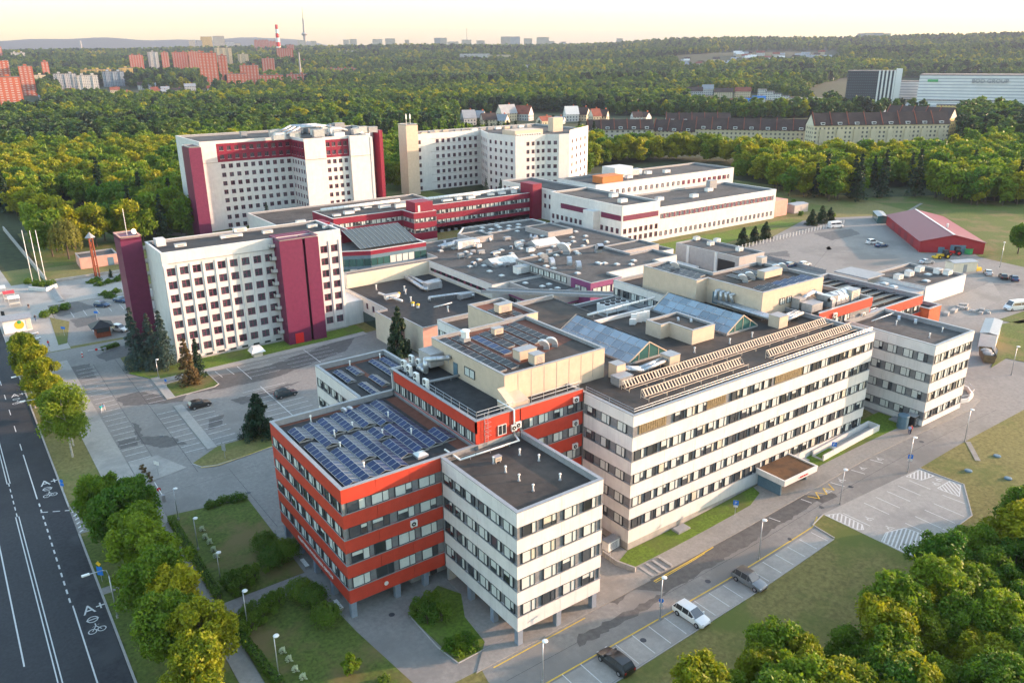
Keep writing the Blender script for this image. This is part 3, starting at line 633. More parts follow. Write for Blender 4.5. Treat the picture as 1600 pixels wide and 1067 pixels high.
# red block
b = thing('clinic_block', 'red striped office block with white lettering and blue solar roof', 'building', (-6, 27, 0))
po = RX(-13.1, 5.5, 15.7, 38.1); walls(b, inset(po, .2), 2.25, 16.9, DARKI); part('soffit', MB().add([(x, y, 2.22) for x, y in po], [(3, 2, 1, 0)]), CONC, b)
banded(b, (-13.1, 38.1), (-13.1, 15.7), 2.2, 17.5, S4, REDP, 2.2, 1.15, .5, 3, rs, blind=.66); banded(b, (-13.1, 15.7), (0, 15.7), 2.2, 17.5, S4, REDP, 3.1, 1.45, .75, 3, rs, blind=.55)
part('panel', MB().box(-13.1, 0, 37.9, 38.1, 2.2, 17.5), REDP, b)
roof_flat(b, po, 17.5, .75, ROOF, edges=[0, 3, 2])
for x, y in ((-12.6, 16.2), (-12.6, 21.6), (-12.6, 27), (-12.6, 32.4), (-12.6, 37.4), (-6.6, 16.4), (-2.6, 16.4), (-6.6, 24)): part('pillar', MB().box(x-.35, x+.35, y-.35, y+.35, -.02, 2.25), PILLAR, b)
part('core_wall', MB().box(-4, 5.4, 17.6, 37.5, 0, 2.2), CONC, b); part('door', MB().box(-1.2, -.2, 17.5, 17.58, .1, 2.1), GLASS, b)
for (x0, x1, y0, y1) in ((-12.4, 4.8, 15.95, 16.4), (-12.4, -.2, 37.0, 37.6), (3.6, 5.3, 17, 37)): part('felt_strip', MB().add([(x0, y0, 16.756), (x1, y0, 16.756), (x1, y1, 16.756), (x0, y1, 16.756)], [(0, 1, 2, 3)]), ROOFR, b)
me = text_mesh('VALSTYBINIS PATOLOGIJOS CENTRAS', .62, .03); me.materials.clear(); me.materials.append(FRAMEW)
wd_ = max(v.co.x for v in me.vertices); o = put('lettering', me, b, (-13.14, 31.6, 2.95)); o.rotation_euler = (math.pi/2, 0, -math.pi/2); o.scale = (11.2/wd_, 1, 1)
part('wall_emblem', MB().tube((-8.3, 15.68, 3.1), (-8.3, 15.62, 3.1), .28, 12), FRAMEW, b)
# white north wing
b = thing('clinic_wing', 'low white wing with solar panels behind the red block', 'building', (6, 46, 0))
po = RX(0, 12.2, 38.1, 54); walls(b, inset(po, .2), 0, 16.9, DARKI)
banded(b, (0, 54), (0, 38.1), 0, 17.5, S4, WHITE, 2.2, 1.1, .5, 2, rs); part('panel', MB().box(0, 12.2, 53.8, 54, 0, 17.5), WHITE, b); part('panel', MB().box(12, 12.2, 38.1, 53.8, 0, 17.5), WHITE, b)
roof_flat(b, po, 17.5, .75, ROOF, edges=[1, 2, 3])
for (x0, x1, y0, y1) in ((.5, 11.7, 52.7, 53.4), (.5, 1.2, 39, 52.6), (5.2, 6.0, 41, 52.4)): part('felt_strip', MB().add([(x0, y0, 16.756), (x1, y0, 16.756), (x1, y1, 16.756), (x0, y1, 16.756)], [(0, 1, 2, 3)]), ROOFR, b)
# red middle block
b = thing('clinic_block', 'red block with a flat black roof and railing behind the solar roof', 'building', (14, 26, 0))
po = RX(5.5, 23.05, 16.2, 39); walls(b, inset(po, .2), 0, 20, DARKI)
banded(b, (5.5, 38.1), (5.5, 16.2), 17.1, 20.5, [(17.35, 18.85)], REDP, 1.9, .55, .45, 3, rs, blind=.6)
banded(b, (12.3, 16.2), (23.05, 16.2), 0, 20.5, [(17.35, 18.75), (13.9, 15.3), (10.4, 11.9), (7, 8.5)], REDP, 2.2, 1.0, .55, 1, rs, blind=.55)
part('panel', MB().box(5.5, 12.29, 16.2, 16.42, 17.3, 20.5), REDP, b); part('plinth', MB().box(5.4, 12.2, 16.1, 16.4, 16.7, 17.3), CONC, b); part('plinth', MB().box(5.4, 5.6, 16.4, 38, 16.7, 17.1), GREYM, b)
f = put('window', frame_mesh(1.3, 1.4, .65, FRAMEW), b, (8.8, 16.16, 17.65)); put('pane', pane_mesh(1.16, 1.26, 'glass'), f, (.07, -.03, .07), 0, False)
part('panel', MB().box(5.7, 23, 38.8, 39, 0, 20.5), WHITE, b); roof_flat(b, po, 20.5, .7, ROOF, edges=[0, 3])
# main white block
b = thing('clinic_block', 'long white five storey ward block with tan louvres and roof skylights', 'building', (50, 20, 0))
S5 = [(17.05, 18.47), (13.5, 15.0), (10.1, 11.55), (6.6, 8.1), (3.3, 4.85)]
po = RX(23.07, 77.7, 6.37, 39); walls(b, inset(po, .2), 0, 19.3, DARKI)
banded(b, (23.07, 16.2), (23.07, 6.37), 1.2, 20, S5, WHITE, 2.3, 1.1, .5, 1, rs, lou=None)
banded(b, (23.07, 6.37), (77.7, 6.37), 1.2, 20, S5, WHITE, 2.25, 1.15, .55, 9, rs, blind=.52, warm=True, lou={0: [(1.2, 6.3), (13.5, 18), (29, 36.5)]})
banded(b, (77.7, 6.37), (77.7, 17), 2, 20, S5[:4], WHITE, 2.4, 1.1, .5, 1, rs)
part('plinth', MB().box(23.2, 77.6, 6.5, 7, -.3, 1.25), CONC, b); part('plinth', MB().box(23.2, 23.6, 7, 16, -.3, 1.25), CONC, b)
roof_flat(b, po, 20, .65, ROOFB, edges=[0, 1, 3]); part('back_parapet', MB().box(30.5, 67, 38.6, 39, 19.3, 20), WHITE, b)
# entrance canopy
b = thing('entrance_canopy', 'white flat canopy with rusty brown roof over the main entrance', 'canopy', (53.7, 4.5, 1))
part('slab', MB().box(49.6, 57.6, 1.2, 6.36, 3.15, 3.9), WHITE, b); part('roof', MB().box(49.85, 57.35, 1.45, 6.3, 3.9, 3.94), RUST, b)
mb = MB()
for x0, x1, y0, y1 in ((49.55, 57.65, 1.15, 1.4), (49.55, 49.8, 1.4, 6.36), (57.4, 57.65, 1.4, 6.36)): mb.box(x0, x1, y0, y1, 3.9, 4.1)
part('edge_trim', mb, FRAMEW, b); part('support_wall', MB().box(50.2, 50.5, 2.2, 6.3, .4, 3.15), DOORB, b); part('entrance_door', MB().box(51, 57, 6.2, 6.34, .8, 3.1), GLASS, b)
part('support_wall', MB().box(56.8, 57.1, 2.4, 6.3, .4, 3.15), DOORB, b)
me = text_mesh('+ PRIEMIMAS', .42, .02); me.materials.clear(); me.materials.append(REDSIGN); o = put('lettering', me, b, (52.9, 1.17, 3.38)); o.rotation_euler = (math.pi/2, 0, 0)
# east block
b = thing('clinic_block', 'white striped four storey end block beside the curved ramp', 'building', (92, 9, 2.7))
po = RX(86.1, 99, .2, 17); walls(b, inset(po, .2), 2, 16.9, DARKI); SE = [(14.2, 15.75), (10.8, 12.35), (7.4, 8.95), (4.0, 5.45)]
banded(b, (86.1, 17), (86.1, .2), 2.9, 17.5, SE, WHITE, 2.35, 1.1, .5, 2, rs, blind=.7); banded(b, (86.1, .2), (99, .2), 2.9, 17.5, SE, WHITE, 1.95, 1.05, .5, 2, rs, blind=.66, warm=True); banded(b, (99, .2), (99, 17), 2.9, 17.5, SE, WHITE, 2.3, 1.1, .5, 2, rs)
part('plinth', MB().box(86.25, 98.9, .35, 16.9, 2, 2.92), CONC, b); roof_flat(b, po, 17.5, .75, ROOFO)
# red plant block and east solar roof
b = thing('clinic_block', 'orange red roof-top storey full of ducts behind the end block', 'building', (86, 26, 2.7))
po = RX(77.72, 94.5, 17, 39); walls(b, inset(po, .2), 2, 20, DARKI); banded(b, (77.72, 17), (94.5, 17), 2.5, 20.5, [(17.3, 18.8), (13.9, 15.3), (10.4, 11.9)], REDP, 2.6, 1.0, .6, 2, rs, blind=.3, span=(2, 11))
part('panel', MB().box(94.3, 94.5, 17.2, 39, 16.5, 20.5), REDP, b); part('panel', MB().box(77.8, 94.3, 38.8, 39, 2, 20.5), WHITE, b); roof_flat(b, po, 20.5, .7, ROOF, edges=[0, 1, 2])
b = thing('clinic_block', 'orange red block with violet solar strips between high black parapets', 'building', (104, 28, 2.7))
po = RX(94.52, 113.3, 17.05, 38.7); walls(b, inset(po, .2), 2, 16.9, DARKI); banded(b, (99, 17.05), (113.3, 17.05), 2.7, 17.5, SE, REDP, 2.4, 1.1, .5, 2, rs, blind=.3)
part('panel', MB().box(113.1, 113.3, 17.3, 38.7, 2, 17.5), REDP, b); part('panel', MB().box(94.6, 113.1, 38.5, 38.7, 2, 17.5), WHITE, b); roof_flat(b, po, 17.5, .9, ROOF, capm=CAPM, edges=[0, 1, 2])
b = thing('brick_annex', 'small orange brick annex stepping down from the solar roof block', 'building', (115.5, 22, 2.7)); po = RX(113.32, 118, 15.4, 31)
walls(b, po, 2, 15, BRICK); roof_flat(b, po, 15, .6, ROOF)
# ---- roof structures
def box_house(label, poly, z0, z1, m, roofm=ROOFB, ph=.45, name='plant_room', cat='plant room'):
    c = Vector((sum(p[0] for p in poly)/len(poly), sum(p[1] for p in poly)/len(poly), z0)); t = thing(name, label, cat, c)
    walls(t, poly, z0-.3, z1, m); roof_flat(t, poly, z1, ph, roofm, th=.3); return t
pm = box_house('large beige plant room with black solar rows on its roof', RX(12.5, 30.1, 19.8, 38.7), 19.3, 23.8, BEIGE)
f = put('window', frame_mesh(2.6, 1.3, 1.3), pm, (12.46, 29.5, 20.9), -math.pi/2)
for x0 in (.07, 1.335): put('pane', pane_mesh(1.2, 1.16, 'blind'), f, (x0, -.04, .07), 0, False)
part('door', MB().box(12.4, 12.48, 31.4, 32.5, 19.8, 21.9), DOORB, pm)
for i in range(7): part('cladding_joint', MB().box(12.5+(i+1)*2.2-.02, 12.5+(i+1)*2.2+.02, 19.775, 19.8, 19.9, 23.7), GREYM, pm)
box_house('narrow beige plant room with red brown roof and two solar rows', RX(25.8, 32.6, 38.72, 49.2), 16, 23.9, BEIGE, ROOFR)
tm = box_house('L shaped beige plant room beside the second glass skylight', [(70.5, 23.6), (88.2, 23.6), (88.2, 38.2), (74.3, 38.2), (74.3, 49.9), (67.5, 49.9), (67.5, 36.1), (70.5, 36.1)], 19.3, 24, BEIGE)
part('door', MB().box(70.4, 70.48, 33.4, 34.6, 19.6, 21.8), DOORB, tm)
for x in (75.5, 77.5, 84.5): 
    f = put('window', frame_mesh(1.3, 1.2, .65), tm, (x, 23.56, 20.9)); put('pane', pane_mesh(1.16, 1.06, 'blind'), f, (.07, -.04, .07), 0, False)
box_house('small L shaped grey lift house between the two glass skylights', [(50.5, 21.5), (55.8, 21.5), (55.8, 29.9), (48.5, 29.9), (48.5, 26.5), (50.5, 26.5)], 19.3, 21.75, BEIGE, ROOFB, .3)
b = thing('clinic_wing', 'low white wing behind the narrow beige plant room', 'building', (36, 47, 0)); po = RX(23.5, 49.3, 39.02, 55.7); walls(b, inset(po, .2), 0, 19.5, DARKI)
banded(b, (23.5, 55.7), (23.5, 39.02), 0, 20, [(17.05, 18.4), (13.5, 15)], WHITE, 2.3, 1.1, .5, 2, rs); part('panel', MB().box(23.5, 49.3, 55.5, 55.7, 0, 20), WHITE, b); roof_flat(b, po, 20, .7, ROOFB, edges=[2, 3])
b = thing('clinic_wing', 'red walled lower roof with a white chiller behind the skylights', 'building', (57, 47, 0)); po = RX(49.4, 65.2, 39.02, 55.5); walls(b, po, 0, 17, REDP); roof_flat(b, po, 17, .6, ROOF)
b = thing('clinic_wing', 'white walled strip with a row of windows beside the purple building', 'building', (70, 48, 2)); po = RX(65.22, 80, 39.02, 56); walls(b, inset(po, .2), 0, 19.6, DARKI)
banded(b, (65.22, 56), (65.22, 39.02), 12, 20.2, [(17.2, 18.7)], WHITE, 2.2, .9, .5, 2, rs); part('panel', MB().box(65.3, 80, 55.8, 56, 0, 20.2), WHITE, b); roof_flat(b, po, 20.2, .6, ROOF, edges=[1, 2, 3])
def skylight(x0, x1, y0, y1, z, hh, label):
    t = thing('glass_skylight', label, 'skylight', ((x0+x1)/2, (y0+y1)/2, z)); xm = (x0+x1)/2; n = 9; ay = (y1-y0)/n
    part('curb', MB().box(x0-.1, x1+.1, y0-.1, y1+.1, z-.05, z+.3), CAPM, t)
    k = {}
    for side in (0, 1):
        for j in range(3):
            a, c = j/3, (j+1)/3; xa, xb = (x0+(xm-x0)*a, x0+(xm-x0)*c) if side == 0 else (x1+(xm-x1)*a, x1+(xm-x1)*c); za, zb = z+.3+hh*a, z+.3+hh*c
            mb = MB().quad((xa, 0, za), (xb, 0, zb), (xb, ay-.06, zb), (xa, ay-.06, za)); me = mb.mesh('pane', SKYL)
            for i in range(n): put('pane', me, t, (0, y0+.03+i*ay, 0))
    mb = MB()
    for i in range(n+1):
        y = y0+i*ay
        for xe in (x0, x1): mb.tube((xe, y, z+.33), (xm, y, z+.33+hh), .06, 4)
    for a in (0, 1/3, 2/3, 1):
        for xe in (x0, x1): mb.tube((xe+(xm-xe)*a, y0, z+.34+hh*a), (xe+(xm-xe)*a, y1, z+.34+hh*a), .05, 4)
    part('frame', mb, STEEL, t)
    for y in (y0, y1): part('gable_glass', MB().add([(x0, y, z+.3), (x1, y, z+.3), (xm, y, z+.3+hh)], [(0, 1, 2)]), GLASSG, t)
    mb = MB()
    for y in (y0-.03, y1+.03):
        for q in (.25, .5, .75): xx = x0+(x1-x0)*q; mb.tube((xx, y, z+.3), (xx, y, z+.3+hh*(1-abs(q-.5)*2)), .05, 4)
        for xe in (x0, x1): mb.tube((xe, y, z+.33), (xm, y, z+.33+hh), .12, 4)
    part('gable_frame', mb, BEIGE, t)
skylight(36.2, 44.6, 21.1, 38.2, 19.35, 2.5, 'glass roof skylight beside the large beige plant room')
skylight(58.5, 66.3, 21.1, 38.2, 19.35, 2.5, 'glass roof skylight beside the L shaped beige plant room')
# ================================================================= OLD HOSPITAL
WIN = cross_window(1.75, 1.7, FRAMEP, 0); WIN1 = cross_window(1.75, 1.7, FRAMEP, 1); WINB = cross_window(1.6, 1.65, FRAMEP, 0); WINC = cross_window(1.7, 1.75, FRAMEP, 0); WINS = cross_window(1.2, 1.7, FRAMEP, 0); WINW = cross_window(1.6, 1.4, FRAMEW, 1)
def grid(parent, p0, p1, z0, z1, first, step, n, ww, zs, wh, m, win, **k): return wallgrid(parent, p0, p1, z0, z1, [first+step*i for i in range(n)], ww, zs, wh, m, win, **k)
# --- front tower with burgundy shaft
a = thing('hospital_tower', 'white seven storey tower with a burgundy lift shaft by the car park', 'building', (13, 124, 0))
po = RX(-7.1, 33.6, 117.3, 131.5); zsA = [19.54-2.93*i for i in range(7)]
wallgrid(a, po[0], po[1], 0, 24.65, [1.55+2.665*i for i in range(9)]+[36.2, 38.85], 1.75, zsA, 1.7, OLDW, WIN); walls(a, po, 0, 24.65, OLDW, skip=(0,)); roof_flat(a, po, 24.65, .6, ROOF, capm=FRAMEW)
for i in range(10):
    x = -7.1+.28+2.665*i; part('pilaster', MB().box(x-.16, x+.16, 117.12, 117.3, 1.2, 21.8), OLDW, a)
for x in (28.0, 30.4, 33.0): part('pilaster', MB().box(x-.14, x+.14, 117.12, 117.3, 1.2, 22.3), OLDW, a)
part('cornice', MB().box(-5.8, 17, 117.15, 117.3, 22.2, 22.35), CONC, a); part('plinth', MB().box(-7.2, 33.7, 117.16, 117.3, 0, .5), CONC, a)
for i in range(9): x = -5.4+2.665*i; part('basement_window', MB().box(x-.7, x+.7, 117.14, 117.17, .55, 1.0), GLASS, a)
sh = part('lift_shaft', MB().box(17.1, 22.5, 113.3, 117.29, 0, 24.6).box(23.1, 26.3, 113.3, 117.29, 0, 24.6).box(22.4, 23.2, 114.2, 117.29, 0, 23.2), BURG, a)
part('slot_shade', MB().box(22.52, 23.08, 114.1, 114.18, .3, 19.5), BLACKM, sh); part('shaft_door', MB().box(18.6, 20.6, 113.22, 113.3, .2, 2.6), REDSIGN, sh)  # black strip paints the shade at the back of the recessed slot
roof_flat(a, RX(17.1, 26.3, 113.3, 119.5), 24.95, .45, ROOF, capm=BURG, th=.3); part('shaft_rear', MB().box(17.1, 26.3, 117.6, 119.5, 24.2, 24.94), BURG, a)
for i in range(8):
    z = 2.2+2.93*i; part('balcony', MB().box(15.9, 17.08, 116.1, 117.28, z, z+.15).box(15.9, 17.08, 116.1, 116.2, z, z+.9).box(15.9, 16.0, 116.1, 117.2, z, z+.9), FRAMEW, a)
st = part('stair_tower', MB().box(-12.1, -7.7, 131.2, 138.2, 0, 26), BURG, a); roof_flat(a, RX(-12.1, -7.7, 131.2, 138.2), 26.3, .5, ROOF, capm=PINK, th=.35); part('stair_head', MB().box(-12.1, -7.7, 131.2, 138.2, 25.6, 25.75), BURG, a)
for i in range(8):
    z = 2.3+2.93*i; part('balcony', MB().box(-7.69, -6.2, 131.52, 134.5, z, z+.2).box(-7.69, -6.2, 131.52, 131.64, z, z+1.0), OLDW, a)
part('rear_block', MB().box(-6.2, 0, 131.52, 136, 0, 23), OLDW, a)
# --- back left tower
b = thing('hospital_tower', 'white ten storey tower with a burgundy upper band at the forest edge', 'building', (75, 265, 0))
H1 = 34; zsB = [23.8-3.22*i for i in range(8)]; P = [(40.5, 254.7), (75.3, 254.7), (75.3, 240.5), (84, 240.5), (84, 242), (94.3, 242), (94.3, 240.5), (103, 240.5), (103, 250), (118, 268), (118, 288), (40.5, 288)]
grid(b, P[0], P[1], 0, 26.2, 7.7, 2.88, 10, 1.6, zsB, 1.65, OLDW, WINB); grid(b, (46.4, 254.7), (75.3, 254.7), 26.2, 33, 1.8, 2.88, 10, 1.6, [30.4, 27.3], 1.65, BURR, WINB); walls(b, [(40.5, 254.7), (46.4, 254.7)], 26.2, H1, OLDW, skip=(1,)); walls(b, [(46.4, 254.7), (75.3, 254.7)], 33, H1, OLDW, skip=(1,))
grid(b, P[1], P[2], 0, 26.2, 1.4, 2.7, 5, 1.5, zsB, 1.65, OLDW, WINB); grid(b, P[1], P[2], 26.2, 33, 1.4, 2.7, 5, 1.5, [30.4, 27.3], 1.65, BURR, WINB); walls(b, [P[1], P[2]], 33, H1, OLDW, skip=(1,))
walls(b, P, 0, H1, OLDW, skip=(0, 1, 4)); grid(b, P[4], P[5], 0, 26.2, 1.5, 2.45, 4, 1.5, zsB, 1.65, OLDW, WINB); grid(b, P[4], P[5], 26.2, 33, 1.5, 2.45, 4, 1.5, [30.4, 27.3], 1.65, BURR, WINB); walls(b, [P[4], P[5]], 33, H1, OLDW, skip=(1,))
roof_flat(b, P, H1, .8, ROOFO, capm=FRAMEW)
part('cornice', MB().box(40.5, 46.4, 254.5, 254.7, 26.1, 26.3).box(75.2, 84, 240.3, 240.5, 26.1, 26.3).box(94.3, 103, 240.3, 240.5, 26.1, 26.3), CONC, b)
part('end_fin', MB().box(118.02, 119.6, 262, 272, 0, 33.5), BURR, b); part('end_fin', MB().box(103, 104, 240.3, 241.4, 0, 33.2), OLDW, b)
part('stair_tower', MB().box(34.2, 38.6, 246, 255.2, 0, 33), BURG, b); roof_flat(b, RX(34.2, 38.6, 246, 255.2), 33.4, .5, ROOF, capm=CAPM, th=.4)
for i in range(10): z = 1.6+3.2*i; part('balcony', MB().box(38.62, 40.48, 254.2, 256.5, z, z+.2).box(38.62, 40.48, 254.2, 254.32, z, z+1.0), OLDW, b)
# --- back middle tower
c = thing('hospital_tower', 'white star shaped tower with a beige stair shaft behind the burgundy wing', 'building', (180, 262, 2.7))
HC = 29.2; zsC = [24.6-3.55*i for i in range(7)]; P = [(143, 277), (180.5, 277), (173.5, 260.5), (174, 239), (190, 237.5), (194.8, 233.6), (200.4, 232.8), (224, 247), (224, 290), (143, 290)]
wallgrid(c, P[0], P[1], 2, HC, [3.0]+[12.8+3.1*i for i in range(8)], 1.7, zsC, 1.75, OLDW, WINC); grid(c, P[1], P[2], 2, HC, 2.2, 4.0, 4, 1.7, zsC, 1.75, OLDW, WINC); grid(c, P[2], P[3], 2, HC, 2.2, 4.1, 5, 1.7, zsC, 1.75, OLDW, WINC)
grid(c, P[3], P[4], 2, HC, 6.6, 2.75, 4, 1.6, zsC, 1.75, OLDW, WINC); grid(c, P[4], P[5], 2, HC, 1.7, 2.8, 2, 1.6, zsC, 1.75, OLDW, WINC); walls(c, P, 2, HC, OLDW, skip=(0, 1, 2, 3, 4, 6)); grid(c, P[6], P[7], 2, HC+1.6, 4, 6.3, 4, 2.0, zsC, 1.75, OLDW, WINC)
roof_flat(c, P, HC, .8, ROOFO, capm=FRAMEW)
for z in [zz-.45 for zz in zsC]+[26.6]: part('string_course', MB().box(152, 180, 276.88, 277, z, z+.12), CONC, c)
part('stair_tower', MB().box(135.6, 141.6, 270, 277.5, 2, 34), BEIGE, c); roof_flat(c, RX(135.6, 141.6, 270, 277.5), 34.4, .4, ROOF, capm=FRAMEW, th=.4)
for i in range(8): z = 3.4+3.55*i; part('balcony', MB().box(141.62, 142.98, 276.2, 278, z, z+.2).box(141.62, 142.98, 276.2, 276.3, z, z+1), OLDW, c)
part('roof_house', MB().box(176, 192, 242, 252, 28.3, 31.2), BEIGE, c); part('roof_house', MB().box(206, 212, 252, 256, 28.3, 35), BEIGE, c)
# --- white complex on the right
d = thing('hospital_wing', 'white wing with burgundy bands facing the glass pavilion roofs', 'building', (148, 150, 2.7)); po = RX(139.5, 157, 132, 170)
zz = [7.0, 4.3]; wallgrid(d, (139.5, 170), (139.5, 132), 2.3, 11, [1.6+2.55*i for i in range(8)]+[28+2.6*i for i in range(4)], 1.5, zz, 1.75, OLDW, WINS.copy() if False else cross_window(1.5, 1.75, FRAMEP, 0)); walls(d, [(139.5, 170), (139.5, 132)], 11, 16.4, OLDW, skip=(1,))
grid(d, (139.5, 132), (157, 132), 2.3, 11, 1.4, 2.45, 7, 1.5, zz, 1.75, OLDW, cross_window(1.5, 1.75, FRAMEP, 0)); walls(d, [(139.5, 132), (157, 132)], 11, 16.4, OLDW, skip=(1,)); walls(d, po, 2.3, 16.4, OLDW, skip=(0, 3)); roof_flat(d, po, 16.4, .7, ROOFO, capm=FRAMEW)
part('burgundy_band', MB().box(140, 156.3, 131.9, 131.99, 11.4, 13.2), BURG, d); part('burgundy_band', MB().box(139.4, 139.49, 132.5, 142.3, 11.4, 13.2), BURG, d); part('burgundy_band', MB().box(139.4, 139.49, 149, 164, 11.4, 13.2), BURG, d)
part('shaft', MB().box(136.6, 139.48, 143, 148.4, 2.3, 13.4), OLDW, d)
d = thing('hospital_wing', 'long low white wing with burgundy window band beside the service yard', 'building', (190, 145, 2.7)); po = RX(157.02, 221, 132.6, 158)
wallgrid(d, po[0], po[1], 2.3, 13.9, [1.6+2.52*i for i in range(25)], 1.3, [10.0, 3.95], 1.7, OLDW, cross_window(1.3, 1.7, FRAMEP, 1)); walls(d, po, 2.3, 13.9, OLDW, skip=(0,)); roof_flat(d, po, 13.9, .7, ROOFO, capm=FRAMEW)
for i in range(24): x = 157.02+1.6+2.52*i+1.26; part('burgundy_panel', MB().box(x-.42, x+.42, 132.52, 132.59, 10.0, 11.7), BURG, d)
part('pink_annex', MB().box(221.02, 231, 134, 144, 2.3, 9), PINK, d)
d = thing('hospital_wing', 'white rear wing with small square windows at the edge of the trees', 'building', (208, 186, 2.7)); po = RX(165, 246, 174, 197)
wallgrid(d, po[0], po[1], 2.3, 16, [2+3.15*i for i in range(25)], 1.5, [11.6], 1.7, OLDW, cross_window(1.5, 1.7, FRAMEP, 1)); walls(d, po, 2.3, 16, OLDW, skip=(0,)); roof_flat(d, po, 16, .7, ROOFO, capm=CAPM)
for i in range(9): x = 214+3.3*i; part('burgundy_panel', MB().box(x-.7, x+.7, 173.9, 173.98, 11.6, 13.3), BURG, d)
part('roof_house', MB().box(186, 196, 186, 194, 15.4, 19.5), OLDW, d)
solo('roof_house', MB().box(172, 183, 178, 184, 15.3, 17.8).box(171.8, 183.2, 177.8, 184.2, 17.8, 18.0), [ORANGE], 'small orange rooftop house on the white rear wing', 'roof house', (177, 181, 15.3))
d = thing('hospital_wing', 'white link building with dark roof behind the burgundy wing', 'building', (150, 200, 2.7)); po = RX(149.5, 164.9, 172, 215); wallgrid(d, (149.5, 215), (149.5, 172), 2.3, 14.5, [2+3*i for i in range(14)], 1.5, [11, 7.2], 1.7, OLDW, cross_window(1.5, 1.7, FRAMEP, 0)); walls(d, po, 2.3, 14.5, OLDW, skip=(3,)); roof_flat(d, po, 14.5, .6, ROOFO, capm=FRAMEW)
# --- burgundy wing
d = thing('hospital_wing', 'burgundy banded three storey wing with long rows of windows', 'building', (105, 195, 1)); P = [(62, 188), (88, 188), (88, 180), (97, 180), (97, 190), (148, 190), (148, 205), (62, 205)]
walls(d, inset(P, .2), 0, 12.4, DARKI); SZ = [(9.6, 11.0), (6.1, 7.5)]
for i, (p, q) in enumerate(zip(P[:5], P[1:6])): banded(d, p, q, 4.8 if i == 4 else 3.4, 13, SZ, BURR, 1.9, .85, .55, max(1, int((Vector(q)-Vector(p)).length/9)), rs, blind=.6)
grid(d, (97, 190.2), (148, 190.2), 0, 4.85, 2, 3.0, 16, 1.4, [2.0], 1.6, OLDW, cross_window(1.4, 1.6, FRAMEP, 0)); walls(d, P, 0, 13, BURR, skip=(0, 1, 2, 3, 4)); walls(d, P[:4], 0, 3.5, OLDW, skip=(3,)); roof_flat(d, P, 13, .5, ROOFO, capm=FRAMEW)
part('stair_head', MB().box(89.5, 96.5, 181.5, 188, 12.4, 16.2), BURR, d); part('end_shaft', MB().box(145, 149.4, 188, 196, 0, 16.5), BURR, d); part('louvre_door', MB().box(90.6, 91.4, 181.42, 181.48, 13, 15.2), FRAMEW, d)
d = thing('hospital_wing', 'dark roofed low wing with a burgundy stair head behind the front tower', 'building', (58, 165, 0)); po = RX(45, 61.9, 160, 190); walls(d, po, 0, 11.5, OLDW); roof_flat(d, po, 11.5, .6, ROOFO, capm=FRAMEW); part('stair_head', MB().box(50, 56, 176, 182, 11, 14.6), BURR, d); part('door', MB().box(54.2, 55, 175.9, 175.98, 11.6, 13.8), FRAMEW, d)
d = thing('hospital_wing', 'white low link with dark roof between two white towers', 'building', (75, 222, 0)); po = RX(50, 120, 205.1, 238); walls(d, po, 0, 9, OLDW); roof_flat(d, po, 9, .6, ROOFO, capm=FRAMEW)
# --- glass pavilion
d = thing('glass_pavilion', 'green glass pavilion with burgundy roof edge and sloping skylight', 'building', (56, 148, 0)); P = [(43.5, 140.5), (50.5, 137), (68, 137), (68, 160), (43.5, 160)]
for i, (p, q) in enumerate(zip(P, P[1:]+P[:1])):
    p, q = Vector(p), Vector(q); L = (q-p).length; u = (q-p)/L; n = Vector((u.y, -u.x)); k = max(2, int(L/1.8))
    for z0, z1, m in ((12.2, 13.4, BURR), (11.2, 12.2, DOORB), (8.4, 9.2, DOORB), (5.2, 5.9, DOORB)): part('fascia', MB().quad((*p, z0), (*q, z0), (*q, z1), (*p, z1)), m, d)
    for z0, z1 in ((9.2, 11.2), (5.9, 8.4), (2.5, 5.2)):
        me = MB().quad((.04, .03, 0), (L/k-.04, .03, 0), (L/k-.04, .03, z1-z0), (.04, .03, z1-z0)); A = me.mesh('pane', GLASSG); B = me.mesh('pane', BLIND)
        if i > 2: continue
        for j in range(k): put('pane', B if rs.random() < .3 else A, d, (*(p+u*j*L/k), z0), math.atan2(u.y, u.x))
        part('mullions', (lambda mb: [mb.obox((*(p+u*j*L/k), z0), (*(u*.06), 0), (*(n*.06), 0), (0, 0, z1-z0)) for j in range(k)] and mb)(MB()), DARKF, d)
roof_flat(d, P, 13.4, .4, ROOFO, capm=FRAMEW)
sk = MB(); part('sloped_skylight', MB().add([(49, 140, 13.5), (67, 140, 13.5), (67, 152, 16.8), (49, 152, 16.8)], [(0, 1, 2, 3)]), mat('tinted_roof_glass', (.075, .09, .085), .35, .1, 1), d)
for j in range(13): x = 49+1.5*j; sk.tube((x, 140, 13.55), (x, 152, 16.85), .06, 4)
part('skylight_bars', sk, STEEL, d); part('skylight_back', MB().box(49, 67, 152, 152.2, 13, 16.85), BURR, d)
# --- low blocks in the middle
d = thing('kitchen_block', 'low cream block with dark flat roof and round ducts', 'building', (50, 108, 0)); P = [(38.3, 87.7), (63.95, 87.7), (63.95, 128.9), (38.4, 128.9), (38.4, 105.2), (35.4, 105.2), (35.4, 96.5), (38.3, 96.5)]
walls(d, P, 0, 6.85, {0: PINK, 1: CREAM, 2: CREAM, 3: None, 4: PINK, 5: CREAM, 6: PINK, 7: CREAM}); roof_flat(d, P, 6.85, .4, ROOF, capm=CAPM, th=.25, edges=[0, 3, 4, 5, 6, 7])
grid(d, P[3], P[4], 0, 6.85, 3, 3.4, 6, 1.3, [4.2], 1.6, OLDW, cross_window(1.3, 1.6, FRAMEP, 0)); f = put('window', WIN, d, (35.9, 96.44, 2.6), 0)
part('ground_floor_glazing', MB().box(38.3, 38.38, 107, 128, .3, 3.1), GLASSG, d)
part('link', MB().box(33.62, 38.38, 118, 128, 0, 6.2), OLDW, d)
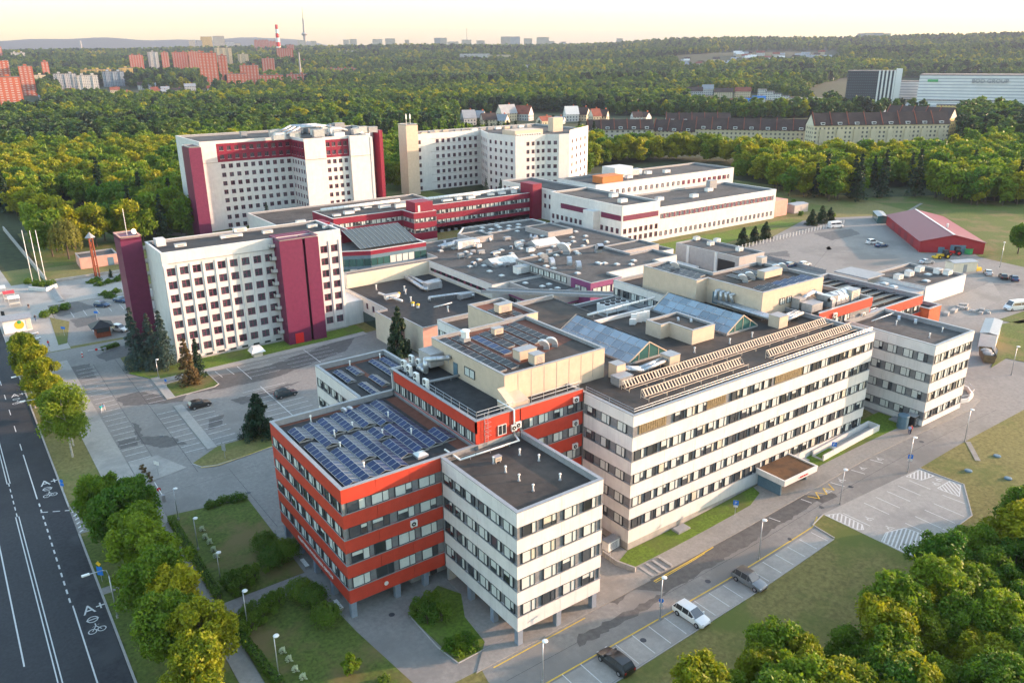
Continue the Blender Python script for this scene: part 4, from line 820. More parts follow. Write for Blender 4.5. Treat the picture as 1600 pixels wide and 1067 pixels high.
for y in (120, 124): put('window', WIN, d, (33.6+.0, y+1.7, 3), -math.pi/2)
d = thing('service_hall', 'wide flat hall roof dotted with small white rooflights', 'building', (90, 120, 0)); P = [(64, 98), (128, 98), (128, 150), (68.2, 150), (68.2, 132), (39.5, 132), (39.5, 129), (64, 129)]
walls(d, P, 0, 10, {i: CREAM if i in (6,) else OLDW for i in range(8)}); roof_flat(d, P, 10, .35, ROOFO, capm=CAPM, th=.3)
part('window_band', MB().box(63.92, 63.98, 100, 128, 7.6, 8.4), GLASS, d)
for i in range(9): part('burgundy_panel', MB().box(63.86, 63.91, 101+3*i, 101.9+3*i, 7.6, 8.4), BURG, d)
d = thing('service_hall', 'small grey hall with purple stripe and green glass windows', 'building', (74, 90, 0)); po = RX(69, 79.55, 83.2, 97.95); walls(d, inset(po, .2), 0, 9.4, DARKI)
banded(d, po[3], po[0], 0, 10, [(4.6, 6.4)], GREYC, 2.6, 1.5, .6, 1, rs, blind=.35); banded(d, po[0], po[1], 0, 10, [(4.6, 6.4)], GREYC, 2.6, 1.5, .6, 1, rs, blind=.7); part('purple_stripe', MB().box(68.92, 68.99, 83.2, 97.9, 6.55, 6.95).box(69, 79.5, 83.12, 83.19, 6.55, 6.95), PURP, d); roof_flat(d, po, 10, .35, ROOFO, edges=[0, 3], th=.3)
d = thing('service_hall', 'purple and grey hall with pale green windows and domed roof fans', 'building', (94, 95, 0)); P = [(79.6, 79), (89.6, 79), (89.6, 84), (108.3, 84), (108.3, 86.5), (117, 86.5), (117, 95.6), (108.3, 95.6), (108.3, 109.5), (79.6, 109.5)]
walls(d, P, 0, 12, {0: PURP, 9: GREYC, **{i: OLDW for i in range(1, 9)}}); roof_flat(d, P, 12, .45, ROOFO, capm=CAPM, th=.3); part('purple_corner', MB().box(79.5, 79.59, 79, 86.3, 0, 12.0), PURP, d)
for y in [80.3, 82.6]+[88+2.3*i for i in range(9)]: f = put('window', frame_mesh(2, 1.5, 1), d, (79.48, y+2, 9.2 if y < 86 else 10.1), -math.pi/2); [put('pane', pane_mesh(.9, 1.36, 'blind'), f, (x0, -.04, .07), 0, False) for x0 in (.07, 1.03)]
for x in (80.2, 83.2, 86.4): f = put('window', frame_mesh(2.7, 1.7, 1.35), d, (x, 78.96, 9), 0); [put('pane', pane_mesh(1.25, 1.56, 'blind'), f, (x0, -.04, .07), 0, False) for x0 in (.07, 1.38)]
solo('walkway_roof', MB().obox((60, 97, 9), (11, -38, 5.5), (3.2, 1, 0), (0, 0, .25)).obox((60, 97, 9.25), (11, -38, 5.5), (.3, 0, 0), (0, 0, .4)).obox((62.9, 98, 9.25), (11, -38, 5.5), (.3, 0, 0), (0, 0, .4)), [GREYM], 'sloping dark walkway roof with pale edge beams beside the grey hall', 'walkway', (65, 80, 9))
for i, (x0, x1, y0, y1, h_) in enumerate(((109.5, 124, 100, 108, 11.6), (110, 120, 134, 146, 11.2), (86, 94, 141, 149, 11.4))):
    q_ = box_house(['low stepped roof block beside the purple hall', 'low stepped roof block at the back of the wide hall', 'low stepped roof block near the glass pavilion'][i], RX(x0, x1, y0, y1), 9.66, h_, GREYC, ROOFO, .3, 'roof_block', 'roof block')
# --- small buildings on the right
k = box_house('grey service building with an open loading bay', RX(136, 147, 80.6, 104.5), 2.7, 9.6, GREYC, ROOFO, .4, 'service_building', 'building')
part('bay_shade', MB().box(135.9, 135.98, 82, 88, 3, 8), BLACKM, k); part('white_pier', MB().box(135.8, 135.98, 88.3, 89.3, 2.4, 9.6), OLDW, k); part('white_pier', MB().box(135.8, 135.98, 99, 100, 2.4, 9.6), OLDW, k)  # black panel stands for the shaded inside of the open bay
for i in range(3): part('store_box', MB().box(131, 135, 94+3*i, 96.7+3*i, 2.4, 4.6), WHITEM, k)
k = box_house('white boiler house with dark roof beside the parked cars', RX(155.2, 175.5, 37.3, 53), 2.7, 7.5, OLDW, ROOFO, .5, 'service_building', 'building'); part('side_annex', MB().box(142, 155.18, 37.5, 49, 2.4, 6.6), GREYC, k); part('canopy', MB().box(150, 158, 50, 60, 7.5, 7.8), GREYM, k)
ua = Vector((.73, .68)); va = Vector((.68, -.73)); o0 = Vector((210.5, 68.5)); A0, B0, C0, D0 = o0, o0+va*19, o0+va*19+ua*45, o0+ua*45
bn = thing('barn', 'long dark red sheet metal barn with a low pitched roof', 'barn', (*(o0+va*9.5+ua*22), 2.7))
for p, q in ((A0, B0), (B0, C0), (D0, A0)): part('wall', MB().quad((*p, 2.4), (*q, 2.4), (*q, 6.3), (*p, 6.3)), BARNR, bn)
R0, R1 = (A0+B0)/2, (C0+D0)/2
for p, r in ((A0, R0), (D0, R1)): part('gable', MB().add([(*p, 6.3), (*(p+va*19), 6.3), (*r, 8.6)], [(0, 1, 2)]), BARNR, bn)
part('wall', MB().quad((*C0, 2.4), (*D0, 2.4), (*D0, 6.3), (*C0, 6.3)), BARNR, bn); e = -va*.5; g = ua*.5
part('roof', MB().obox((*(A0+e-g), 6.2), (*(ua*46), 0), (*(R0-A0-e), 2.42), (0, 0, .12)).obox((*(B0-e-g), 6.2), (*(ua*46), 0), (*(R0-B0+e), 2.42), (0, 0, .12)), BARNT, bn)
part('ridge_cap', MB().obox((*(R0-g-va*.35), 8.72), (*(ua*46), 0), (*(va*.7), 0), (0, 0, .1)), FRAMEW, bn)
for s0, s1, z in ((9, 13.6, 5.4), (5.5, 7.4, 4.6)): part('gate', MB().obox((*(A0+va*s0-ua*.06), 2.6), (*(va*(s1-s0)), 0), (*(ua*.05), 0), (0, 0, z-2.6)), DOORB, bn)
for s in (8, 16, 24, 33): part('gate', MB().obox((*(A0+ua*s-va*.06), 2.6), (*(ua*3.6), 0), (*(va*.05), 0), (0, 0, 2.8)), BARNT, bn)
part('vent', MB().tube((*(R0+va*2+ua*14), 8.2), (*(R0+va*2+ua*14), 9.6), .35, 8), WHITEM, bn)
# --- left side small structures
q0, q1 = G(127, 421), G(186, 413); u = (q1-q0).normalized(); n = Vector((-u.y, u.x, 0)); L = (q1-q0).length
t = thing('transformer_house', 'low pink transformer house with dark flat roof at the forest edge', 'building', q0+u*L/2)
P = [tuple((q0-n*0)[:2]), tuple(q1[:2]), tuple((q1+n*9)[:2]), tuple((q0+n*9)[:2])]; walls(t, P, 0, 3.6, PINK); roof_flat(t, P, 3.6, .4, ROOFO, th=.3); part('door', MB().obox((*(q0+u*L*.72-n*.05)[:2], .1), (*(u*1.8)[:2], 0), (*(n*.04)[:2], 0), (0, 0, 2.6)), DOORB, t)
q = G(152, 433); t = thing('timber_tower', 'rust red timber column with small pointed roof on the plaza', 'sculpture', q)
mb = MB()
for dx, dy in ((-.5, -.5), (.5, -.5), (0, .6)): mb.tube((q.x+dx*1.2, q.y+dy*1.2, 0), (q.x+dx*.9, q.y+dy*.9, 12.5), .22, 6)
for z in (3, 6, 9, 12): mb.tube((q.x-.6, q.y-.5, z), (q.x+.6, q.y+.4, z+.5), .16, 6)
part('posts', mb, WOODR, t); part('roof', MB().tube((q.x, q.y, 12.4), (q.x, q.y, 14), 1.5, 8, 0, .05), GREYM, t); part('bell', MB().ball((q.x, q.y, 11.4), .4), GREYM, t)
for i, (x, y) in enumerate(((52, 445), (64, 446), (73, 445))):
    q = G(x, y); solo('flagpole', MB().tube((q.x, q.y, 0), (q.x, q.y, 16.5), .13, 8, 0, .07).tube((q.x, q.y, 0), (q.x, q.y, .5), .25, 8), [LAMPG], 'tall white flagpole standing in a hedge', 'flagpole', q, 'flagpoles on the plaza', True)
q0, q1, q2 = G(45, 454), G(73, 456), G(90, 449); mb = MB()
for p, r in ((q0, q1), (q1, q2)): d_ = (r-p); w_ = Vector((-d_.y, d_.x, 0)).normalized()*.4; mb.obox((*p[:2], 0), (*d_[:2], 0), (*w_[:2], 0), (0, 0, 1.1))
solo('planter_wall', mb, [OLDW], 'low white curved planter wall below the flagpoles', 'wall', q0)
q0, q1 = G(75, 443), G(190, 426); d_ = q1-q0; w_ = Vector((-d_.y, d_.x, 0)).normalized()*.5; solo('retaining_wall', MB().obox((*q0[:2], 0), (*d_[:2], 0), (*w_[:2], 0), (0, 0, .9)), [CONC], 'long low pale stone wall along the plaza', 'wall', q0)
q0, q1 = G(5, 360), G(72, 442); d_ = q1-q0; w_ = Vector((-d_.y, d_.x, 0)).normalized()*.4; solo('retaining_wall', MB().obox((*q0[:2], 0), (*d_[:2], 0), (*w_[:2], 0), (0, 0, 1.6)), [CONC], 'grey concrete wall running along the forest edge towards the flagpoles', 'wall', q0)
# ================================================================= ROOF EQUIPMENT
def RP(u, v, z): p = at_z(u, v, z); return Vector((p[0], p[1], z))
def vents(pxs, z, label, group, h=.75, r=.09):
    k = ('vent', h, r)
    if k not in _WM: _WM[k] = (MB().tube((0, 0, -.05), (0, 0, h), r, 8).mesh('pipe', WHITEM, smooth=True), MB().tube((0, 0, h-.02), (0, 0, h+.14), r*1.7, 8).mesh('cap', WHITEM, smooth=True), MB().tube((0, 0, -.05), (0, 0, .12), r*2, 8).mesh('flashing', GREYM, smooth=True))
    for u, v in pxs:
        t = thing('vent_pipe', label, 'vent pipe', RP(u, v, z), group)
        for n_, me in zip(('pipe', 'cap', 'flashing'), _WM[k]): put(n_, me, t, (0, 0, 0), 0, False)
def domes(pxs, z, label, group, s=1.1):
    k = ('dome', s)
    if k not in _WM: _WM[k] = (MB().box(-s/2, s/2, -s/2, s/2, -.05, .3).mesh('curb', GREYM), MB().add([(-s/2, -s/2, .3), (s/2, -s/2, .3), (s/2, s/2, .3), (-s/2, s/2, .3), (-s/5, -s/5, .52), (s/5, -s/5, .52), (s/5, s/5, .52), (-s/5, s/5, .52)], [(4, 5, 6, 7), (0, 1, 5, 4), (1, 2, 6, 5), (2, 3, 7, 6), (3, 0, 4, 7)]).mesh('dome', BLIND))
    for p in pxs:
        p = RP(*p, z) if len(p) == 2 else Vector(p); t = thing('rooflight', label, 'rooflight', p, group)
        put('curb', _WM[k][0], t, (0, 0, 0), 0, False); put('dome', _WM[k][1], t, (0, 0, 0), 0, False)
def fan_disc(mb, c, r, ax, m=1):
    c = Vector(c); ax = Vector(ax); mb.tube(c, c+ax*.02, r, 12, m); mb.tube(c+ax*.02, c+ax*.04, r*.3, 8, 0)
def ac(p, rot, label, group=None, w_=.95, d_=.36, h=1.35, fans=2, name='air_conditioner'):
    t = thing(name, label, 'air conditioner', p, group, rot); k = ('ac', w_, h, fans, d_)
    if k not in _WM:
        a = MB().box(-w_/2, w_/2, -d_/2, d_/2, .12, h+.12).mesh('case', WHITEM); b_ = MB().box(-w_/2+.05, -w_/2+.15, -d_/2, d_/2, -.02, .12).box(w_/2-.15, w_/2-.05, -d_/2, d_/2, -.02, .12).mesh('foot', GREYM)
        g = MB()
        for i in range(fans): fan_disc(g, (-.08, -d_/2-.005, .12+h*(i+.5)/fans), min(h/fans, w_)*.38, (0, -1, 0), 1)
        _WM[k] = (a, b_, g.mesh('fan', [WHITEM, BLACKM]))
    for n_, me in zip(('case', 'foot', 'fan'), _WM[k]): put(n_, me, t, (0, 0, 0), 0, False)
    return t
def unit(p, sx, sy, h, label, m=None, group=None, legs=True, top=None, rot=0, louvre=True, name='ventilation_unit', cat='ventilation unit'):
    t = thing(name, label, cat, p, group, rot); z0 = .25 if legs else -.02; mm = m or WHITEM
    put('casing', MB().box(-sx/2, sx/2, -sy/2, sy/2, z0, h).mesh('casing', mm), t, (0, 0, 0), 0, False); put('lid', MB().box(-sx/2-.06, sx/2+.06, -sy/2-.06, sy/2+.06, h, h+.07).mesh('lid', top or CAPM), t, (0, 0, 0), 0, False)
    if legs: put('base_frame', MB().box(-sx/2+.08, -sx/2+.2, -sy/2+.05, sy/2-.05, -.02, .25).box(sx/2-.2, sx/2-.08, -sy/2+.05, sy/2-.05, -.02, .25).mesh('base_frame', GREYM), t, (0, 0, 0), 0, False)
    if louvre:
        mb = MB(); n = 5
        for i in range(n): z = z0+.15+(h-z0-.3)*i/n; mb.box(-sx*.3, sx*.3, -sy/2-.03, -sy/2, z, z+(h-z0-.3)/n*.55)
        put('louvre', mb.mesh('louvre', GREYM), t, (0, 0, 0), 0, False)
    return t
def goose(p, rot, s, label, group=None):
    """curved cowl fan"""
    t = thing('roof_cowl', label, 'roof cowl', p, group, rot); mb = MB(); n = 7
    for i in range(n):
        a0, a1 = math.pi*.72*i/n, math.pi*.72*(i+1)/n; f = lambda a, r: (s*.9-r*math.cos(a)-s*.0, r*math.sin(a)+s*.35)
        for r in (1,):
            (x0, z0), (x1, z1), (x2, z2), (x3, z3) = f(a0, s), f(a1, s), f(a1, s*.25), f(a0, s*.25)
            mb.add([(x0, -s*.4, z0), (x1, -s*.4, z1), (x1, s*.4, z1), (x0, s*.4, z0), (x3, -s*.4, z3), (x2, -s*.4, z2), (x2, s*.4, z2), (x3, s*.4, z3)], [(0, 1, 2, 3), (0, 4, 5, 1), (3, 2, 6, 7), (4, 7, 6, 5)])
    put('hood', mb.mesh('hood', STEEL), t, (0, 0, 0), 0, False); put('curb', MB().box(-s*.15, s*.7, -s*.45, s*.45, -.03, s*.4).mesh('curb', GREYM), t, (0, 0, 0), 0, False)
    return t
def ductwork(name, pts, r, label, m=None, legs=True, group=None, square=False):
    pts = [Vector(p) for p in pts]; t = thing(name, label, 'duct', pts[0], group); mb = MB()
    if square:
        for a, b_ in zip(pts, pts[1:]):
            d_ = (b_-a); u_ = d_.normalized(); n_ = Vector((-u_.y, u_.x, 0)); n_ = n_.normalized() if n_.length > .01 else Vector((1, 0, 0)); k_ = u_.cross(n_)
            mb.obox(a-n_*r-k_*r-u_*r*.2, d_+u_*r*.4, n_*2*r, k_*2*r)
    else: mb.path(pts, r, 10)
    part('pipe', mb, m or STEEL, t, smooth=not square)
    if not square:
        mb = MB()
        for a, b_ in zip(pts, pts[1:]):
            k_ = max(1, int((b_-a).length/2.2)); d_ = (b_-a).normalized()
            for i in range(1, k_+1): q_ = a.lerp(b_, i/(k_+1)); mb.tube(q_-d_*.04, q_+d_*.04, r*1.07, 10)
        part('joint_rings', mb, GREYM, t)
    if legs:
        mb = MB()
        for a, b_ in zip(pts, pts[1:]):
            if abs(b_.z-a.z) > .4: continue
            k_ = max(1, int((b_-a).length/2.5))
            for i in range(k_): q_ = a.lerp(b_, (i+.5)/k_); mb.tube((q_.x, q_.y, q_.z-r-legs_h(q_)), q_, .05, 5)
        if mb.v: part('supports', mb, GREYM, t)
    return t
_LEG = [.5]
def legs_h(q): return _LEG[0]
def railing(pts, z, label, h=1.05, step=1.8, m=None):
    t = thing('roof_railing', label, 'railing', (*pts[0], z)); mb = MB(); pm_ = []
    for a, b_ in zip(pts, pts[1:]):
        a, b_ = Vector((*a, z)), Vector((*b_, z)); n = max(1, int((b_-a).length/step))
        for hh in (h, h*.55): part('rail', MB().tube(a+Vector((0, 0, hh)), b_+Vector((0, 0, hh)), .03, 5), m or STEEL, t)
        for i in range(n+1): q_ = a.lerp(b_, i/n); part('post', MB().tube(q_, q_+Vector((0, 0, h)), .03, 5), m or STEEL, t)
# white block roof
zr = 16.75
vents([(842, 720), (812, 711), (790, 738), (811, 751), (833, 767), (875, 750), (771, 724)], zr, 'short white vent pipe on the white block roof', 'vents on the white block roof')
t = unit(RP(777, 722, zr), .9, .6, .8, 'small tan fan unit in the middle of the white block roof', m=BEIGE)
zq = zr+.45; A_ = [RP(695, 702, zq), RP(719, 718, zq), RP(811, 688, zq), RP(803, 678, zq)]; A_[3].y = 16.0; A_.append(Vector((A_[3].x, 16.05, 20.6))); A_.append(Vector((A_[3].x, 19.7, 20.7)))
ductwork('roof_pipe', A_, .12, 'white insulated pipe crossing the roofs below the red wall', WHITEM)
domes([(657, 712)], zr, 'square white roof hatch beside the solar panels', None, 1.5)
# solar fields on the red block and its wing
lab = 'double sided row of blue solar panels on the red block roof'; grp = 'solar rows on the red block'
xs_ = [-11.9+2.12*i for i in range(8)]
for i, x in enumerate(xs_):
    segs = [[(17.0, 29.5), (31.0, 35.0)], [(17.0, 26.2), (27.6, 35.2)], [(17.2, 20.5), (21.6, 29.0), (30.4, 35.6)], [(17.2, 29.0), (30.2, 36.0)], [(19.4, 24.5), (25.6, 28.8), (30.0, 36.2)], [(19.6, 28.5), (29.2, 36.4)], [(19.8, 36.6)], [(20.0, 24.0)]][i]
    for j_, (y0, y1) in enumerate(segs): solar_row(x, x+2.06, y0, y1, zr, 'y', 1.05, ['outermost', 'second', 'third', 'fourth', 'fifth', 'sixth', 'seventh', 'short innermost'][i]+' line of blue solar panels from the street side edge, '+['front', 'rear' if len(segs) == 2 else 'middle', 'rear'][j_]+' stretch', grp)
for x, y0, y1 in ((1.6, 45.6, 51.0), (4.0, 47.6, 51.4), (2.6, 39.2, 44.2), (5.2, 41.4, 46.0), (8.2, 40, 52), (10.0, 45, 51.8)): solar_row(x, x+1.5, y0, y1, zr, 'y', 1.05, 'short double row of solar panels on the low white wing', 'solar rows on the white wing')
vents([(486, 660), (551, 670), (523, 683), (532, 702), (569, 734), (607, 654), (598, 682), (643, 680), (547, 573), (594, 562)], zr, 'slim white vent between blue solar panels', 'vents among the solar rows', .9)
for u_, v_ in ((542, 646), (551, 644)): goose(RP(u_, v_, zr), 2.2, .6, 'white twin cowl at the back of the solar roof', 'twin cowls on the solar roof')
# red middle block roof
zm = 19.8
for u_, v_ in ((632, 580), (640, 588), (644, 572), (655, 578), (651, 600), (666, 610)): ac(RP(u_, v_, zm), -1.5, 'white outdoor condenser on the red block roof edge', 'condensers on the red block roof', 1.0, .42, 1.6)
railing([(5.9, 28.5), (5.9, 16.6), (11.5, 16.6)], 20.5, 'steel railing along the red block roof edge'); railing([(14.5, 16.6), (22.6, 16.6)], 20.5, 'steel railing in front of the beige plant room')
ductwork('roof_duct', [(12.1, 38, 20.6), (9, 36.5, 20.6), (9, 34.5, 20.6), (9, 34.5, 22.4), (11.8, 33.2, 22.4), (12.3, 33.2, 22.4)], .38, 'fat grey S shaped duct on the side of the plant room', STEEL); part('duct_box', MB().box(10.2, 12.48, 35.2, 38.6, 20.6, 22.6), GREYC, pm)
ductwork('roof_pipe', [(7.2, 31.5, 20.3), (12.4, 31.0, 20.3)], .2, 'straight dark pipe lying across the black roof', GREYM)
part('corner_pod', MB().add([(11.3, 17.2, 19.8), (12.45, 17.2, 19.8), (12.45, 19.8, 19.8), (11.3, 19.8, 19.8), (11.3, 17.2, 20.9), (12.45, 17.2, 20.9), (12.45, 19.8, 22.3), (11.3, 19.8, 22.3)], [(4, 5, 6, 7), (0, 1, 5, 4), (1, 2, 6, 5), (3, 0, 4, 7)]), BEIGE, pm)
part('corner_pod', MB().add([(12.6, 17.4, 19.8), (14.8, 17.4, 19.8), (14.8, 19.79, 19.8), (12.6, 19.79, 19.8), (12.6, 17.4, 20.7), (14.8, 17.4, 20.7), (14.8, 19.79, 21.3), (12.6, 19.79, 21.3)], [(4, 5, 6, 7), (0, 1, 5, 4), (1, 2, 6, 5), (3, 0, 4, 7)]), BEIGE, pm)
t = thing('roof_ladder', 'caged steel ladder on the corner of the red wall', 'ladder', (7, 16.1, 16.8)); mb = MB()
for x in (6.7, 7.2): part('side_rail', MB().tube((x, 16.0, 16.8), (x, 16.0, 21.5), .03, 5), STEEL, t)
for i in range(13): part('rung', MB().tube((6.7, 16.0, 17+.33*i), (7.2, 16.0, 17+.33*i), .02, 4), STEEL, t)
for i in range(5): part('cage_hoop', MB().path([(6.6, 16, 18.5+.6*i), (6.6, 15.4, 18.5+.6*i), (7.3, 15.4, 18.5+.6*i), (7.3, 16, 18.5+.6*i)], .02, 4), STEEL, t)
for x, z in ((11.2, 18.2), (11.9, 18.4)): ac((x, 15.95, z-.5), 0, 'white wall box beside the pipe on the red wall', 'wall boxes', .8, .3, .8, 1)
for z in (19.2, 15.7, 12.2): ac((21.6, 15.95, z-.3), 0, 'white air conditioner hung on the red wall beside the long block', 'air conditioners on the red wall', .85, .3, .75, 1)
ac((-4.2, 15.5, 9.5), 0, 'white air conditioner on the front of the red block', None, .85, .3, .8, 1)
# plant room roof
zp = 23.35
for x, y0, y1, m in ((13.2, 22, 38, PVD), (15.2, 22, 37.6, PVD), (17.6, 27, 36, PVB), (19.6, 29, 36.6, PVD), (21.6, 28.5, 37, PVD), (23.8, 28, 37.4, PVD), (25.8, 27, 37.6, PVD)): solar_row(x, x+1.35, y0, y1, zp, 'y', 1.6, 'low row of black solar panels on the beige plant room roof', 'solar rows on the plant room', m, .05, False, .16)
part('felt', MB().add([(12.9, 21.6, zp+.006), (29.6, 26.4, zp+.006), (29.6, 38.3, zp+.006), (12.9, 38.3, zp+.006)], [(0, 1, 2, 3)]), ROOFR, pm)
unit(RP(820, 560, zp), 3.0, 1.6, 1.5, 'long grey ventilation box on the plant room roof', BEIGE, louvre=False); unit(RP(838, 568, zp), 1.7, 1.5, 1.5, 'square grey ventilation box next to the long one', BEIGE); unit(RP(777, 523, zp), 1.6, 1.0, 1.1, 'small grey ventilation box near the back of the plant room roof', BEIGE)
for u_, v_ in ((857, 545), (870, 541)): goose(RP(u_, v_, zp), 2.4, 1.0, 'silver curved cowl beside the black solar rows', 'curved cowls on the plant room')
t = thing('exhaust_fan', 'white round exhaust fan at the corner of the plant room roof', 'fan', RP(727, 535, zp)); put('base', MB().box(-.6, .6, -.6, .6, -.02, .8).mesh('base', GREYM), t, (0, 0, 0), 0, False); put('drum', MB().tube((0, 0, .8), (0, 0, 1.8), .62, 12).tube((0, 0, 1.8), (0, 0, 2.0), .8, 12, 0, .5).mesh('drum', WHITEM), t, (0, 0, 0), 0, False)
for x in (27.2, 29.2): solar_row(x, x+1.3, 40, 45.5, 23.45, 'y', 1.6, 'black solar row on the narrow plant room roof', 'solar rows on the narrow plant room', PVD, .05, False, .16)
unit(RP(786, 488, 23.45), 2.6, 1.5, 1.5, 'grey ventilation box on the narrow plant room roof', BEIGE)
unit((31.5, 18.6, 19.35), 1.7, 1.7, 2.2, 'tall beige duct housing against the plant room wall', BEIGE, legs=False, louvre=False); unit((30.4, 16.4, 19.35), 2.6, 1.8, 1.3, 'grey louvred intake box beside the plant room', STEEL); ductwork('roof_duct', [(32.2, 18.8, 20.5), (34.6, 16.6, 20.3), (40.4, 17.4, 20.3)], .3, 'twin silver duct leading to the first beige housing', STEEL); ductwork('roof_duct', [(32.2, 19.5, 20.5), (34.9, 17.5, 20.3), (40.4, 18.2, 20.3)], .3, 'silver duct running beside the twin duct by the skylight', STEEL); unit((41.6, 17.8, 19.35), 2.2, 2.0, 1.6, 'beige duct housing in front of the first skylight', BEIGE, legs=False, louvre=False)
# long block roof: collector racks, railing
zl = 19.35
def rack(u0, v0, u1, v1, label, h=1.25):
    a, b_ = RP(u0, v0, zl), RP(u1, v1, zl); y = (a.y+b_.y)/2; x0, x1 = a.x, b_.x; t = thing('collector_rack', label, 'solar collector', ((x0+x1)/2, y, zl))
    for yy, zz in ((y-.35, .45), (y+.35, h)): part('rail', MB().tube((x0, yy, zl+zz), (x1, yy, zl+zz), .06, 6), BEIGE, t)
    n = int((x1-x0)/3.2)
    for i in range(n+1):
        x = x0+(x1-x0)*i/n; part('post', MB().tube((x, y+.35, zl-.02), (x, y+.35, zl+h), .045, 5).tube((x, y-1.2, zl+.3), (x, y+.35, zl+.32), .04, 5).tube((x, y-1.2, zl-.02), (x, y-1.2, zl+.6), .045, 5).tube((x, y-.35, zl+.45), (x, y+.35, zl+h), .04, 5), BEIGE, t)
    part('lower_rail', MB().tube((x0, y-1.2, zl+.6), (x1, y-1.2, zl+.6), .05, 6), BEIGE, t)
    me = MB().obox((-.05, -.34, .47), (0, .66, .74), (0, -.03, .03), (.20, 0, 0)).mesh('slat', BEIGE); k = int((x1-x0)/.6)
    for i in range(k): put('slat', me, t, (x0+.3+i*(x1-x0-.5)/k, y, zl))
rack(975, 610, 1290, 507, 'long rack of tan slatted collectors along the ward block roof'); rack(1005, 624, 1158, 571, 'short rack of tan collectors near the front corner of the ward roof'); rack(1206, 563, 1324, 514, 'short rack of tan collectors near the far end of the ward roof')
railing([(23.4, 16), (23.4, 6.7), (77.3, 6.7)], 20.05, 'thin steel railing along the ward block roof edge', .8, 3.2)
vents([(1085, 551), (1046, 563), (1140, 537), (1175, 527)], zl, 'short white vent on the brown ward roof', 'vents on the ward roof')
unit((69.4, 19.2, zl), 2.4, 2.2, 2.0, 'beige duct housing in front of the second skylight', BEIGE, legs=False, louvre=False)
for i in range(4): ductwork('roof_duct', [(72.0, 33-i*1.1, 22.4), (69.4-.0*i, 33-i*1.1, 22.4), (69.2+i*.4, 33-i*1.1, 20.6), (68.9+i*.45, 20.6, 20.4)], .28, 'silver hooked duct running down beside the second skylight', STEEL, group='hooked ducts by the skylight')
for i in range(3): ductwork('roof_duct', [(70.6, 19.9-i*.7, 20.3), (76.5, 20.8-i*.7, 20.3)], .3, 'silver duct entering the beige housing', STEEL, group='ducts into the housing')
for u_, v_ in ((990, 497), (998, 495), (1005, 494), (1010, 492)): ac(RP(u_, v_+9, zl), 2.5, 'white condenser behind the lift house', 'condensers by the lift house', 1.0, .5, 1.7)
ac(RP(988, 508, zl), 2.5, 'low white condenser beside the tall ones at the lift house', None, 1.0, .5, 1.0, 1)
for u_, v_ in ((1060, 503), (1080, 505)): goose(RP(u_, v_-1, 21.45), 1, .45, 'little white mushroom vent on the lift house roof', 'lift house vents')
# chiller
t = thing('chiller', 'white V shaped chiller on the lower roof', 'chiller', (58.2, 48.5, 16.4)); 
for i in range(4): part('coil', MB().add([(55.6+i*1.4, 47, 17.1), (56.9+i*1.4, 47, 17.1), (56.9+i*1.4, 50, 17.1), (55.6+i*1.4, 50, 17.1), (55.5+i*1.4, 47, 18.6), (56.95+i*1.4, 47, 18.6), (56.95+i*1.4, 50, 18.6), (55.5+i*1.4, 50, 18.6)], [(4, 5, 6, 7), (0, 1, 5, 4), (1, 2, 6, 5), (2, 3, 7, 6), (3, 0, 4, 7)]), WHITEM, t)
for i in range(4):
    for y in (47.8, 49.2): part('fan', MB().tube((56.2+i*1.4, y, 18.6), (56.2+i*1.4, y, 18.85), .5, 12), BLACKM, t)
mb = MB()
for x in (55.6, 58.4, 61.2):
    for y in (47.1, 49.9): mb.box(x-.07, x+.07, y-.07, y+.07, 16.4, 17.1)
part('frame', mb, WHITEM, t); part('platform', MB().box(52, 64, 45, 51, 16.42, 16.6), GREYM, t)
for i in range(5): ac((52.4+i*.0, 47+i*1.1, 16.6), -1.57, 'small white unit beside the chiller', 'small units by the chiller', .9, .4, .9, 1)
ductwork('roof_pipe', [(45, 40.6, 20.6), (62, 41.2, 20.6)], .22, 'long pale pipe along the edge behind the skylights', WHITEM)
# L plant room roof and ducts
zt_ = 23.55
for i in range(6): solar_row(72.6+i*2.45, 74.4+i*2.45, 24.4, 27.4, zt_, 'y', 1.5, 'pair of blue black solar panels near the edge of the L shaped plant room', 'solar pairs on the L shaped plant room', PVD if i < 2 else PVB, .08, False, .16)
for x, y0, y1 in ((75.5, 31, 36), (78.5, 32, 37), (81, 32, 37), (69, 37.5, 48.5), (71.2, 38.5, 48.5)): solar_row(x, x+1.5, y0, y1, zt_, 'y', 1.6, 'black solar row on the L shaped plant room', 'solar rows on the L shaped plant room', PVD, .05, False, .16)
for u_, v_ in ((1167, 441), (1178, 437), (1220, 425), (1229, 423), (1060, 421)): goose(RP(u_, v_, zt_), 2.4, 1.1, 'silver curved cowl on the L shaped plant room', 'curved cowls on the L shaped plant room')
unit(RP(1202, 433, zt_), 5.2, 1.7, 1.5, 'long grey ventilation box between curved cowls', BEIGE, louvre=False); unit(RP(1189, 414, zt_), 1.6, 1.4, 1.6, 'small silver fan box at the back of the L shaped plant room', STEEL)
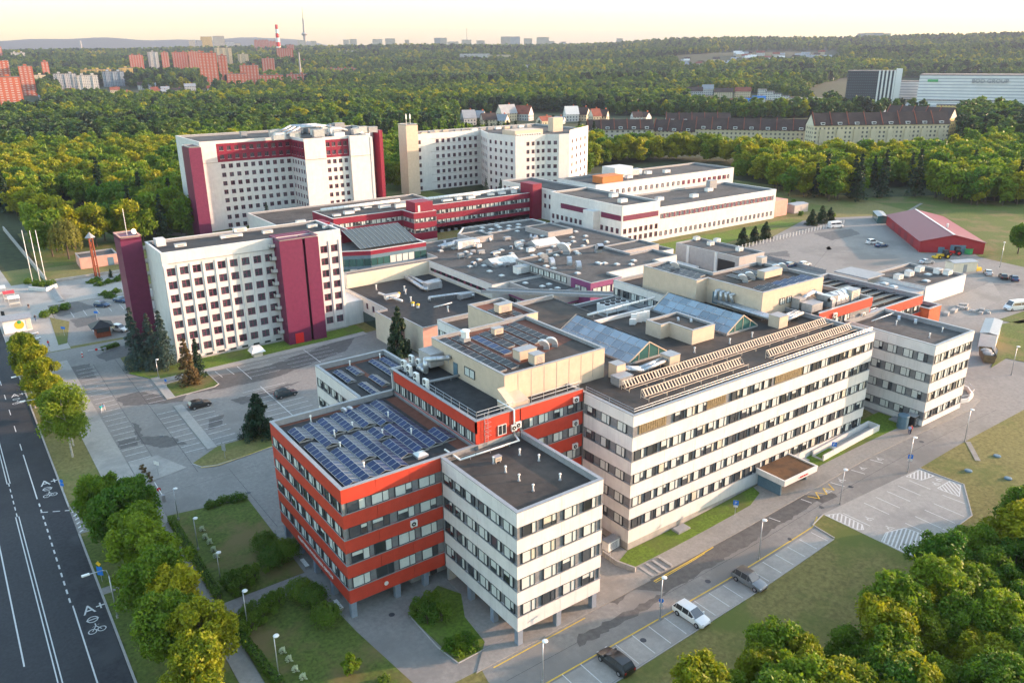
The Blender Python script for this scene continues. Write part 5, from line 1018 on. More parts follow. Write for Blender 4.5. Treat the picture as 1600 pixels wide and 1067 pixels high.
# red plant storey ducts
zd = 19.8
for i, (x, y, sx, sy, h) in enumerate(((80, 20, 3.2, 2.2, 1.6), (82, 22.2, 4, 1.4, 1.2), (79.5, 22.4, 2, 1.6, 2.0), (85.6, 20.5, 3.4, 2.0, 1.8))): unit((x, y, zd), sx, sy, h, ['boxy silver air handler by the red parapet', 'flat silver duct box in front of the beige wall', 'square silver duct riser near the duct housing', 'rounded silver air handler among the ducts'][i], STEEL, legs=True)
for i in range(4): goose((87.4+i*1.5, 19.6, zd), 1.57, 1.5, 'upright tan intake hood in a row behind the red parapet', 'intake hoods on the red storey')
unit((92.4, 20.4, zd), 2.6, 2.4, 1.9, 'cream box unit at the end of the intake hoods', CREAM, legs=False); ductwork('roof_duct', [(84, 21.5, 21.6), (84, 18.8, 21.6), (84, 18.8, 20.2)], .5, 'square silver duct bending over the red parapet', STEEL, square=True); ductwork('roof_duct', [(79, 25.4, 20.6), (88, 25.4, 20.6)], .4, 'straight silver duct along the beige wall foot', STEEL); ductwork('roof_duct', [(79.2, 22.4, 21.2), (83.4, 22.4, 22.2), (86, 22.0, 21.2)], .45, 'arched silver duct among the air handlers', STEEL)
t = thing('roof_ladder', 'thin steel ladder on the side of the orange red storey', 'ladder', (94.6, 18.4, 16.6))
for y in (18.2, 18.7): part('side_rail', MB().tube((94.6, y, 16.6), (94.6, y, 21), .03, 5), STEEL, t)
for i in range(11): part('rung', MB().tube((94.6, 18.2, 17+.35*i), (94.6, 18.7, 17+.35*i), .02, 4), STEEL, t)
for x in (82.4, 91.6): ac((x, 16.75, 18.9 if x < 90 else 17.2), 0, 'white air conditioner on the orange red roof storey', 'air conditioners on the roof storey', .9, .3, .8, 1)
for i in range(8): solar_row(96, 112.4, 19.8+i*2.25, 21.2+i*2.25, 16.6, 'x', 1.05, 'long violet solar strip between black parapets', 'violet solar strips', PVD, .08, False, .18)
ductwork('roof_pipe', [(95, 18.4, 17.3), (98.6, 18.4, 17.3), (98.6, 14.6, 17.3), (90.6, 14.4, 17.3)], .1, 'white pipe bending across the end block roof', WHITEM)
for u_, v_ in ((1404, 501), (1430, 506)): goose(RP(u_, v_, zr), .5, .6, 'tan cowl on the end block roof', 'cowls on the end block roof')
vents([(1472, 519), (1452, 528), (1400, 508), (1398, 492)], zr, 'slim vent on the end block roof', 'vents on the end block roof')
# white roofs of the service buildings
for i, (u_, v_) in enumerate(((1420, 432), (1436, 425), (1403, 437), (1465, 428), (1480, 430))): unit(RP(u_, v_, 7.0), 2.2, 1.6, 1.4, 'white air unit on the boiler house roof', group='units on the boiler house')
domes([(1382, 444), (1447, 440), (1396, 449), (1450, 430), (1420, 424)], 7.0, 'small square rooflight on the boiler house', 'rooflights on the boiler house', 1.6)
for u_, v_ in ((1088, 376), (1110, 384), (1155, 393), (1120, 379)): unit(RP(u_, v_, 9.2), 1.8, 1.4, 1.2, 'pale fan unit on the grey service building', group='units on the service building')
# kitchen block roof
zk = 6.45; _LEG[0] = .4
ductwork('roof_duct', [RP(634, 433, 7.2), RP(660, 450, 7.2), RP(668, 452, 7.2)], .5, 'fat silver duct on the kitchen roof behind the plant'); ductwork('roof_duct', [RP(640, 432, 7.2), RP(670, 447, 7.2)], .5, 'second fat silver duct on the kitchen roof'); unit(RP(676, 452, zk), 4.5, 2.2, 2.0, 'silver air handler joined to two fat ducts', STEEL); ductwork('roof_duct', [RP(663, 443, 7.2), RP(685, 437, 7.2), RP(688, 446, 7.2)], .55, 'curved silver duct looping round the air handler')
ductwork('roof_duct', [RP(671, 470, 6.6), RP(671, 465, 7.4), RP(733, 457, 7.4), RP(740, 462, 7.2)], .35, 'long straight silver duct near the kitchen roof edge'); unit(RP(728, 466, zk), 4.2, 1.6, 1.3, 'flat silver air handler at the end of the long duct', STEEL); ductwork('roof_pipe', [RP(678, 480, 6.9), RP(706, 473, 6.9)], .15, 'thin white pipe lying on the kitchen roof', WHITEM)
unit(RP(612, 467, zk), 3.6, 1.4, 1.2, 'white boxy exhaust with a slanted intake on the kitchen roof', WHITEM); ductwork('roof_duct', [RP(592, 458, 7.2), RP(610, 464, 7.2), RP(628, 470, 7.2)], .3, 'white slanted duct on the kitchen roof', WHITEM)
for u_, v_ in ((623, 463), (645, 478), (653, 481)):
    t = thing('mushroom_vent', 'yellow topped mushroom vent on the kitchen roof', 'vent', RP(u_, v_, zk), 'yellow vents on the kitchen roof'); put('stack', MB().tube((0, 0, -.03), (0, 0, .7), .35, 10).mesh('stack', WHITEM), t, (0, 0, 0), 0, False); put('cap', MB().ball((0, 0, .8), .5, 0, 10, 6, .6).mesh('cap', YEL, smooth=True), t, (0, 0, 0), 0, False)
vents([(634, 460), (588, 453), (642, 472), (700, 487), (632, 455)], zk, 'grey vent pipe on the kitchen roof', 'vents on the kitchen roof', 1.2, .16)
# service halls
rg = random.Random(21); pts = []
for i in range(64):
    x, y = rg.uniform(70, 122), rg.uniform(100, 147)
    if 79 < x < 109 and y < 111: continue
    if all(abs(x-a)+abs(y-b_) > 4 for a, b_, c in pts): pts.append((x, y, 9.68))
domes(pts, 0, 'small white rooflight on the wide hall roof', 'rooflights on the wide hall', 1.3)
domes([(x, y, 9.68) for x, y in ((73, 86), (75.5, 86.5), (73.5, 90), (76, 90.5), (72, 95))], 0, 'small rooflight on the grey hall roof', 'rooflights on the grey hall', 1.2)
domes([(81.5+rg.random()*25, 87+rg.random()*21, 11.58) for i in range(13)], 0, 'white rooflight on the purple hall roof', 'rooflights on the purple hall', 1.3)
for x, y, s in ((86, 104, 1.8), (84, 99, 1.5), (88, 97, 1.5), (87, 92, 1.5), (96, 107, 2.2), (104, 104, 2.0)): goose((x, y, 11.58), rg.uniform(0, 6), s, 'big silver domed cowl on the purple hall', 'domed cowls on the purple hall')
for i in range(18): x, y = rg.uniform(70, 108), rg.uniform(111, 139); unit((x, y, 9.68), rg.uniform(.9, 2.4), rg.uniform(.8, 1.4), rg.uniform(.6, 1.3), 'small pale fan box on the wide hall roof', rg.choice([WHITEM, STEEL, GREYM]), 'fan boxes on the wide hall', louvre=False)
for i in range(14): x, y = rg.uniform(72, 120), rg.uniform(112, 146); goose((x, y, 9.68), rg.uniform(0, 6), rg.uniform(.7, 1.1), 'silver roof fan on the wide hall roof', 'roof fans on the wide hall')
def low_skylight(x0, x1, y0, y1, z, label):
    t = thing('glass_skylight', label, 'skylight', ((x0+x1)/2, (y0+y1)/2, z)); part('curb', MB().box(x0, x1, y0, y1, z-.03, z+.5), CAPM, t); ym = (y0+y1)/2
    for s in range(6): a, b_ = x0+(x1-x0)*s/6+.04, x0+(x1-x0)*(s+1)/6-.04; [part('pane', MB().quad((a, ye, z+.5), (b_, ye, z+.5), (b_, ym, z+1.9), (a, ym, z+1.9)), BLIND, t) for ye in (y0, y1)]
    for xe in (x0, x1): part('gable', MB().add([(xe, y0, z+.5), (xe, y1, z+.5), (xe, ym, z+1.9)], [(0, 1, 2)]), STEEL, t)
low_skylight(75, 84, 113, 119, 9.66, 'pale pitched skylight on the wide hall nearest the grey hall'); low_skylight(98, 107, 124, 130, 9.66, 'pale pitched skylight at the back of the wide hall')
unit((78, 104, 9.66), 5, 2.2, 2.0, 'white boxy air unit on the wide hall roof', WHITEM); unit((82, 138, 9.66), 7, 3, 2.4, 'large white air plant behind the glass pavilion', WHITEM); ductwork('roof_duct', [(74, 139, 10.8), (79, 138, 11.4), (86, 137, 11.2)], .8, 'bulky silver duct by the large white air plant')
P8 = [(96, 152.5), (120, 152.5), (128, 158), (128, 166), (100, 168), (93, 160)]
t = thing('service_hall', 'polygonal flat roof with burgundy edge in front of the burgundy wing', 'building', (110, 160, 0)); walls(t, P8, 0, 8.5, BURR); roof_flat(t, P8, 8.5, .5, ROOFO, capm=FRAMEW)
domes([(x, y, 8.03) for x, y in ((100, 157), (104, 157), (108, 157), (112, 158), (116, 158), (103, 161), (107, 161), (111, 162), (115, 162), (119, 162), (106, 165), (112, 165))], 0, 'white rooflight on the polygonal roof', 'rooflights on the polygonal roof', 1.5)
# tower roofs
unit(RP(375, 363, 24.1), 3, 1.4, 1.1, 'white box with side fans on the front tower roof', WHITEM); unit(RP(362, 372, 24.1), 5, 1.0, .8, 'row of white condensers on the front tower roof', WHITEM)
for u_, v_ in ((282, 385), (418, 364), (470, 348), (488, 355), (512, 356)): unit(RP(u_, v_, 24.1), 2.4, 1.0, .6, 'low white roof box on the front tower', WHITEM, group='roof boxes on the front tower', legs=False)
part('roof_hut', MB().box(-5.5, -3.5, 127.5, 130.2, 24.0, 25.6), OLDW, a)
t = thing('antenna_mast', 'thin whip antenna on the burgundy stair tower', 'antenna', (-9.9, 134.7, 25.7)); part('mast', MB().tube((-9.9, 134.7, 25.6), (-9.9, 134.7, 32), .06, 5), WHITEM, t); part('dish', MB().tube((-8.7, 133.6, 26.9), (-8.6, 133.4, 26.95), .6, 10), WHITEM, t)
for i in range(34):
    x, y = rg.uniform(62, 112), rg.uniform(250, 276); unit((x, y, 33.2), rg.uniform(2, 5), rg.uniform(1.5, 3), rg.uniform(1.2, 3.6), 'white ventilation plant crowded on the burgundy banded tower', rg.choice([WHITEM, STEEL, GREYM]), 'plant on the burgundy banded tower', louvre=False)
for i in range(3): y = 250+i*5; ductwork('roof_duct', [(74, y+4, 35), (80, y+5, 37.2), (90, y+3, 37.4), (100, y+5, 35)], .45, 'looping silver duct on the burgundy banded tower roof', group='ducts on the burgundy banded tower')
for i in range(14): unit((150+i*4.8, 280+rg.uniform(-1, 6), 28.4), 3, 1.6, 1.4, 'grey roof box on the star shaped tower', rg.choice([GREYM, BEIGE, WHITEM]), 'roof boxes on the star shaped tower', louvre=False)
for i in range(10): ac((177+i*1.4, 241.4, 28.4), 0, 'white condenser in a row on the star shaped tower', 'condenser row on the star shaped tower', 1.1, .5, 1.2, 1)
for x in (138, 140): 
    t = thing('antenna_mast', 'white aerial on the beige stair shaft', 'antenna', (x, 274, 34), 'aerials on the beige shaft'); part('mast', MB().tube((x, 274, 33.9), (x, 274, 39), .1, 5), WHITEM, t); part('panel_aerial', MB().box(x-.3, x+.3, 273.8, 274, 36.5, 38.5), WHITEM, t)
for i in range(16): unit((66+i*5, rg.uniform(193, 202), 12.5), rg.uniform(2, 4.5), rg.uniform(1, 2), rg.uniform(.7, 1.6), 'pale roof box on the burgundy wing', WHITEM, 'roof boxes on the burgundy wing', louvre=False)
ductwork('roof_duct', [(98, 199, 13.7), (146, 199, 13.7)], .6, 'long white insulated duct along the burgundy wing roof', WHITEM); ductwork('roof_duct', [(64, 202, 13.7), (95, 203, 13.7)], .55, 'white insulated duct behind the burgundy stair head', WHITEM)
for x, y, z in ((147, 140, 15.7), (152, 150, 15.7), (170, 145, 13.2), (185, 142, 13.2), (200, 148, 13.2), (190, 182, 15.3), (205, 186, 15.3), (214, 184, 15.3)): unit((x, y, z), 3, 1.8, 1.4, 'white roof box on the white hospital wings', WHITEM, 'roof boxes on the white wings', louvre=False)
unit((206, 152, 13.2), 4, 2, 3.4, 'dark framed air plant on the long low wing', GREYM); unit((198, 188, 15.3), 8, 3, 2.6, 'curving white air plant on the rear wing roof', WHITEM)
# ================================================================= STREET FURNITURE
def lamp(p, h, label, group=None, arm=None, ang=0):
    t = thing('street_lamp', label, 'street lamp', p, group, ang); k = ('lamp', h, arm)
    if k not in _WM:
        if arm: a_ = MB().tube((0, 0, -.1), (0, 0, h-1), .09, 8, 0, .07).path([(0, 0, h-1), (.15, 0, h-.2), (.6, 0, h), (arm, 0, h+.05)], .05, 6); hd = MB().box(arm-.1, arm+.75, -.16, .16, h, h+.16)
        else: a_ = MB().tube((0, 0, -.1), (0, 0, h), .075, 8, 0, .05); hd = MB().ball((.25, 0, h+.05), .34, 0, 10, 6, .38)
        _WM[k] = (a_.mesh('pole', STEEL, smooth=True), hd.mesh('lamp_head', LAMPG, smooth=not arm), MB().tube((0, 0, -.1), (0, 0, .35), .16, 8).mesh('base', CONC))
    for n_, me in zip(('pole', 'lamp_head', 'base'), _WM[k]): put(n_, me, t, (0, 0, 0), 0, False)
def top_h(b_, tp):
    d_ = ray(*tp); hh = math.hypot(b_.x-CAM[0], b_.y-CAM[1]); return CAM[2]+hh/math.hypot(d_[0], d_[1])*d_[2]-b_.z
L_ = [((310, 859), (300, 811), 'lamp post on the upper lawn beside the flower bushes'), ((345, 908), (337, 864), 'lamp post on the upper lawn above the dark bushes'), ((388, 985), (378, 925), 'lamp post among the bushes by the footpath fork'), ((436, 1057), (426, 994), 'lamp post on the lower lawn beside pale blossom'), ((279, 812), (269, 765), 'lamp post at the street corner by the clipped hedge'),
      ((1031, 968), (1032, 903), 'lamp post with purple plates beside the white minivan'), ((1185, 874), (1186, 812), 'lamp post between parking bays and yellow line'), ((1312, 788), (1316, 734), 'lamp post at the hatched parking corner'), ((1418, 738), (1423, 683), 'lamp post with a blue parking sign by the lot entrance'), ((848, 1066), (847, 1003), 'lamp post at the near end of the street'), ((1507, 690), (1514, 640), 'lamp post on the grass bank by the road bend'), ((1580, 586), (1583, 541), 'lamp post on the grass beside the skip'), ((248, 590), (249, 575), 'globe lamp beside the parking island'), ((1562, 418), (1566, 378), 'lamp post on the slope by the parked cars')]
for bp, tp, lb in L_: p = G(*bp); lamp(p, max(4.0, min(7.5, top_h(p, tp))), lb, None, None, random.uniform(-.6, .6))
for bp, lb in (((192, 962), 'road lamp with a curved arm beside the lime trees'), ((66, 680), 'road lamp with a curved arm beside the yellow trees'), ((46, 640), 'road lamp with a straight arm over the bus lane')): p = G(*bp); p.x = -35.7; lamp(p, 7.0, lb, None, 2.0, math.pi)
def sign(u, v, h, label, plates, ang=-.9, p=None):
    p = p or G(u, v); t = thing('road_sign', label, 'sign', p, None, ang); put('pole', MB().tube((0, 0, -.1), (0, 0, h), .04, 6).mesh('pole', STEEL), t, (0, 0, 0), 0, False)
    z = h
    for kind, m, w_, hh in plates:
        if kind == 'disc': me = MB().tube((0, -.05, z-w_/2), (0, -.02, z-w_/2), w_/2, 16).mesh('plate', m)
        elif kind == 'diamond': me = MB().add([(0, -.05, z), (w_/2, -.05, z-w_/2), (0, -.05, z-w_), (-w_/2, -.05, z-w_/2)], [(3, 2, 1, 0)]).mesh('plate', m)
        else: me = MB().box(-w_/2, w_/2, -.06, -.03, z-hh, z).mesh('plate', m)
        pl = put('plate', me, t, (0, 0, 0), 0, False)
        if kind == 'P': me = text_mesh('P', w_*.9, .004); me.materials.clear(); me.materials.append(FRAMEW); o = put('lettering', me, t, (-w_*.28, -.065, z-hh*.85), 0, False); o.rotation_euler = (math.pi/2, 0, 0)
        z -= hh+.05
sign(1148, 806, 2.6, 'blue parking sign on the grass in front of the ward block', [('P', BLUESIGN, .75, .75), ('box', FRAMEW, .6, .3)]); sign(1301, 713, 2.6, 'blue parking sign beside the white ramp wall', [('P', BLUESIGN, .75, .75), ('box', FRAMEW, .6, .3)]); sign(1418.5, 737, 3.0, 'blue parking sign strapped to the lamp post by the lot', [('P', BLUESIGN, .7, .7), ('box', FRAMEW, .6, .35)])
sign(1031.5, 966, 2.9, 'round purple sign plates low on the lamp post', [('disc', BLUESIGN, .6, .6), ('box', FRAMEW, .45, .5)]); sign(160, 909, 3.2, 'priority road diamond above blue lane plates on the verge', [('diamond', YEL, .8, .8), ('box', BLUESIGN, .8, .8), ('box', BLUESIGN, .8, .4)], -.8)
sign(352, 717, 3.0, 'dark information board on the verge by the street', [('box', GREYM, .9, 1.4)], -1.1); sign(248, 743, 2.6, 'pale direction board on the paving by the street', [('box', FRAMEW, 1.2, .6)], -1.1); sign(261, 608, 2.2, 'small blue plate on the parking island', [('box', BLUESIGN, .5, .5)]); sign(100, 770, 2.4, 'round blue plate at the street mouth', [('disc', BLUESIGN, .6, .6), ('box', BLUESIGN, .6, .5)], -.8)
for u_, v_ in ((101, 525), (152, 500)): sign(u_, v_, 2.4, 'blue and white plate by the upper car park' if u_ < 120 else 'wide blue plate behind the timber booth', [('box', BLUESIGN, 1.2, .6)])
sign(8, 505, 3.2, 'dark square sign on the pavement beside the kiosk', [('box', BLACKM, 1.3, 1.3), ], -1.0)
def boom(a_, b_, label):
    t = thing('barrier_gate', label, 'barrier', a_); part('cabinet', MB().box(a_.x-.25, a_.x+.25, a_.y-.25, a_.y+.25, a_.z, a_.z+1.1), GREYM, t); part('arm', MB().tube((a_.x, a_.y, a_.z+.95), (b_.x, b_.y, b_.z+.95), .06, 6), FRAMEW, t); part('rest_post', MB().tube((b_.x, b_.y, b_.z), (b_.x, b_.y, b_.z+.95), .05, 6), GREYM, t)
    m_ = a_.lerp(b_, .5); part('stop_plate', MB().tube((m_.x, m_.y-.1, .95), (m_.x, m_.y-.13, .95), .3, 12), REDSIGN, t)
boom(G(165, 550), G(138, 554), 'white barrier arm with a red disc across the car park lane'); boom(G(256, 783), G(243, 762), 'white barrier arm across the street mouth')
# bollard post, vent hood, generator, lids
p = G(129, 558); t = thing('beacon', 'red and white striped marker post at the car park corner', 'marker', p)
for i in range(4): part('stripe', MB().tube((p.x, p.y, .3*i), (p.x, p.y, .3*i+.3), .17, 8), [REDSIGN, FRAMEW][i % 2], t)
p = G(402, 556); t = thing('vent_hood', 'white hipped vent hood on the grass beside the tower', 'vent', p); part('base', MB().box(p.x-1, p.x+1, p.y-1, p.y+1, 0, 1.2), CREAM, t); part('hood', MB().add([(p.x-1.6, p.y-1.5, 1.2), (p.x+1.6, p.y-1.5, 1.2), (p.x+1.6, p.y+1.5, 1.2), (p.x-1.6, p.y+1.5, 1.2), (p.x-.9, p.y-.8, 2.3), (p.x+.9, p.y-.8, 2.3), (p.x+.9, p.y+.8, 2.3), (p.x-.9, p.y+.8, 2.3)], [(4, 5, 6, 7), (0, 1, 5, 4), (1, 2, 6, 5), (2, 3, 7, 6), (3, 0, 4, 7)]), WHITEM, t)
p = G(954, 858); unit(p+Vector((0, 0, .1)), 2.2, 1.2, 1.6, 'white generator set beside the long block corner', WHITEM, rot=.1, name='generator', cat='generator')
for u_, v_, lb in ((1064, 828, 'grey cover slab on the lawn near the ward block corner'), (1252, 722, 'grey cover slab on the lawn by the entrance canopy'), (1400, 656, 'grey cover slab on the lawn by the end block')): p = G(u_, v_); solo('cover_slab', MB().box(p.x-1.2, p.x+1.2, p.y-.7, p.y+.7, p.z, p.z+.35).box(p.x-1.1, p.x+1.1, p.y-.6, p.y+.6, p.z+.35, p.z+.42), [CAPM], lb, 'cover', p)
for u_, v_ in ((1558, 713), (1513, 736), (1575, 748)): p = G(u_, v_); solo('tank_cover', MB().tube(p, p+Vector((0, 0, .18)), .55, 14).tube(p+Vector((0, 0, .18)), p+Vector((0, 0, .25)), .5, 14, 0, .35), [DOORB], 'round dull green tank lid on the grass bank', 'tank lid', p, 'green lids on the bank')
p = G(1409, 668); solo('round_kiosk', MB().tube(p, p+Vector((0, 0, 2.3)), .9, 16).tube(p+Vector((0, 0, 2.3)), p+Vector((0, 0, 2.5)), 1.0, 16, 0, .8), [DOORB], 'blue grey round kiosk by the end block entrance', 'kiosk', p); p = G(1425, 664); unit(p, 2.2, 1.6, 2.0, 'black air plant box beside the end block entrance', BLACKM, name='plant_box', cat='plant box')
# ramps and walls
a_, b_ = G(1303, 697), G(1372, 660); t = thing('access_ramp', 'white walled access ramp on the grass by the ward block', 'ramp', a_); y0 = 3.9
for yy in (y0, y0+1.9): part('ramp_wall', MB().obox((63.5, yy, 1.3), (15.5, 0, .9), (0, .25, 0), (0, 0, 1.5)), WHITE, t)
part('ramp_floor', MB().obox((63.5, y0+.25, 1.6), (15.5, 0, .9), (0, 1.65, 0), (0, 0, .25)), CONC, t)
part('ramp_end', MB().box(79, 79.25, y0, y0+2.15, 2, 3.7), WHITE, t)
mb = MB(); pts = [(99.6, 1.6), (103, .6), (106, 1.2), (108.6, 3.4), (109.6, 7), (109.2, 11), (107.8, 14)]; t = thing('ramp_wall', 'curved white ramp wall with railing beside the end block', 'wall', (104, 1, 2.7))
for p_, q_ in zip(pts, pts[1:]): 
    d_ = Vector(q_)-Vector(p_); n_ = Vector((-d_.y, d_.x)).normalized()*.3; part('wall_segment', MB().obox((*p_, 2.2), (*d_, 0), (*n_, 0), (0, 0, 1.3)), WHITE, t); part('rail', MB().tube((*p_, 4.3), (*q_, 4.3), .03, 5), STEEL, t); part('post', MB().tube((*p_, 3.4), (*p_, 4.3), .03, 5), STEEL, t)
a_, b_ = G(940, 868), G(992, 895); t = thing('retaining_wall', 'low curved retaining wall with white railing by the generator', 'wall', a_); c_ = G(962, 884); mb = MB()
for p_, q_ in ((a_, c_), (c_, b_)): d_ = q_-p_; n_ = Vector((-d_.y, d_.x, 0)).normalized()*.25; part('wall_segment', MB().obox(p_, (d_.x, d_.y, 0), n_, (0, 0, .8)), CONC, t)
d_ = c_-a_
for hh in (1.3, 1.7): part('rail', MB().tube(a_+Vector((0, 0, hh)), a_+d_*.6+Vector((0, 0, hh-.2)), .03, 5), FRAMEW, t)
for f_ in (0, .3, .6): part('post', MB().tube(a_+d_*f_, a_+d_*f_+Vector((0, 0, 1.65-.3*f_)), .03, 5), FRAMEW, t)
# benches by the red block
for i, y in enumerate((34.8, 29.4, 18.8)):
    t = thing('bench', ['white bench under the overhang near the street end of the red block', 'white bench under the lettering of the red block', 'white bench beside the red block corner pillar'][i], 'bench', (-13.4, y, .02)); 
    for dx in (-.18, 0, .18): part('slat', MB().box(-13.48+dx, -13.34+dx, y-1, y+1, .42, .47), FRAMEW, t)
    for dy in (-.75, .75): part('leg', MB().box(-13.7, -13.1, y+dy-.08, y+dy+.08, 0, .42), CONC, t)
# booth, kiosk, stores, containers
p = G(161, 524); t = thing('guard_booth', 'red timber guard booth with a dark hipped roof', 'booth', p); x, y = p.x, p.y
part('walls', MB().box(x-1.6, x+1.6, y-1.6, y+1.6, 0, 1.2), WOODR, t)
for dx in (-1.5, 1.5):
    for dy in (-1.5, 1.5): part('post', MB().box(x+dx-.1, x+dx+.1, y+dy-.1, y+dy+.1, 1.2, 2.6), WOODR, t)
part('glazing', MB().box(x-1.45, x+1.45, y-1.45, y+1.45, 1.2, 2.55), GLASS, t); part('roof', MB().add([(x-2.6, y-2.6, 2.6), (x+2.6, y-2.6, 2.6), (x+2.6, y+2.6, 2.6), (x-2.6, y+2.6, 2.6), (x, y, 4)], [(0, 1, 4), (1, 2, 4), (2, 3, 4), (3, 0, 4), (3, 2, 1, 0)]), BLACKM, t)
p = G(37, 518); t = thing('kiosk', 'white shop kiosk with an orange and green disc and curved dark roof', 'kiosk', p); x, y = p.x-1, p.y+2.4
part('walls', MB().box(x-3, x+3, y-2.2, y+2.2, 0, 3.2), WHITEM, t); part('roof', MB().obox((x-3.4, y-2.6, 3.2), (6.8, 0, 0), (0, 2.8, .5), (0, 0, .15)).obox((x-3.4, y+.2, 3.7), (6.8, 0, 0), (0, 2.5, -.4), (0, 0, .15)), GREYM, t)
part('disc', MB().tube((x+.4, y-2.22, 1.8), (x+.4, y-2.26, 1.8), 1.05, 18), YEL, t); part('disc_leaf', MB().tube((x+.5, y-2.27, 2.5), (x+.5, y-2.3, 2.5), .45, 12), GREENM, t); part('counter', MB().box(x+1.9, x+2.9, y-2.28, y-2.2, .4, 2.9), CREAM, t)
for i, (u_, v_, m) in enumerate(((16, 470, REDSIGN), (24, 478, WHITEM), (2, 462, WHITEM))):
    p = G(u_, v_); t = thing('market_stall', ['stall with a red awning by the pavement', 'stall with a white awning near the kiosk', 'pale stall at the far end of the pavement'][i], 'stall', p); part('awning', MB().obox((p.x-1.4, p.y-1.2, 2.3), (2.8, 0, 0), (0, 2.4, .3), (0, 0, .08)), m, t); part('table', MB().box(p.x-1.2, p.x+1.2, p.y-.8, p.y+.8, .75, .85), CREAM, t)
    for dx in (-1.3, 1.3):
        for dy in (-1.1, 1.1): part('leg', MB().tube((p.x+dx, p.y+dy, 0), (p.x+dx, p.y+dy, 2.4+.12*dy), .04, 5), STEEL, t)
for i, (u_, v_) in enumerate(((35, 528), (54, 523), (58, 531))):
    p = G(u_, v_); t = thing('bench', 'pale bench by the small lawn near the kiosk', 'bench', p, 'kiosk benches', .3); put('seat', MB().box(-.9, .9, -.25, .25, .4, .48).mesh('seat', FRAMEW), t, (0, 0, 0), 0, False); [put('leg', MB().box(s-.1, s+.1, -.22, .22, 0, .4).mesh('leg', CONC), t, (0, 0, 0), 0, False) for s in (-.7, .7)]
def shed(u, v, sx, sy, h, label, m, ang=0, name='store'):
    p = G(u, v); t = thing(name, label, 'store', p, None, ang); put('walls', MB().box(-sx/2, sx/2, -sy/2, sy/2, -.1, h).mesh('walls', m), t, (0, 0, 0), 0, False); put('roof', MB().obox((-sx/2-.15, -sy/2-.15, h), (sx+.3, 0, 0), (0, sy/2+.15, .35), (0, 0, .08)).obox((-sx/2-.15, sy/2+.15, h), (sx+.3, 0, 0), (0, -sy/2-.15, .35), (0, 0, .08)).mesh('roof', CAPM), t, (0, 0, 0), 0, False); put('door', MB().box(-.6, .6, -sy/2-.04, -sy/2, 0, h*.8).mesh('door', GREYM), t, (0, 0, 0), 0, False)
shed(1243, 331, 9, 5, 3.2, 'small pale grey store on the grass behind the long wing', GREYC, .0); shed(1374, 345, 11, 3.4, 2.6, 'greenhouse like glazed shelter near the barn', GLASSG, .7); shed(1545, 532, 12, 3.2, 3.2, 'long white container behind the end block', WHITEM, .35); shed(1500, 424, 8, 3.4, 3.0, 'cream container beside the tractors', CREAM, -.4); shed(1536, 428+8, .1, .1, .1, 'x', CREAM) if False else None
p = G(1541, 562); t = thing('skip', 'rusty open skip loaded with rubble by the road bend', 'skip', p, None, .6); put('hull', MB().add([(-2.4, -1, .2), (2.4, -1, .2), (2.4, 1, .2), (-2.4, 1, .2), (-2.9, -1.2, 1.9), (2.9, -1.2, 1.9), (2.9, 1.2, 1.9), (-2.9, 1.2, 1.9)], [(3, 2, 1, 0), (0, 1, 5, 4), (1, 2, 6, 5), (2, 3, 7, 6), (3, 0, 4, 7)]).mesh('hull', mat('rusty_steel', (.16, .12, .07), .8, .3, 2)), t, (0, 0, 0), 0, False); put('load', MB().ball((-.8, 0, 1.55), 1.2, 0, 9, 5, .5).ball((.9, .1, 1.6), 1.2, 0, 9, 5, .45).mesh('load', CONC), t, (0, 0, 0), 0, False)
rg = random.Random(33)
for i in range(22):
    f_ = i/21; u_ = 1478+70*f_+rg.uniform(-6, 6); v_ = 492-22*f_+(18*f_ if f_ > .5 else 0)+rg.uniform(-4, 4); p = G(u_, v_); s = rg.uniform(.5, 1.1); solo('rubble_block', MB().obox((p.x-s/2, p.y-s/2, p.z), (s*1.4, .3*s, 0), (-.25*s, s, 0), (.1, 0, s*.7)), [CONC], 'pale rubble block in the heap beside the yard', 'rubble', p, 'rubble heap in the yard')
# white fence along the yard
a_, b_ = G(1148, 392), G(1318, 350); t = thing('fence', 'white post fence along the yard below the pines', 'fence', a_); n = 34
for i in range(n+1): q_ = a_.lerp(b_, i/n); part('post', MB().box(q_.x-.09, q_.x+.09, q_.y-.09, q_.y+.09, q_.z-.1, q_.z+1.5), FRAMEW, t)
for hh in (.6, 1.2): part('wire', MB().tube(a_+Vector((0, 0, hh)), b_+Vector((0, 0, hh)), .03, 4), STEEL, t)
a_, b_ = G(1198, 405), G(1290, 428); t = thing('fence', 'grey mesh fence in front of the yard ramp', 'fence', a_); n = 16; part('mesh_panel', MB().obox(a_, b_-a_, (0, .05, 0), (0, 0, 1.2)), GREYM, t)
for i in range(n+1): q_ = a_.lerp(b_, i/n); part('post', MB().tube(q_, q_+Vector((0, 0, 1.6)), .06, 5), GREYM, t)
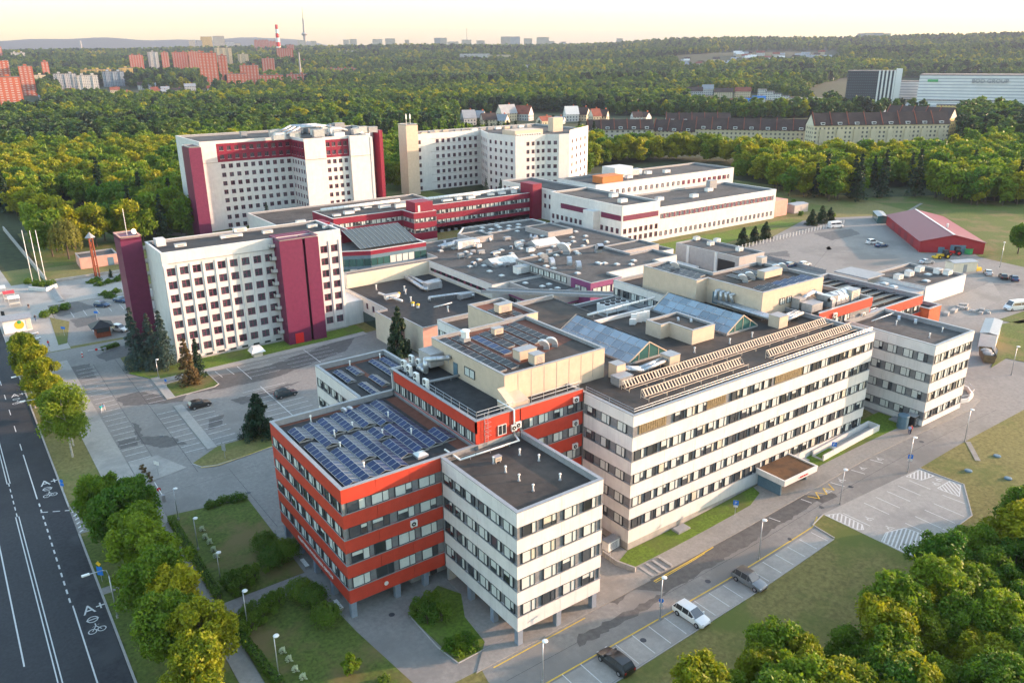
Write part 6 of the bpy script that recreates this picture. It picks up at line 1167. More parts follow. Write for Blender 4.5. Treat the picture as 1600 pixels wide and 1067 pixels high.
# ================================================================= VEHICLES
def car(p, ang, col, label, kind='hatch', group=None, name='parked_car', cat='car', roofcol=None):
    t = thing(name, label, cat, p, group, ang); z = {'hatch': 1.48, 'suv': 1.66, 'mpv': 1.56, 'sedan': 1.44, 'van': 2.45}[kind]; k = ('car', kind, col.name, (roofcol or col).name)
    if k not in _WM:
        L = {'hatch': 4.2, 'suv': 4.5, 'mpv': 4.6, 'sedan': 4.6, 'van': 5.9}[kind]; h = L/2; W2 = .9 if kind != 'van' else 1.02; zb = .92 if kind != 'van' else 1.25
        pr = {'hatch': [(-1, .55, .72), (-.96, .95, .98), (-.72, .99, .0), (.10, .99, .0), (.42, .92, .0)], }
        rear, rs0, rs1, ws = {'hatch': (-.97, -.76, .10, .42), 'suv': (-.98, -.74, .06, .42), 'mpv': (-.98, -.76, .06, .54), 'sedan': (-.66, -.42, .12, .42), 'van': (-.99, -.97, .52, .76)}[kind]
        st = [(-1.0, .42, zb*.86, zb*.86, .86), (-.97, .24, zb, zb, .94), (rear, .22, zb, zb+.02, 1), (rs0, .2, zb, z*.985, 1), ((rs0+rs1)/2, .2, zb*.98, z, 1), (rs1, .2, zb*.97, z*.985, 1), (ws, .2, zb*.97, zb, 1), (.86, .22, zb*.82, zb*.83, .96), (.97, .28, zb*.66, zb*.67, .88), (1.0, .36, zb*.55, zb*.55, .80)]
        st = sorted(st, key=lambda q: q[0]); mb = MB(); S = []
        for (x, z0, zb_, zt__, wf) in st:
            w_ = W2*wf; up_ = zt__-zb_; wr = w_*(1-.25*min(1, up_/.5)) if up_ > .06 else w_*.93
            S.append([(x*h, -w_*.92, z0), (x*h, -w_, (z0+zb_)/2), (x*h, -w_*.985, zb_), (x*h, -wr, zt__+.0), (x*h, 0, zt__+.035), (x*h, wr, zt__), (x*h, w_*.985, zb_), (x*h, w_, (z0+zb_)/2), (x*h, w_*.92, z0)])
        n = 9; o = len(mb.v); mb.v += [p_ for s_ in S for p_ in s_]
        for i in range(len(S)-1):
            for j in range(n-1): mb.f.append((o+i*n+j, o+(i+1)*n+j, o+(i+1)*n+j+1, o+i*n+j+1)); mb.m.append(1 if (roofcol and j in (3, 4) and 3 <= i < 6) else 0)
            mb.f.append((o+i*n+n-1, o+(i+1)*n+n-1, o+(i+1)*n, o+i*n)); mb.m.append(0)
        mb.add(S[0], [tuple(reversed(range(n)))]); mb.add(S[-1], [tuple(range(n))])
        body = mb.mesh('body', [col, roofcol or col], smooth=True, sharp=.62)
        xs = [s_[0][0] for s_ in S]; g = []
        def lerp3(a_, b_, f_): return tuple(a_[i]+(b_[i]-a_[i])*f_ for i in range(3))
        def strip(i0, i1, sd_=0, lo=.06, hi=.93, off=.012):
            mb_ = MB()
            for sd in (((2, 3),) if sd_ == 0 else ((6, 5),)):
                for i in range(i0, i1):
                    A_, B_ = S[i], S[i+1]; q_ = [lerp3(A_[sd[0]], A_[sd[1]], lo), lerp3(B_[sd[0]], B_[sd[1]], lo), lerp3(B_[sd[0]], B_[sd[1]], hi), lerp3(A_[sd[0]], A_[sd[1]], hi)]; s_ = -1 if sd[0] == 2 else 1
                    f0, f1 = (.12 if i == i0 else .03), (.12 if i == i1-1 else .03); a0, a1, a2, a3 = lerp3(q_[0], q_[1], f0), lerp3(q_[1], q_[0], f1), lerp3(q_[2], q_[3], f1), lerp3(q_[3], q_[2], f0)
                    mb_.quad(*[(v_[0], v_[1]+s_*off, v_[2]+.004) for v_ in (a0, a1, a2, a3)])
            return mb_.mesh('side_glass', GLASS)
        iw = [i for i, s_ in enumerate(st) if s_[0] == ws][0]; ir = [i for i, s_ in enumerate(st) if s_[0] == rs0][0]
        def cross(i0, i1, lo, hi, up_=.014):
            A_, B_ = S[i0], S[i1]; q_ = [lerp3(A_[3], B_[3], lo), lerp3(A_[5], B_[5], lo), lerp3(A_[5], B_[5], hi), lerp3(A_[3], B_[3], hi)]; dn = Vector((S[i1][4][2]-S[i0][4][2], 0, -(S[i1][4][0]-S[i0][4][0]))).normalized(); dn = dn if dn.z > 0 else -dn
            return MB().quad(*[(v_[0]+dn.x*.045, v_[1]*.92, v_[2]+dn.z*.045) for v_ in q_]).mesh('windscreen', GLASS)
        side = [strip(ir-1, iw, q_) if kind != 'van' else strip(ir+1, iw, q_, .1, .6) for q_ in (0, 1)]
        wheel = MB().tube((0, -.11, 0), (0, .11, 0), .33, 16, 0).mesh('wheel', RUBBER); rim = MB().tube((0, -.125, 0), (0, .125, 0), .2, 10).mesh('rim', RIM)
        hl = MB().box(h*.90, h*.975, -.14, .14, zb*.60, zb*.74).mesh('headlight', HEADL); tl = MB().box(-h*1.005, -h*.96, -.13, .13, zb*.7, zb*.98).mesh('tail_light', TAILL)
        mir = MB().box(ws*h-.35, ws*h-.15, -.1, .1, zb+.02, zb+.2).mesh('mirror', col); gr = MB().box(h*.985, h*1.006, -.45, .45, zb*.34, zb*.5).mesh('grille', BLACKM)
        _WM[k] = (body, side, cross(iw, iw-1, .06, .92), cross(ir-1, ir, .25, .92), wheel, rim, hl, tl, mir, gr, h, W2)
    body, side, wsm, rwm, wheel, rim, hl, tl, mir, gr, h, W2 = _WM[k]
    B = put('body', body, t, (0, 0, .02), 0, False); [put('side_glass', q_, t, (0, 0, .02), 0, False) for q_ in side]; put('windscreen', wsm, t, (0, 0, .02), 0, False); put('rear_window', rwm, t, (0, 0, .02), 0, False); put('grille', gr, t, (0, 0, .02), 0, False)
    for sx in (-.62, .64):
        for sy in (-1, 1): wv = put('wheel', wheel, t, (sx*h, sy*(W2-.08), .34), 0, False); put('rim', rim, wv, (0, 0, 0), 0, False)
    for sy in (-.62, .62): put('headlight', hl, t, (0, sy, .02), 0, False); put('tail_light', tl, t, (0, sy*1.1, .02), 0, False)
    for sy in (-1, 1): put('mirror', mir, t, (0, sy*(W2+.06), .02), 0, False)
    return t
CW, CS, CB, CBL, CG = paint('white_car_paint', (.70, .70, .69)), paint('silver_car_paint', (.42, .44, .46)), paint('black_car_paint', (.012, .013, .014)), paint('blue_car_paint', (.015, .05, .12)), paint('teal_car_paint', (.012, .03, .04))
def gp(u, v, dz=.03): p = G(u, v); p.z += dz; return p
car(Vector((19.6, -8.2, .03)), -math.pi/2+.04, CW, 'white people carrier parked beside the lamp post with purple plates', 'mpv'); car(Vector((30.5, -8.0, .06)), -math.pi/2+.03, paint('graphite_car_paint', (.15, .16, .17)), 'dark silver off-roader with black roof in the parking bays', 'suv', roofcol=CB); car(Vector((7.0, -8.6, .03)), math.pi/2+.02, CB, 'black people carrier parked nearest the end of the bays', 'mpv')
car(Vector((-9.9, 90.2, .03)), .05, CB, 'black hatchback beside the walkway divider in the car park', 'hatch'); car(Vector((5.4, 85.2, .03)), .06, CG, 'dark teal estate car parked across the bays', 'suv'); car(gp(188, 517), -1.0, CW, 'white off-roader beside the timber guard booth', 'suv'); car(gp(160, 479), -.9, CBL, 'dark blue hatchback in the upper car park', 'hatch'); car(gp(190, 472), -1.0, CBL, 'dark blue saloon next to the burgundy stair tower', 'sedan')
car(gp(1305, 356), -.3, CW, 'white panel van below the pines at the yard edge', 'van', name='delivery_van', cat='van'); car(gp(1363, 381), -.25, CW, 'white estate car in the middle of the yard', 'suv'); car(gp(1377, 386), -.25, CBL, 'blue saloon next to the white estate in the yard', 'sedan'); car(gp(1257, 416), -.1, CW, 'white hatchback behind the mesh fence', 'hatch'); car(gp(1235, 417), -.1, CBL, 'dark hatchback half hidden behind the plant room parapet', 'hatch'); car(gp(1447, 412), -.4, CS, 'silver saloon behind the boiler house', 'sedan')
car(gp(1543, 429), .6, CS, 'silver estate in the row by the slope', 'sedan'); car(gp(1567, 435), .6, CB, 'black saloon in the row by the slope', 'sedan'); car(gp(1584, 438), .6, CBL, 'dark blue saloon at the end of the row by the slope', 'sedan'); car(gp(1586, 484), 2.75, CW, 'white crew van with dark side windows in the yard', 'van', name='delivery_van', cat='van')
def tractor(p, ang, m, label):
    t = thing('tractor', label, 'tractor', p, None, ang); put('bonnet', MB().box(.2, 2.2, -.4, .4, .7, 1.4).mesh('bonnet', m), t, (0, 0, 0), 0, False); put('cab', MB().box(-1.1, .2, -.7, .7, .9, 1.2).box(-1.1, -1.0, -.7, .7, 1.2, 2.5).box(.1, .2, -.7, .7, 1.2, 2.5).box(-1.2, .3, -.8, .8, 2.5, 2.62).mesh('cab', BLACKM), t, (0, 0, 0), 0, False); put('cab_glass', MB().box(-1.0, .1, -.66, .66, 1.2, 2.5).mesh('cab_glass', GLASS), t, (0, 0, 0), 0, False)
    for sy in (-1, 1):
        for x, r in ((-.7, .85), (1.7, .55)): wv = put('wheel', MB().tube((0, -.2, 0), (0, .2, 0), r, 16).mesh('wheel', RUBBER), t, (x, sy*.85, r), 0, False); put('rim', MB().tube((0, -.22, 0), (0, .22, 0), r*.5, 10).mesh('rim', m), wv, (0, 0, 0), 0, False)
    put('loader', MB().box(2.3, 3.4, -.9, .9, .3, .8).mesh('loader', m), t, (0, 0, 0), 0, False)
tractor(gp(1474, 404), 2.6, YEL, 'yellow tractor with black cab in front of the barn'); tractor(gp(1492, 399), 2.4, REDSIGN, 'red tractor in front of the barn'); p = gp(1513, 397); solo('green_bin', MB().box(p.x-1, p.x+1, p.y-.8, p.y+.8, p.z, p.z+1.5).box(p.x-1.1, p.x+1.1, p.y-.9, p.y+.9, p.z+1.5, p.z+1.65), [GREENM], 'bright green waste bin at the barn corner', 'bin', p)
for i in range(5): p = gp(1502+i*6, 424-(i % 2)*5); solo('plough_blade', MB().obox((p.x, p.y, p.z), (1.8, -.6, 0), (.3, .6, .1), (0, .1, .9)), [YEL], 'yellow snow plough blade beside the cream container', 'plough', p, 'plough blades')
# ================================================================= PEOPLE
SKIN = mat('skin', (.45, .27, .19), .6, .05, 5); HAIR = mat('dark_hair', (.03, .02, .015), .7, .1, 5); SHOE = mat('shoe', (.05, .05, .05), .6, .1, 5)
def person(p, ang, shirt, trousers, label, walk=.3, h=1.74):
    J = {'pel': (0, 0, .95, .15), 'ch': (0, 0, 1.3, .17), 'nk': (.01, 0, 1.5, .06), 'hd': (.03, 0, 1.62, .105), 'tp': (.02, 0, 1.73, .07)}
    E_ = [('pel', 'ch'), ('ch', 'nk'), ('nk', 'hd'), ('hd', 'tp')]
    for s, sg_ in ((-1, 'l'), (1, 'r')):
        w_ = walk*s; J.update({'hip'+sg_: (0, s*.1, .9, .1), 'kn'+sg_: (w_*.6+.03, s*.11, .5, .065), 'an'+sg_: (w_*.9-.05, s*.11, .09, .045), 'to'+sg_: (w_*.9+.14, s*.12, .04, .04), 'sh'+sg_: (0, s*.2, 1.42, .065), 'el'+sg_: (-w_*.4, s*.26, 1.13, .05), 'wr'+sg_: (-w_*.4+.1, s*.27, .9, .038), 'ha'+sg_: (-w_*.4+.13, s*.26, .8, .035)})
        E_ += [('pel', 'hip'+sg_), ('hip'+sg_, 'kn'+sg_), ('kn'+sg_, 'an'+sg_), ('an'+sg_, 'to'+sg_), ('ch', 'sh'+sg_), ('sh'+sg_, 'el'+sg_), ('el'+sg_, 'wr'+sg_), ('wr'+sg_, 'ha'+sg_)]
    ks = list(J); me = bpy.data.meshes.new('body'); me.from_pydata([J[k_][:3] for k_ in ks], [(ks.index(a_), ks.index(b_)) for a_, b_ in E_], []); o = bpy.data.objects.new('tmp', me); COL.objects.link(o); o.modifiers.new('s', 'SKIN'); ss = o.modifiers.new('u', 'SUBSURF'); ss.levels = 1
    for i, k_ in enumerate(ks): v_ = me.skin_vertices[0].data[i]; v_.radius = (J[k_][3],)*2; v_.use_root = k_ == 'pel'
    dg = bpy.context.evaluated_depsgraph_get(); m2 = bpy.data.meshes.new_from_object(o.evaluated_get(dg)); bpy.data.objects.remove(o)
    for m in (SKIN, shirt, trousers, SHOE, HAIR): m2.materials.append(m)
    for f in m2.polygons:
        c = f.center; f.use_smooth = True
        f.material_index = 4 if (c.z > 1.66 or (c.z > 1.56 and c.x < -.02)) else (0 if c.z > 1.47 else (3 if c.z < .1 else (2 if c.z < .97 and abs(c.y) < .23 else (0 if abs(c.y) > .2 and c.z < 1.12 else 1))))
    m2.name = 'body'; t = thing('person', label, 'person', p, None, ang); put('body', m2, t, (0, 0, 0), 0, False); t.scale = (h/1.78,)*3
def cloth(n, c): return mat(n, c, .8, .1, 6)
C1, C2, C3, C4, C5 = cloth('turquoise_cloth', (.03, .45, .45)), cloth('pale_blue_cloth', (.35, .42, .6)), cloth('red_cloth', (.6, .02, .03)), cloth('black_cloth', (.02, .02, .025)), cloth('white_cloth', (.65, .65, .65)); C6 = cloth('denim_cloth', (.05, .08, .16))
person(gp(159, 645), 1.0, C1, C5, 'person in turquoise top walking across the parking bays'); person(gp(163, 643), 1.0, C2, C5, 'person in pale blue top walking beside the turquoise one', -.3); person(gp(76.5, 542), .5, C3, C6, 'person in a red shirt on the pavement by the small lawn'); person(gp(68, 549), -2, C4, C4, 'person in black crossing at the kerb'); person(gp(54, 543), 2.5, C5, C4, 'person in white top and dark trousers on the pavement'); person(gp(56, 502), 1.2, C4, C6, 'person in black beside the kiosk'); person(gp(45.5, 484), -1.2, C4, SKIN, 'person in dark shorts on the plaza paving'); person(gp(1420, 679), .4, C2, C6, 'person in pale blue at the end block entrance', .1); person(gp(1422.5, 678), 2.8, C3, C4, 'person in a red top at the end block entrance', .1)
# ================================================================= TREES
def leaves_mesh(name, pts, nrm, size, m, rng, asp=.62):
    n = len(pts); nrm = nrm/np.linalg.norm(nrm, axis=1, keepdims=True)
    t = rng.normal(size=(n, 3)); t -= nrm*(t*nrm).sum(1, keepdims=True); t /= np.linalg.norm(t, axis=1, keepdims=True); b = np.cross(nrm, t)
    s = size[:, None]; bend = nrm*s*.22
    V = np.empty((n, 4, 3)); V[:, 0] = pts-t*s-bend; V[:, 1] = pts-b*s*asp; V[:, 2] = pts+t*s-bend; V[:, 3] = pts+b*s*asp
    me = bpy.data.meshes.new(name); me.vertices.add(n*4); me.vertices.foreach_set('co', V.reshape(-1).astype(np.float32))
    me.loops.add(n*4); me.loops.foreach_set('vertex_index', np.arange(n*4, dtype=np.int32)); me.polygons.add(n); me.polygons.foreach_set('loop_start', np.arange(0, n*4, 4, dtype=np.int32))
    me.materials.append(m); me.update(calc_edges=True); me.validate(); return me
def crown(name, seed, H, R, base, n, leaf, m, lobes=16, shape='round', rough=.35):
    lobes = int(lobes*2.1); rough = min(.8, rough*1.5)
    """broad crown: leaf faces spread over many overlapping lobes"""
    rng = np.random.default_rng(seed); hc = (H-base)/2; zc = base+hc; C = []; RR = []
    for i in range(lobes):
        z = rng.uniform(-.85, .92); env = math.sqrt(max(.05, 1-z*z)) if shape == 'round' else (.35+.65*(1-(z+1)/2)**.8 if shape == 'cone' else math.sqrt(max(.1, 1-abs(z)**2.6)))
        a = rng.uniform(0, 2*math.pi); r = env*R*rng.uniform(.2, .86); C.append((r*math.cos(a), r*math.sin(a), zc+z*hc*.82)); RR.append(R*rng.uniform(.16, .33)*(.75+.4*env))
    C = np.array(C); RR = np.array(RR); pr = RR**2/np.sum(RR**2); k = rng.choice(lobes, n*2, p=pr); d = rng.normal(size=(n*2, 3)); d[:, 2] += .25; d /= np.linalg.norm(d, axis=1, keepdims=True)
    rad = RR[k]*(1.08-rough*rng.random(n*2)**1.3); rad = np.where(rng.random(n*2) < .12, rad*rng.uniform(1.08, 1.5, n*2), rad); pts = C[k]+d*rad[:, None]*np.array([1, 1, .9]); keep = np.ones(n*2, bool)
    for c, r in zip(C, RR): keep &= np.linalg.norm(pts-c, axis=1) > r*.5
    pts, d = pts[keep][:n], d[keep][:n]; out = pts-np.array([0, 0, zc-hc*.3]); out /= np.linalg.norm(out, axis=1, keepdims=True)
    nr = d*.35+out*.35+rng.normal(size=d.shape)*.8+np.array([0, 0, .3]); return leaves_mesh(name, pts, nr, leaf*rng.uniform(.5, 1.45, len(pts)), m, rng, .48)
def conifer(name, seed, H, R, n, leaf, m, base=.06, droop=.35, tiers=15):
    rng = np.random.default_rng(seed); P = []; N = []
    nb = int(tiers*8); per = n//nb
    for i in range(nb):
        f = (i//8+rng.uniform(-.3, .3))/tiers; f = min(max(f, 0), 1); z = H*(base+(1-base)*f); rr = R*(1-f)**.9*rng.uniform(.75, 1.1)+.12; a = rng.uniform(0, 2*math.pi); u = np.array([math.cos(a), math.sin(a), 0]); v = np.array([-u[1], u[0], 0])
        s = rng.random(per)**.6; wd = (1-s*.8)*rr*.28
        pts = u*(s*rr)[:, None]+v*(rng.normal(size=per)*wd)[:, None]; pts[:, 2] = z-droop*rr*s**1.4+rng.normal(size=per)*.1*rr
        P.append(pts); nn = np.tile(u*.45+np.array([0, 0, .8]), (per, 1))+rng.normal(size=(per, 3))*.4; N.append(nn)
    P = np.concatenate(P); N = np.concatenate(N); return leaves_mesh(name, P, N, leaf*rng.uniform(.7, 1.3, len(P)), m, rng, .45)
def weeping(name, seed, H, R, n, leaf, m):
    rng = np.random.default_rng(seed); P = []; strands = 150; per = n//strands
    for i in range(strands):
        a = rng.uniform(0, 2*math.pi); r = R*math.sqrt(rng.random())*.95; z0 = H*(.55+.42*math.sqrt(max(0, 1-(r/R)**2)))*rng.uniform(.9, 1.03); ln = rng.uniform(.25, .55)*H; s = rng.random(per)
        P.append(np.stack([r*math.cos(a)*(1+.12*s)+rng.normal(size=per)*.22, r*math.sin(a)*(1+.12*s)+rng.normal(size=per)*.22, np.maximum(z0-ln*s, H*.12)], -1))
    P = np.concatenate(P); N = P-np.array([0, 0, H*.4]); N = N/np.linalg.norm(N, axis=1, keepdims=True)+rng.normal(size=P.shape)*.5; return leaves_mesh(name, P, N, leaf*rng.uniform(.6, 1.2, len(P)), m, rng, .5)
def trunk_mesh(name, H, r, m, seed=0, limbs=7, top=.72):
    rs_ = random.Random(seed); mb = MB(); p = Vector((0, 0, -.3)); k = 5
    for i in range(k):
        q = Vector((rs_.uniform(-.12, .12)*i*.5, rs_.uniform(-.12, .12)*i*.5, H*top*(i+1)/k)); mb.tube(p, q, r*(1-.75*i/k), 7, 0, r*(1-.75*(i+1)/k), caps=False); p = q
    for i in range(limbs):
        z = H*rs_.uniform(.3, .68); a = rs_.uniform(0, 6.28); l = H*rs_.uniform(.14, .26); q = Vector((0, 0, z)); e = Vector((math.cos(a)*l, math.sin(a)*l, z+l*.8)); mb.tube(q, e, r*.38, 5, 0, r*.1, caps=False)
    return mb.mesh(name, m, smooth=True)
CR = {}   # kind -> list of (crown mesh, trunk mesh, height, radius)
CR['near'] = [(crown('crown', s, 13, 4.6, 1.6, 14000, .26, m, lb, sh), trunk_mesh('trunk', 13, .26, BARK, s), 13, 4.6) for s, m, lb, sh in ((1, LEAF, 20, 'round'), (2, LEAF2, 18, 'round'), (3, LEAF, 16, 'oval'), (4, LEAF, 22, 'oval'), (5, LEAF2, 20, 'oval'))]
CR['birch'] = [(crown('crown', 21, 15, 4.4, 2.2, 9000, .24, LEAFB, 26, 'oval', .7), trunk_mesh('trunk', 15, .2, BARKW, 5, 9, .85), 15, 4.4)]
CR['mid'] = [(crown('crown', 30+s, 14, 5.2, 1.2, 1900, .62, m, 15, sh, .3), trunk_mesh('trunk', 14, .25, BARK, s, 4), 14, 5.2) for s, m, sh in ((1, LEAF, 'round'), (2, LEAF2, 'round'), (3, LEAF, 'oval'), (4, LEAF, 'round'), (5, LEAFB, 'oval'))]
CR['far'] = [(crown('crown', 50+s, 15, 5.4, .5, 420, 1.25, m, 11, sh, .3), trunk_mesh('trunk', 15, .25, BARK, s, 0), 15, 5.4) for s, m, sh in ((1, LEAFF, 'round'), (2, LEAFF, 'oval'), (3, LEAF, 'round'), (4, LEAFF, 'cone'), (5, LEAF2, 'oval'), (6, LEAFD, 'cone'))]
CR['spruce'] = [(conifer('crown', 61, 18, 4.0, 9000, .26, LEAFS), trunk_mesh('trunk', 18, .24, BARK, 1, 0, .95), 18, 4.0)]
CR['brown'] = [(conifer('crown', 62, 10.5, 2.8, 5000, .22, LEAFX, .05, .3, 12), trunk_mesh('trunk', 10.5, .18, BARK, 2, 0, .95), 10.5, 2.8)]
CR['pine'] = [(conifer('crown', 63, 9.5, 4.4, 9000, .26, LEAFD, .03, .15, 10), trunk_mesh('trunk', 9.5, .2, BARK, 3, 0, .9), 9.5, 4.4)]
CR['midcon'] = [(conifer('crown', 64, 18, 3.4, 1500, .55, LEAFD, .1, .3, 13), trunk_mesh('trunk', 18, .24, BARK, 4, 0, .95), 18, 3.4)]
CR['willow'] = [(weeping('crown', 65, 15, 5.2, 7500, .28, leafmat('willow_leaf', (.11, .14, .02), (.20, .20, .03), .35)), trunk_mesh('trunk', 15, .35, BARK, 6), 15, 5.2)]
CR['small'] = [(crown('crown', 71, 5.2, 2.1, .5, 3000, .2, LEAF, 14, 'round'), trunk_mesh('trunk', 5.2, .12, BARK, 7, 3), 5.2, 2.1)]
CR['droop'] = [(weeping('crown', 72, 3.4, 2.0, 2600, .16, LEAFH), trunk_mesh('trunk', 3.4, .1, BARK, 8, 2), 3.4, 2.0)]
def tree(kind, i, x, y, scale=1.0, label='', group=None, name='tree', cat='tree', z=None, sxy=1.0):
    me, tr, H, R = CR[kind][i % len(CR[kind])]; z = float(HZ(x, y)) if z is None else z
    t = thing(name, label, cat, (x, y, z), group, random.uniform(0, 6.28)); t.scale = (scale*sxy, scale*sxy, scale)
    put('trunk', tr, t, (0, 0, 0), 0, False); put('crown', me, t, (0, 0, 0), 0, False); return t
def shrub(x, y, R, h, label, group, m=None, n=900, leaf=.14, name='shrub', cat='shrub', seed=0, sx=1.0, sy=1.0, rot=0, lob=9):
    k = ('sh', round(R, 1), round(h, 1), (m or LEAFH).name, seed)
    if k not in _WM: _WM[k] = crown('foliage', 100+seed, h, R, -.15*h, n, leaf, m or LEAFH, lob, 'round')
    t = thing(name, label, cat, (x, y, hz(x)+.05), group, rot); t.scale = (sx, sy, 1); put('foliage', _WM[k], t, (0, 0, 0), 0, False)
    st = ('st', round(h, 1)); 
    if st not in _WM: _WM[st] = MB().tube((0, 0, -.1), (0, 0, h*.6), .05, 5).tube((0, 0, .1), (.3, .1, h*.5), .035, 5).tube((0, 0, .1), (-.25, -.2, h*.5), .035, 5).mesh('stem', BARK)
    put('stem', _WM[st], t, (0, 0, 0), 0, False); return t
NT = 0
# --- street row on the left (verge between road and path)
row = [(-34.4, 139, 'near', 0, .56, 'rounded green street tree near the kiosk plaza'), (-34.5, 126.5, 'near', 1, .8, 'green street tree on the verge opposite the barrier gate'), (-33.8, 119, 'near', 4, .78, 'yellow green street tree on the verge opposite the red timber booth'),
       (-33.6, 108.5, 'near', 1, .78, 'yellow leaved street tree opposite the spruces on the verge'), (-33.4, 101, 'near', 4, .72, 'bright yellow street tree beside the bent lamp arm'), (-33.4, 94, 'near', 1, .66, 'golden green street tree above the birch on the verge'),
       (-33.2, 82, 'birch', 0, .92, 'tall birch with drooping twigs on the verge by the car park'), (-32.4, 86.5, 'birch', 0, .66, 'slim birch half hidden behind the tall verge birch'), (-33, 52.5, 'near', 2, .78, 'dark green street tree by the street junction'),
       (-29.6, 49.5, 'near', 3, .74, 'narrow dark green tree beside the footpath at the junction'), (-32.4, 46, 'near', 0, .84, 'dense green lime tree in the roadside row'), (-31.0, 41, 'near', 3, .78, 'tall green lime tree in the roadside row'), (-32.2, 35.5, 'near', 2, .86, 'broad green lime tree beside the road lamp'),
       (-30.4, 32.0, 'near', 0, .82, 'green lime tree leaning over the footpath'), (-32, 27.5, 'near', 3, .86, 'dark lime tree in the roadside row by the lawn'), (-30.6, 23.5, 'near', 4, .82, 'yellow green lime tree in the roadside row'), (-32.3, 19.5, 'near', 0, .8, 'green lime tree shading the road edge'), (-29.8, 16.0, 'near', 1, .78, 'bright yellow lime tree at the end of the row'), (-31.6, 11.5, 'near', 4, .76, 'yellow lime tree overhanging the footpath end')]
for x, y, k, i, s, lb in row: tree(k, i, x, y, s, lb, 'street trees on the verge'); NT += 1
tree('near', 1, -54, 22, .45, 'small green tree across the road', None); NT += 1
# --- trees around the campus
for x, y, k, i, s, lb in ((-14.8, 119.5, 'spruce', 0, .80, 'tallest blue spruce beside the white tower'), (-12.0, 117.6, 'spruce', 0, .72, 'middle blue spruce of three by the white tower'), (-9.9, 115.6, 'spruce', 0, .76, 'green blue spruce next to the tower corner'), (-8.4, 103.2, 'brown', 0, 1.0, 'dying brown conifer on the parking island'), (-5.6, 106, 'brown', 0, .82, 'thin green conifer behind the brown one'),
                          (-4.9, 70.8, 'pine', 0, .92, 'dark round pine on the verge by the red block'), (34.2, 91.5, 'pine', 0, 1.15, 'dark spruce against the cream kitchen wall')):
    if lb.startswith('thin'): t = tree('midcon', 0, x, y, .5, lb)
    elif lb.startswith('dark spruce'): t = tree('pine', 0, x, y, 1.3, lb, sxy=.62)
    else: t = tree(k, i, x, y, s, lb)
    NT += 1
for x, y in ((157, 238), (162, 234), (60, 246)): tree('spruce', 0, x, y, .55, 'small dark spruce at the foot of a white hospital tower', 'spruces below the towers'); NT += 1
tree('willow', 0, *G2(108, 405), .95, 'weeping willow with yellow strands behind the transformer house'); NT += 1
# lower right grove, beyond the dry lawn
rg = random.Random(4); cand = []
for gx_ in np.arange(1.0, 130, 4.3):
    for gy_ in np.arange(-60, -9, 4.3):
        x, y = gx_+rg.uniform(-1.5, 1.5), gy_+rg.uniform(-1.5, 1.5); u, v, q = px((x, y, 2))
        edge = np.interp(u, [1030, 1180, 1330, 1400, 1470, 1545, 1600, 1700], [1085, 1050, 985, 945, 890, 830, 800, 760]); lim = np.interp(u, [1000, 1500, 1700], [1210, 1260, 1300])
        if u > 1030 and u < 1650 and v > edge+18 and v < lim and q > 20: cand.append((v, u, x, y))
cand.sort(); names = ['rounded green tree', 'yellow green tree', 'upright green tree', 'dense dark green tree', 'pale yellow tree']
print('GROVE', len(cand))
for n_, (v, u, x, y) in enumerate(cand[:84]):
    i = rg.choice([0, 1, 2, 3, 3, 4, 0, 2]); sc_ = rg.uniform(.58, .86); e_ = 'at the lawn edge of the grove' if n_ < 26 else 'deep in the grove beyond the dry lawn'; tree('near', i, x, y, sc_, ('big ' if sc_ > .73 else 'small ')+names[i]+' '+e_, 'grove beyond the dry lawn'); NT += 1
# yard side trees and shrubs on the right
for u, v, s in ((1160, 383, .5), (1178, 378, .45), (1195, 373, .5), (1268, 352, .5), (1283, 349, .55), (1296, 346, .45)):
    p = G(u, v); tree('pine', 0, p.x, p.y, s*1.35, 'dark mountain pine in a clump along the white fence', 'pines along the fence'); NT += 1
tree('near', 0, *G2(1590, 397), .8, 'dark green tree on the slope above the parked cars'); NT += 1
# --- shrubs and hedges
for u, v, R, h, lb in ((372, 782, 1.5, 1.1, 'low juniper at the top edge of the lawn'), (350, 785, 1.4, .9, 'spreading juniper beside the street lawn'), (330, 792, 1.2, .9, 'small juniper at the lawn corner')):
    p = G(u, v); shrub(p.x, p.y, R, h, lb, None, LEAFH, 1100, .12, seed=1)
for u, v in ((365, 915), (385, 908), (400, 905), (378, 925), (395, 985), (412, 970), (395, 965), (425, 950), (438, 945)): p = G(u, v); shrub(p.x, p.y, 1.6, 2.0, 'dense dark green bush massed beside the footpath', 'bushes by the footpath', LEAFH, 1600, .13, seed=2)
for u, v in ((415, 860), (440, 872), (425, 885), (470, 935), (490, 945), (510, 975), (450, 872)): p = G(u, v); tree('droop', 0, p.x, p.y, .85, 'small weeping tree on the lawn beside the red block', 'weeping trees on the lawns', 'weeping_tree'); NT += 1
p = G(548, 1055); tree('small', 0, p.x, p.y, .55, 'lone round dark tree at the lawn edge'); NT += 1
p = G(600, 1066); shrub(p.x, p.y, .9, 1.0, 'little green shrub at the corner of the drive', None, LEAFH, 600, .1, seed=3)
for u, v in ((655, 965), (672, 955), (690, 970), (668, 975)): p = G(u, v); shrub(p.x, p.y, 1.6, 2.8, 'tall green lilac bush in front of the white block pillars', 'bushes in front of the pillars', LEAFH, 1900, .14, seed=4)
for u, v in ((705, 1015), (720, 1010), (733, 1005), (722, 1022), (740, 1015)): p = G(u, v); shrub(p.x, p.y, 1.25, 1.3, 'low dark bush under the white block corner', 'low bushes by the drive', LEAF, 900, .12, seed=5)
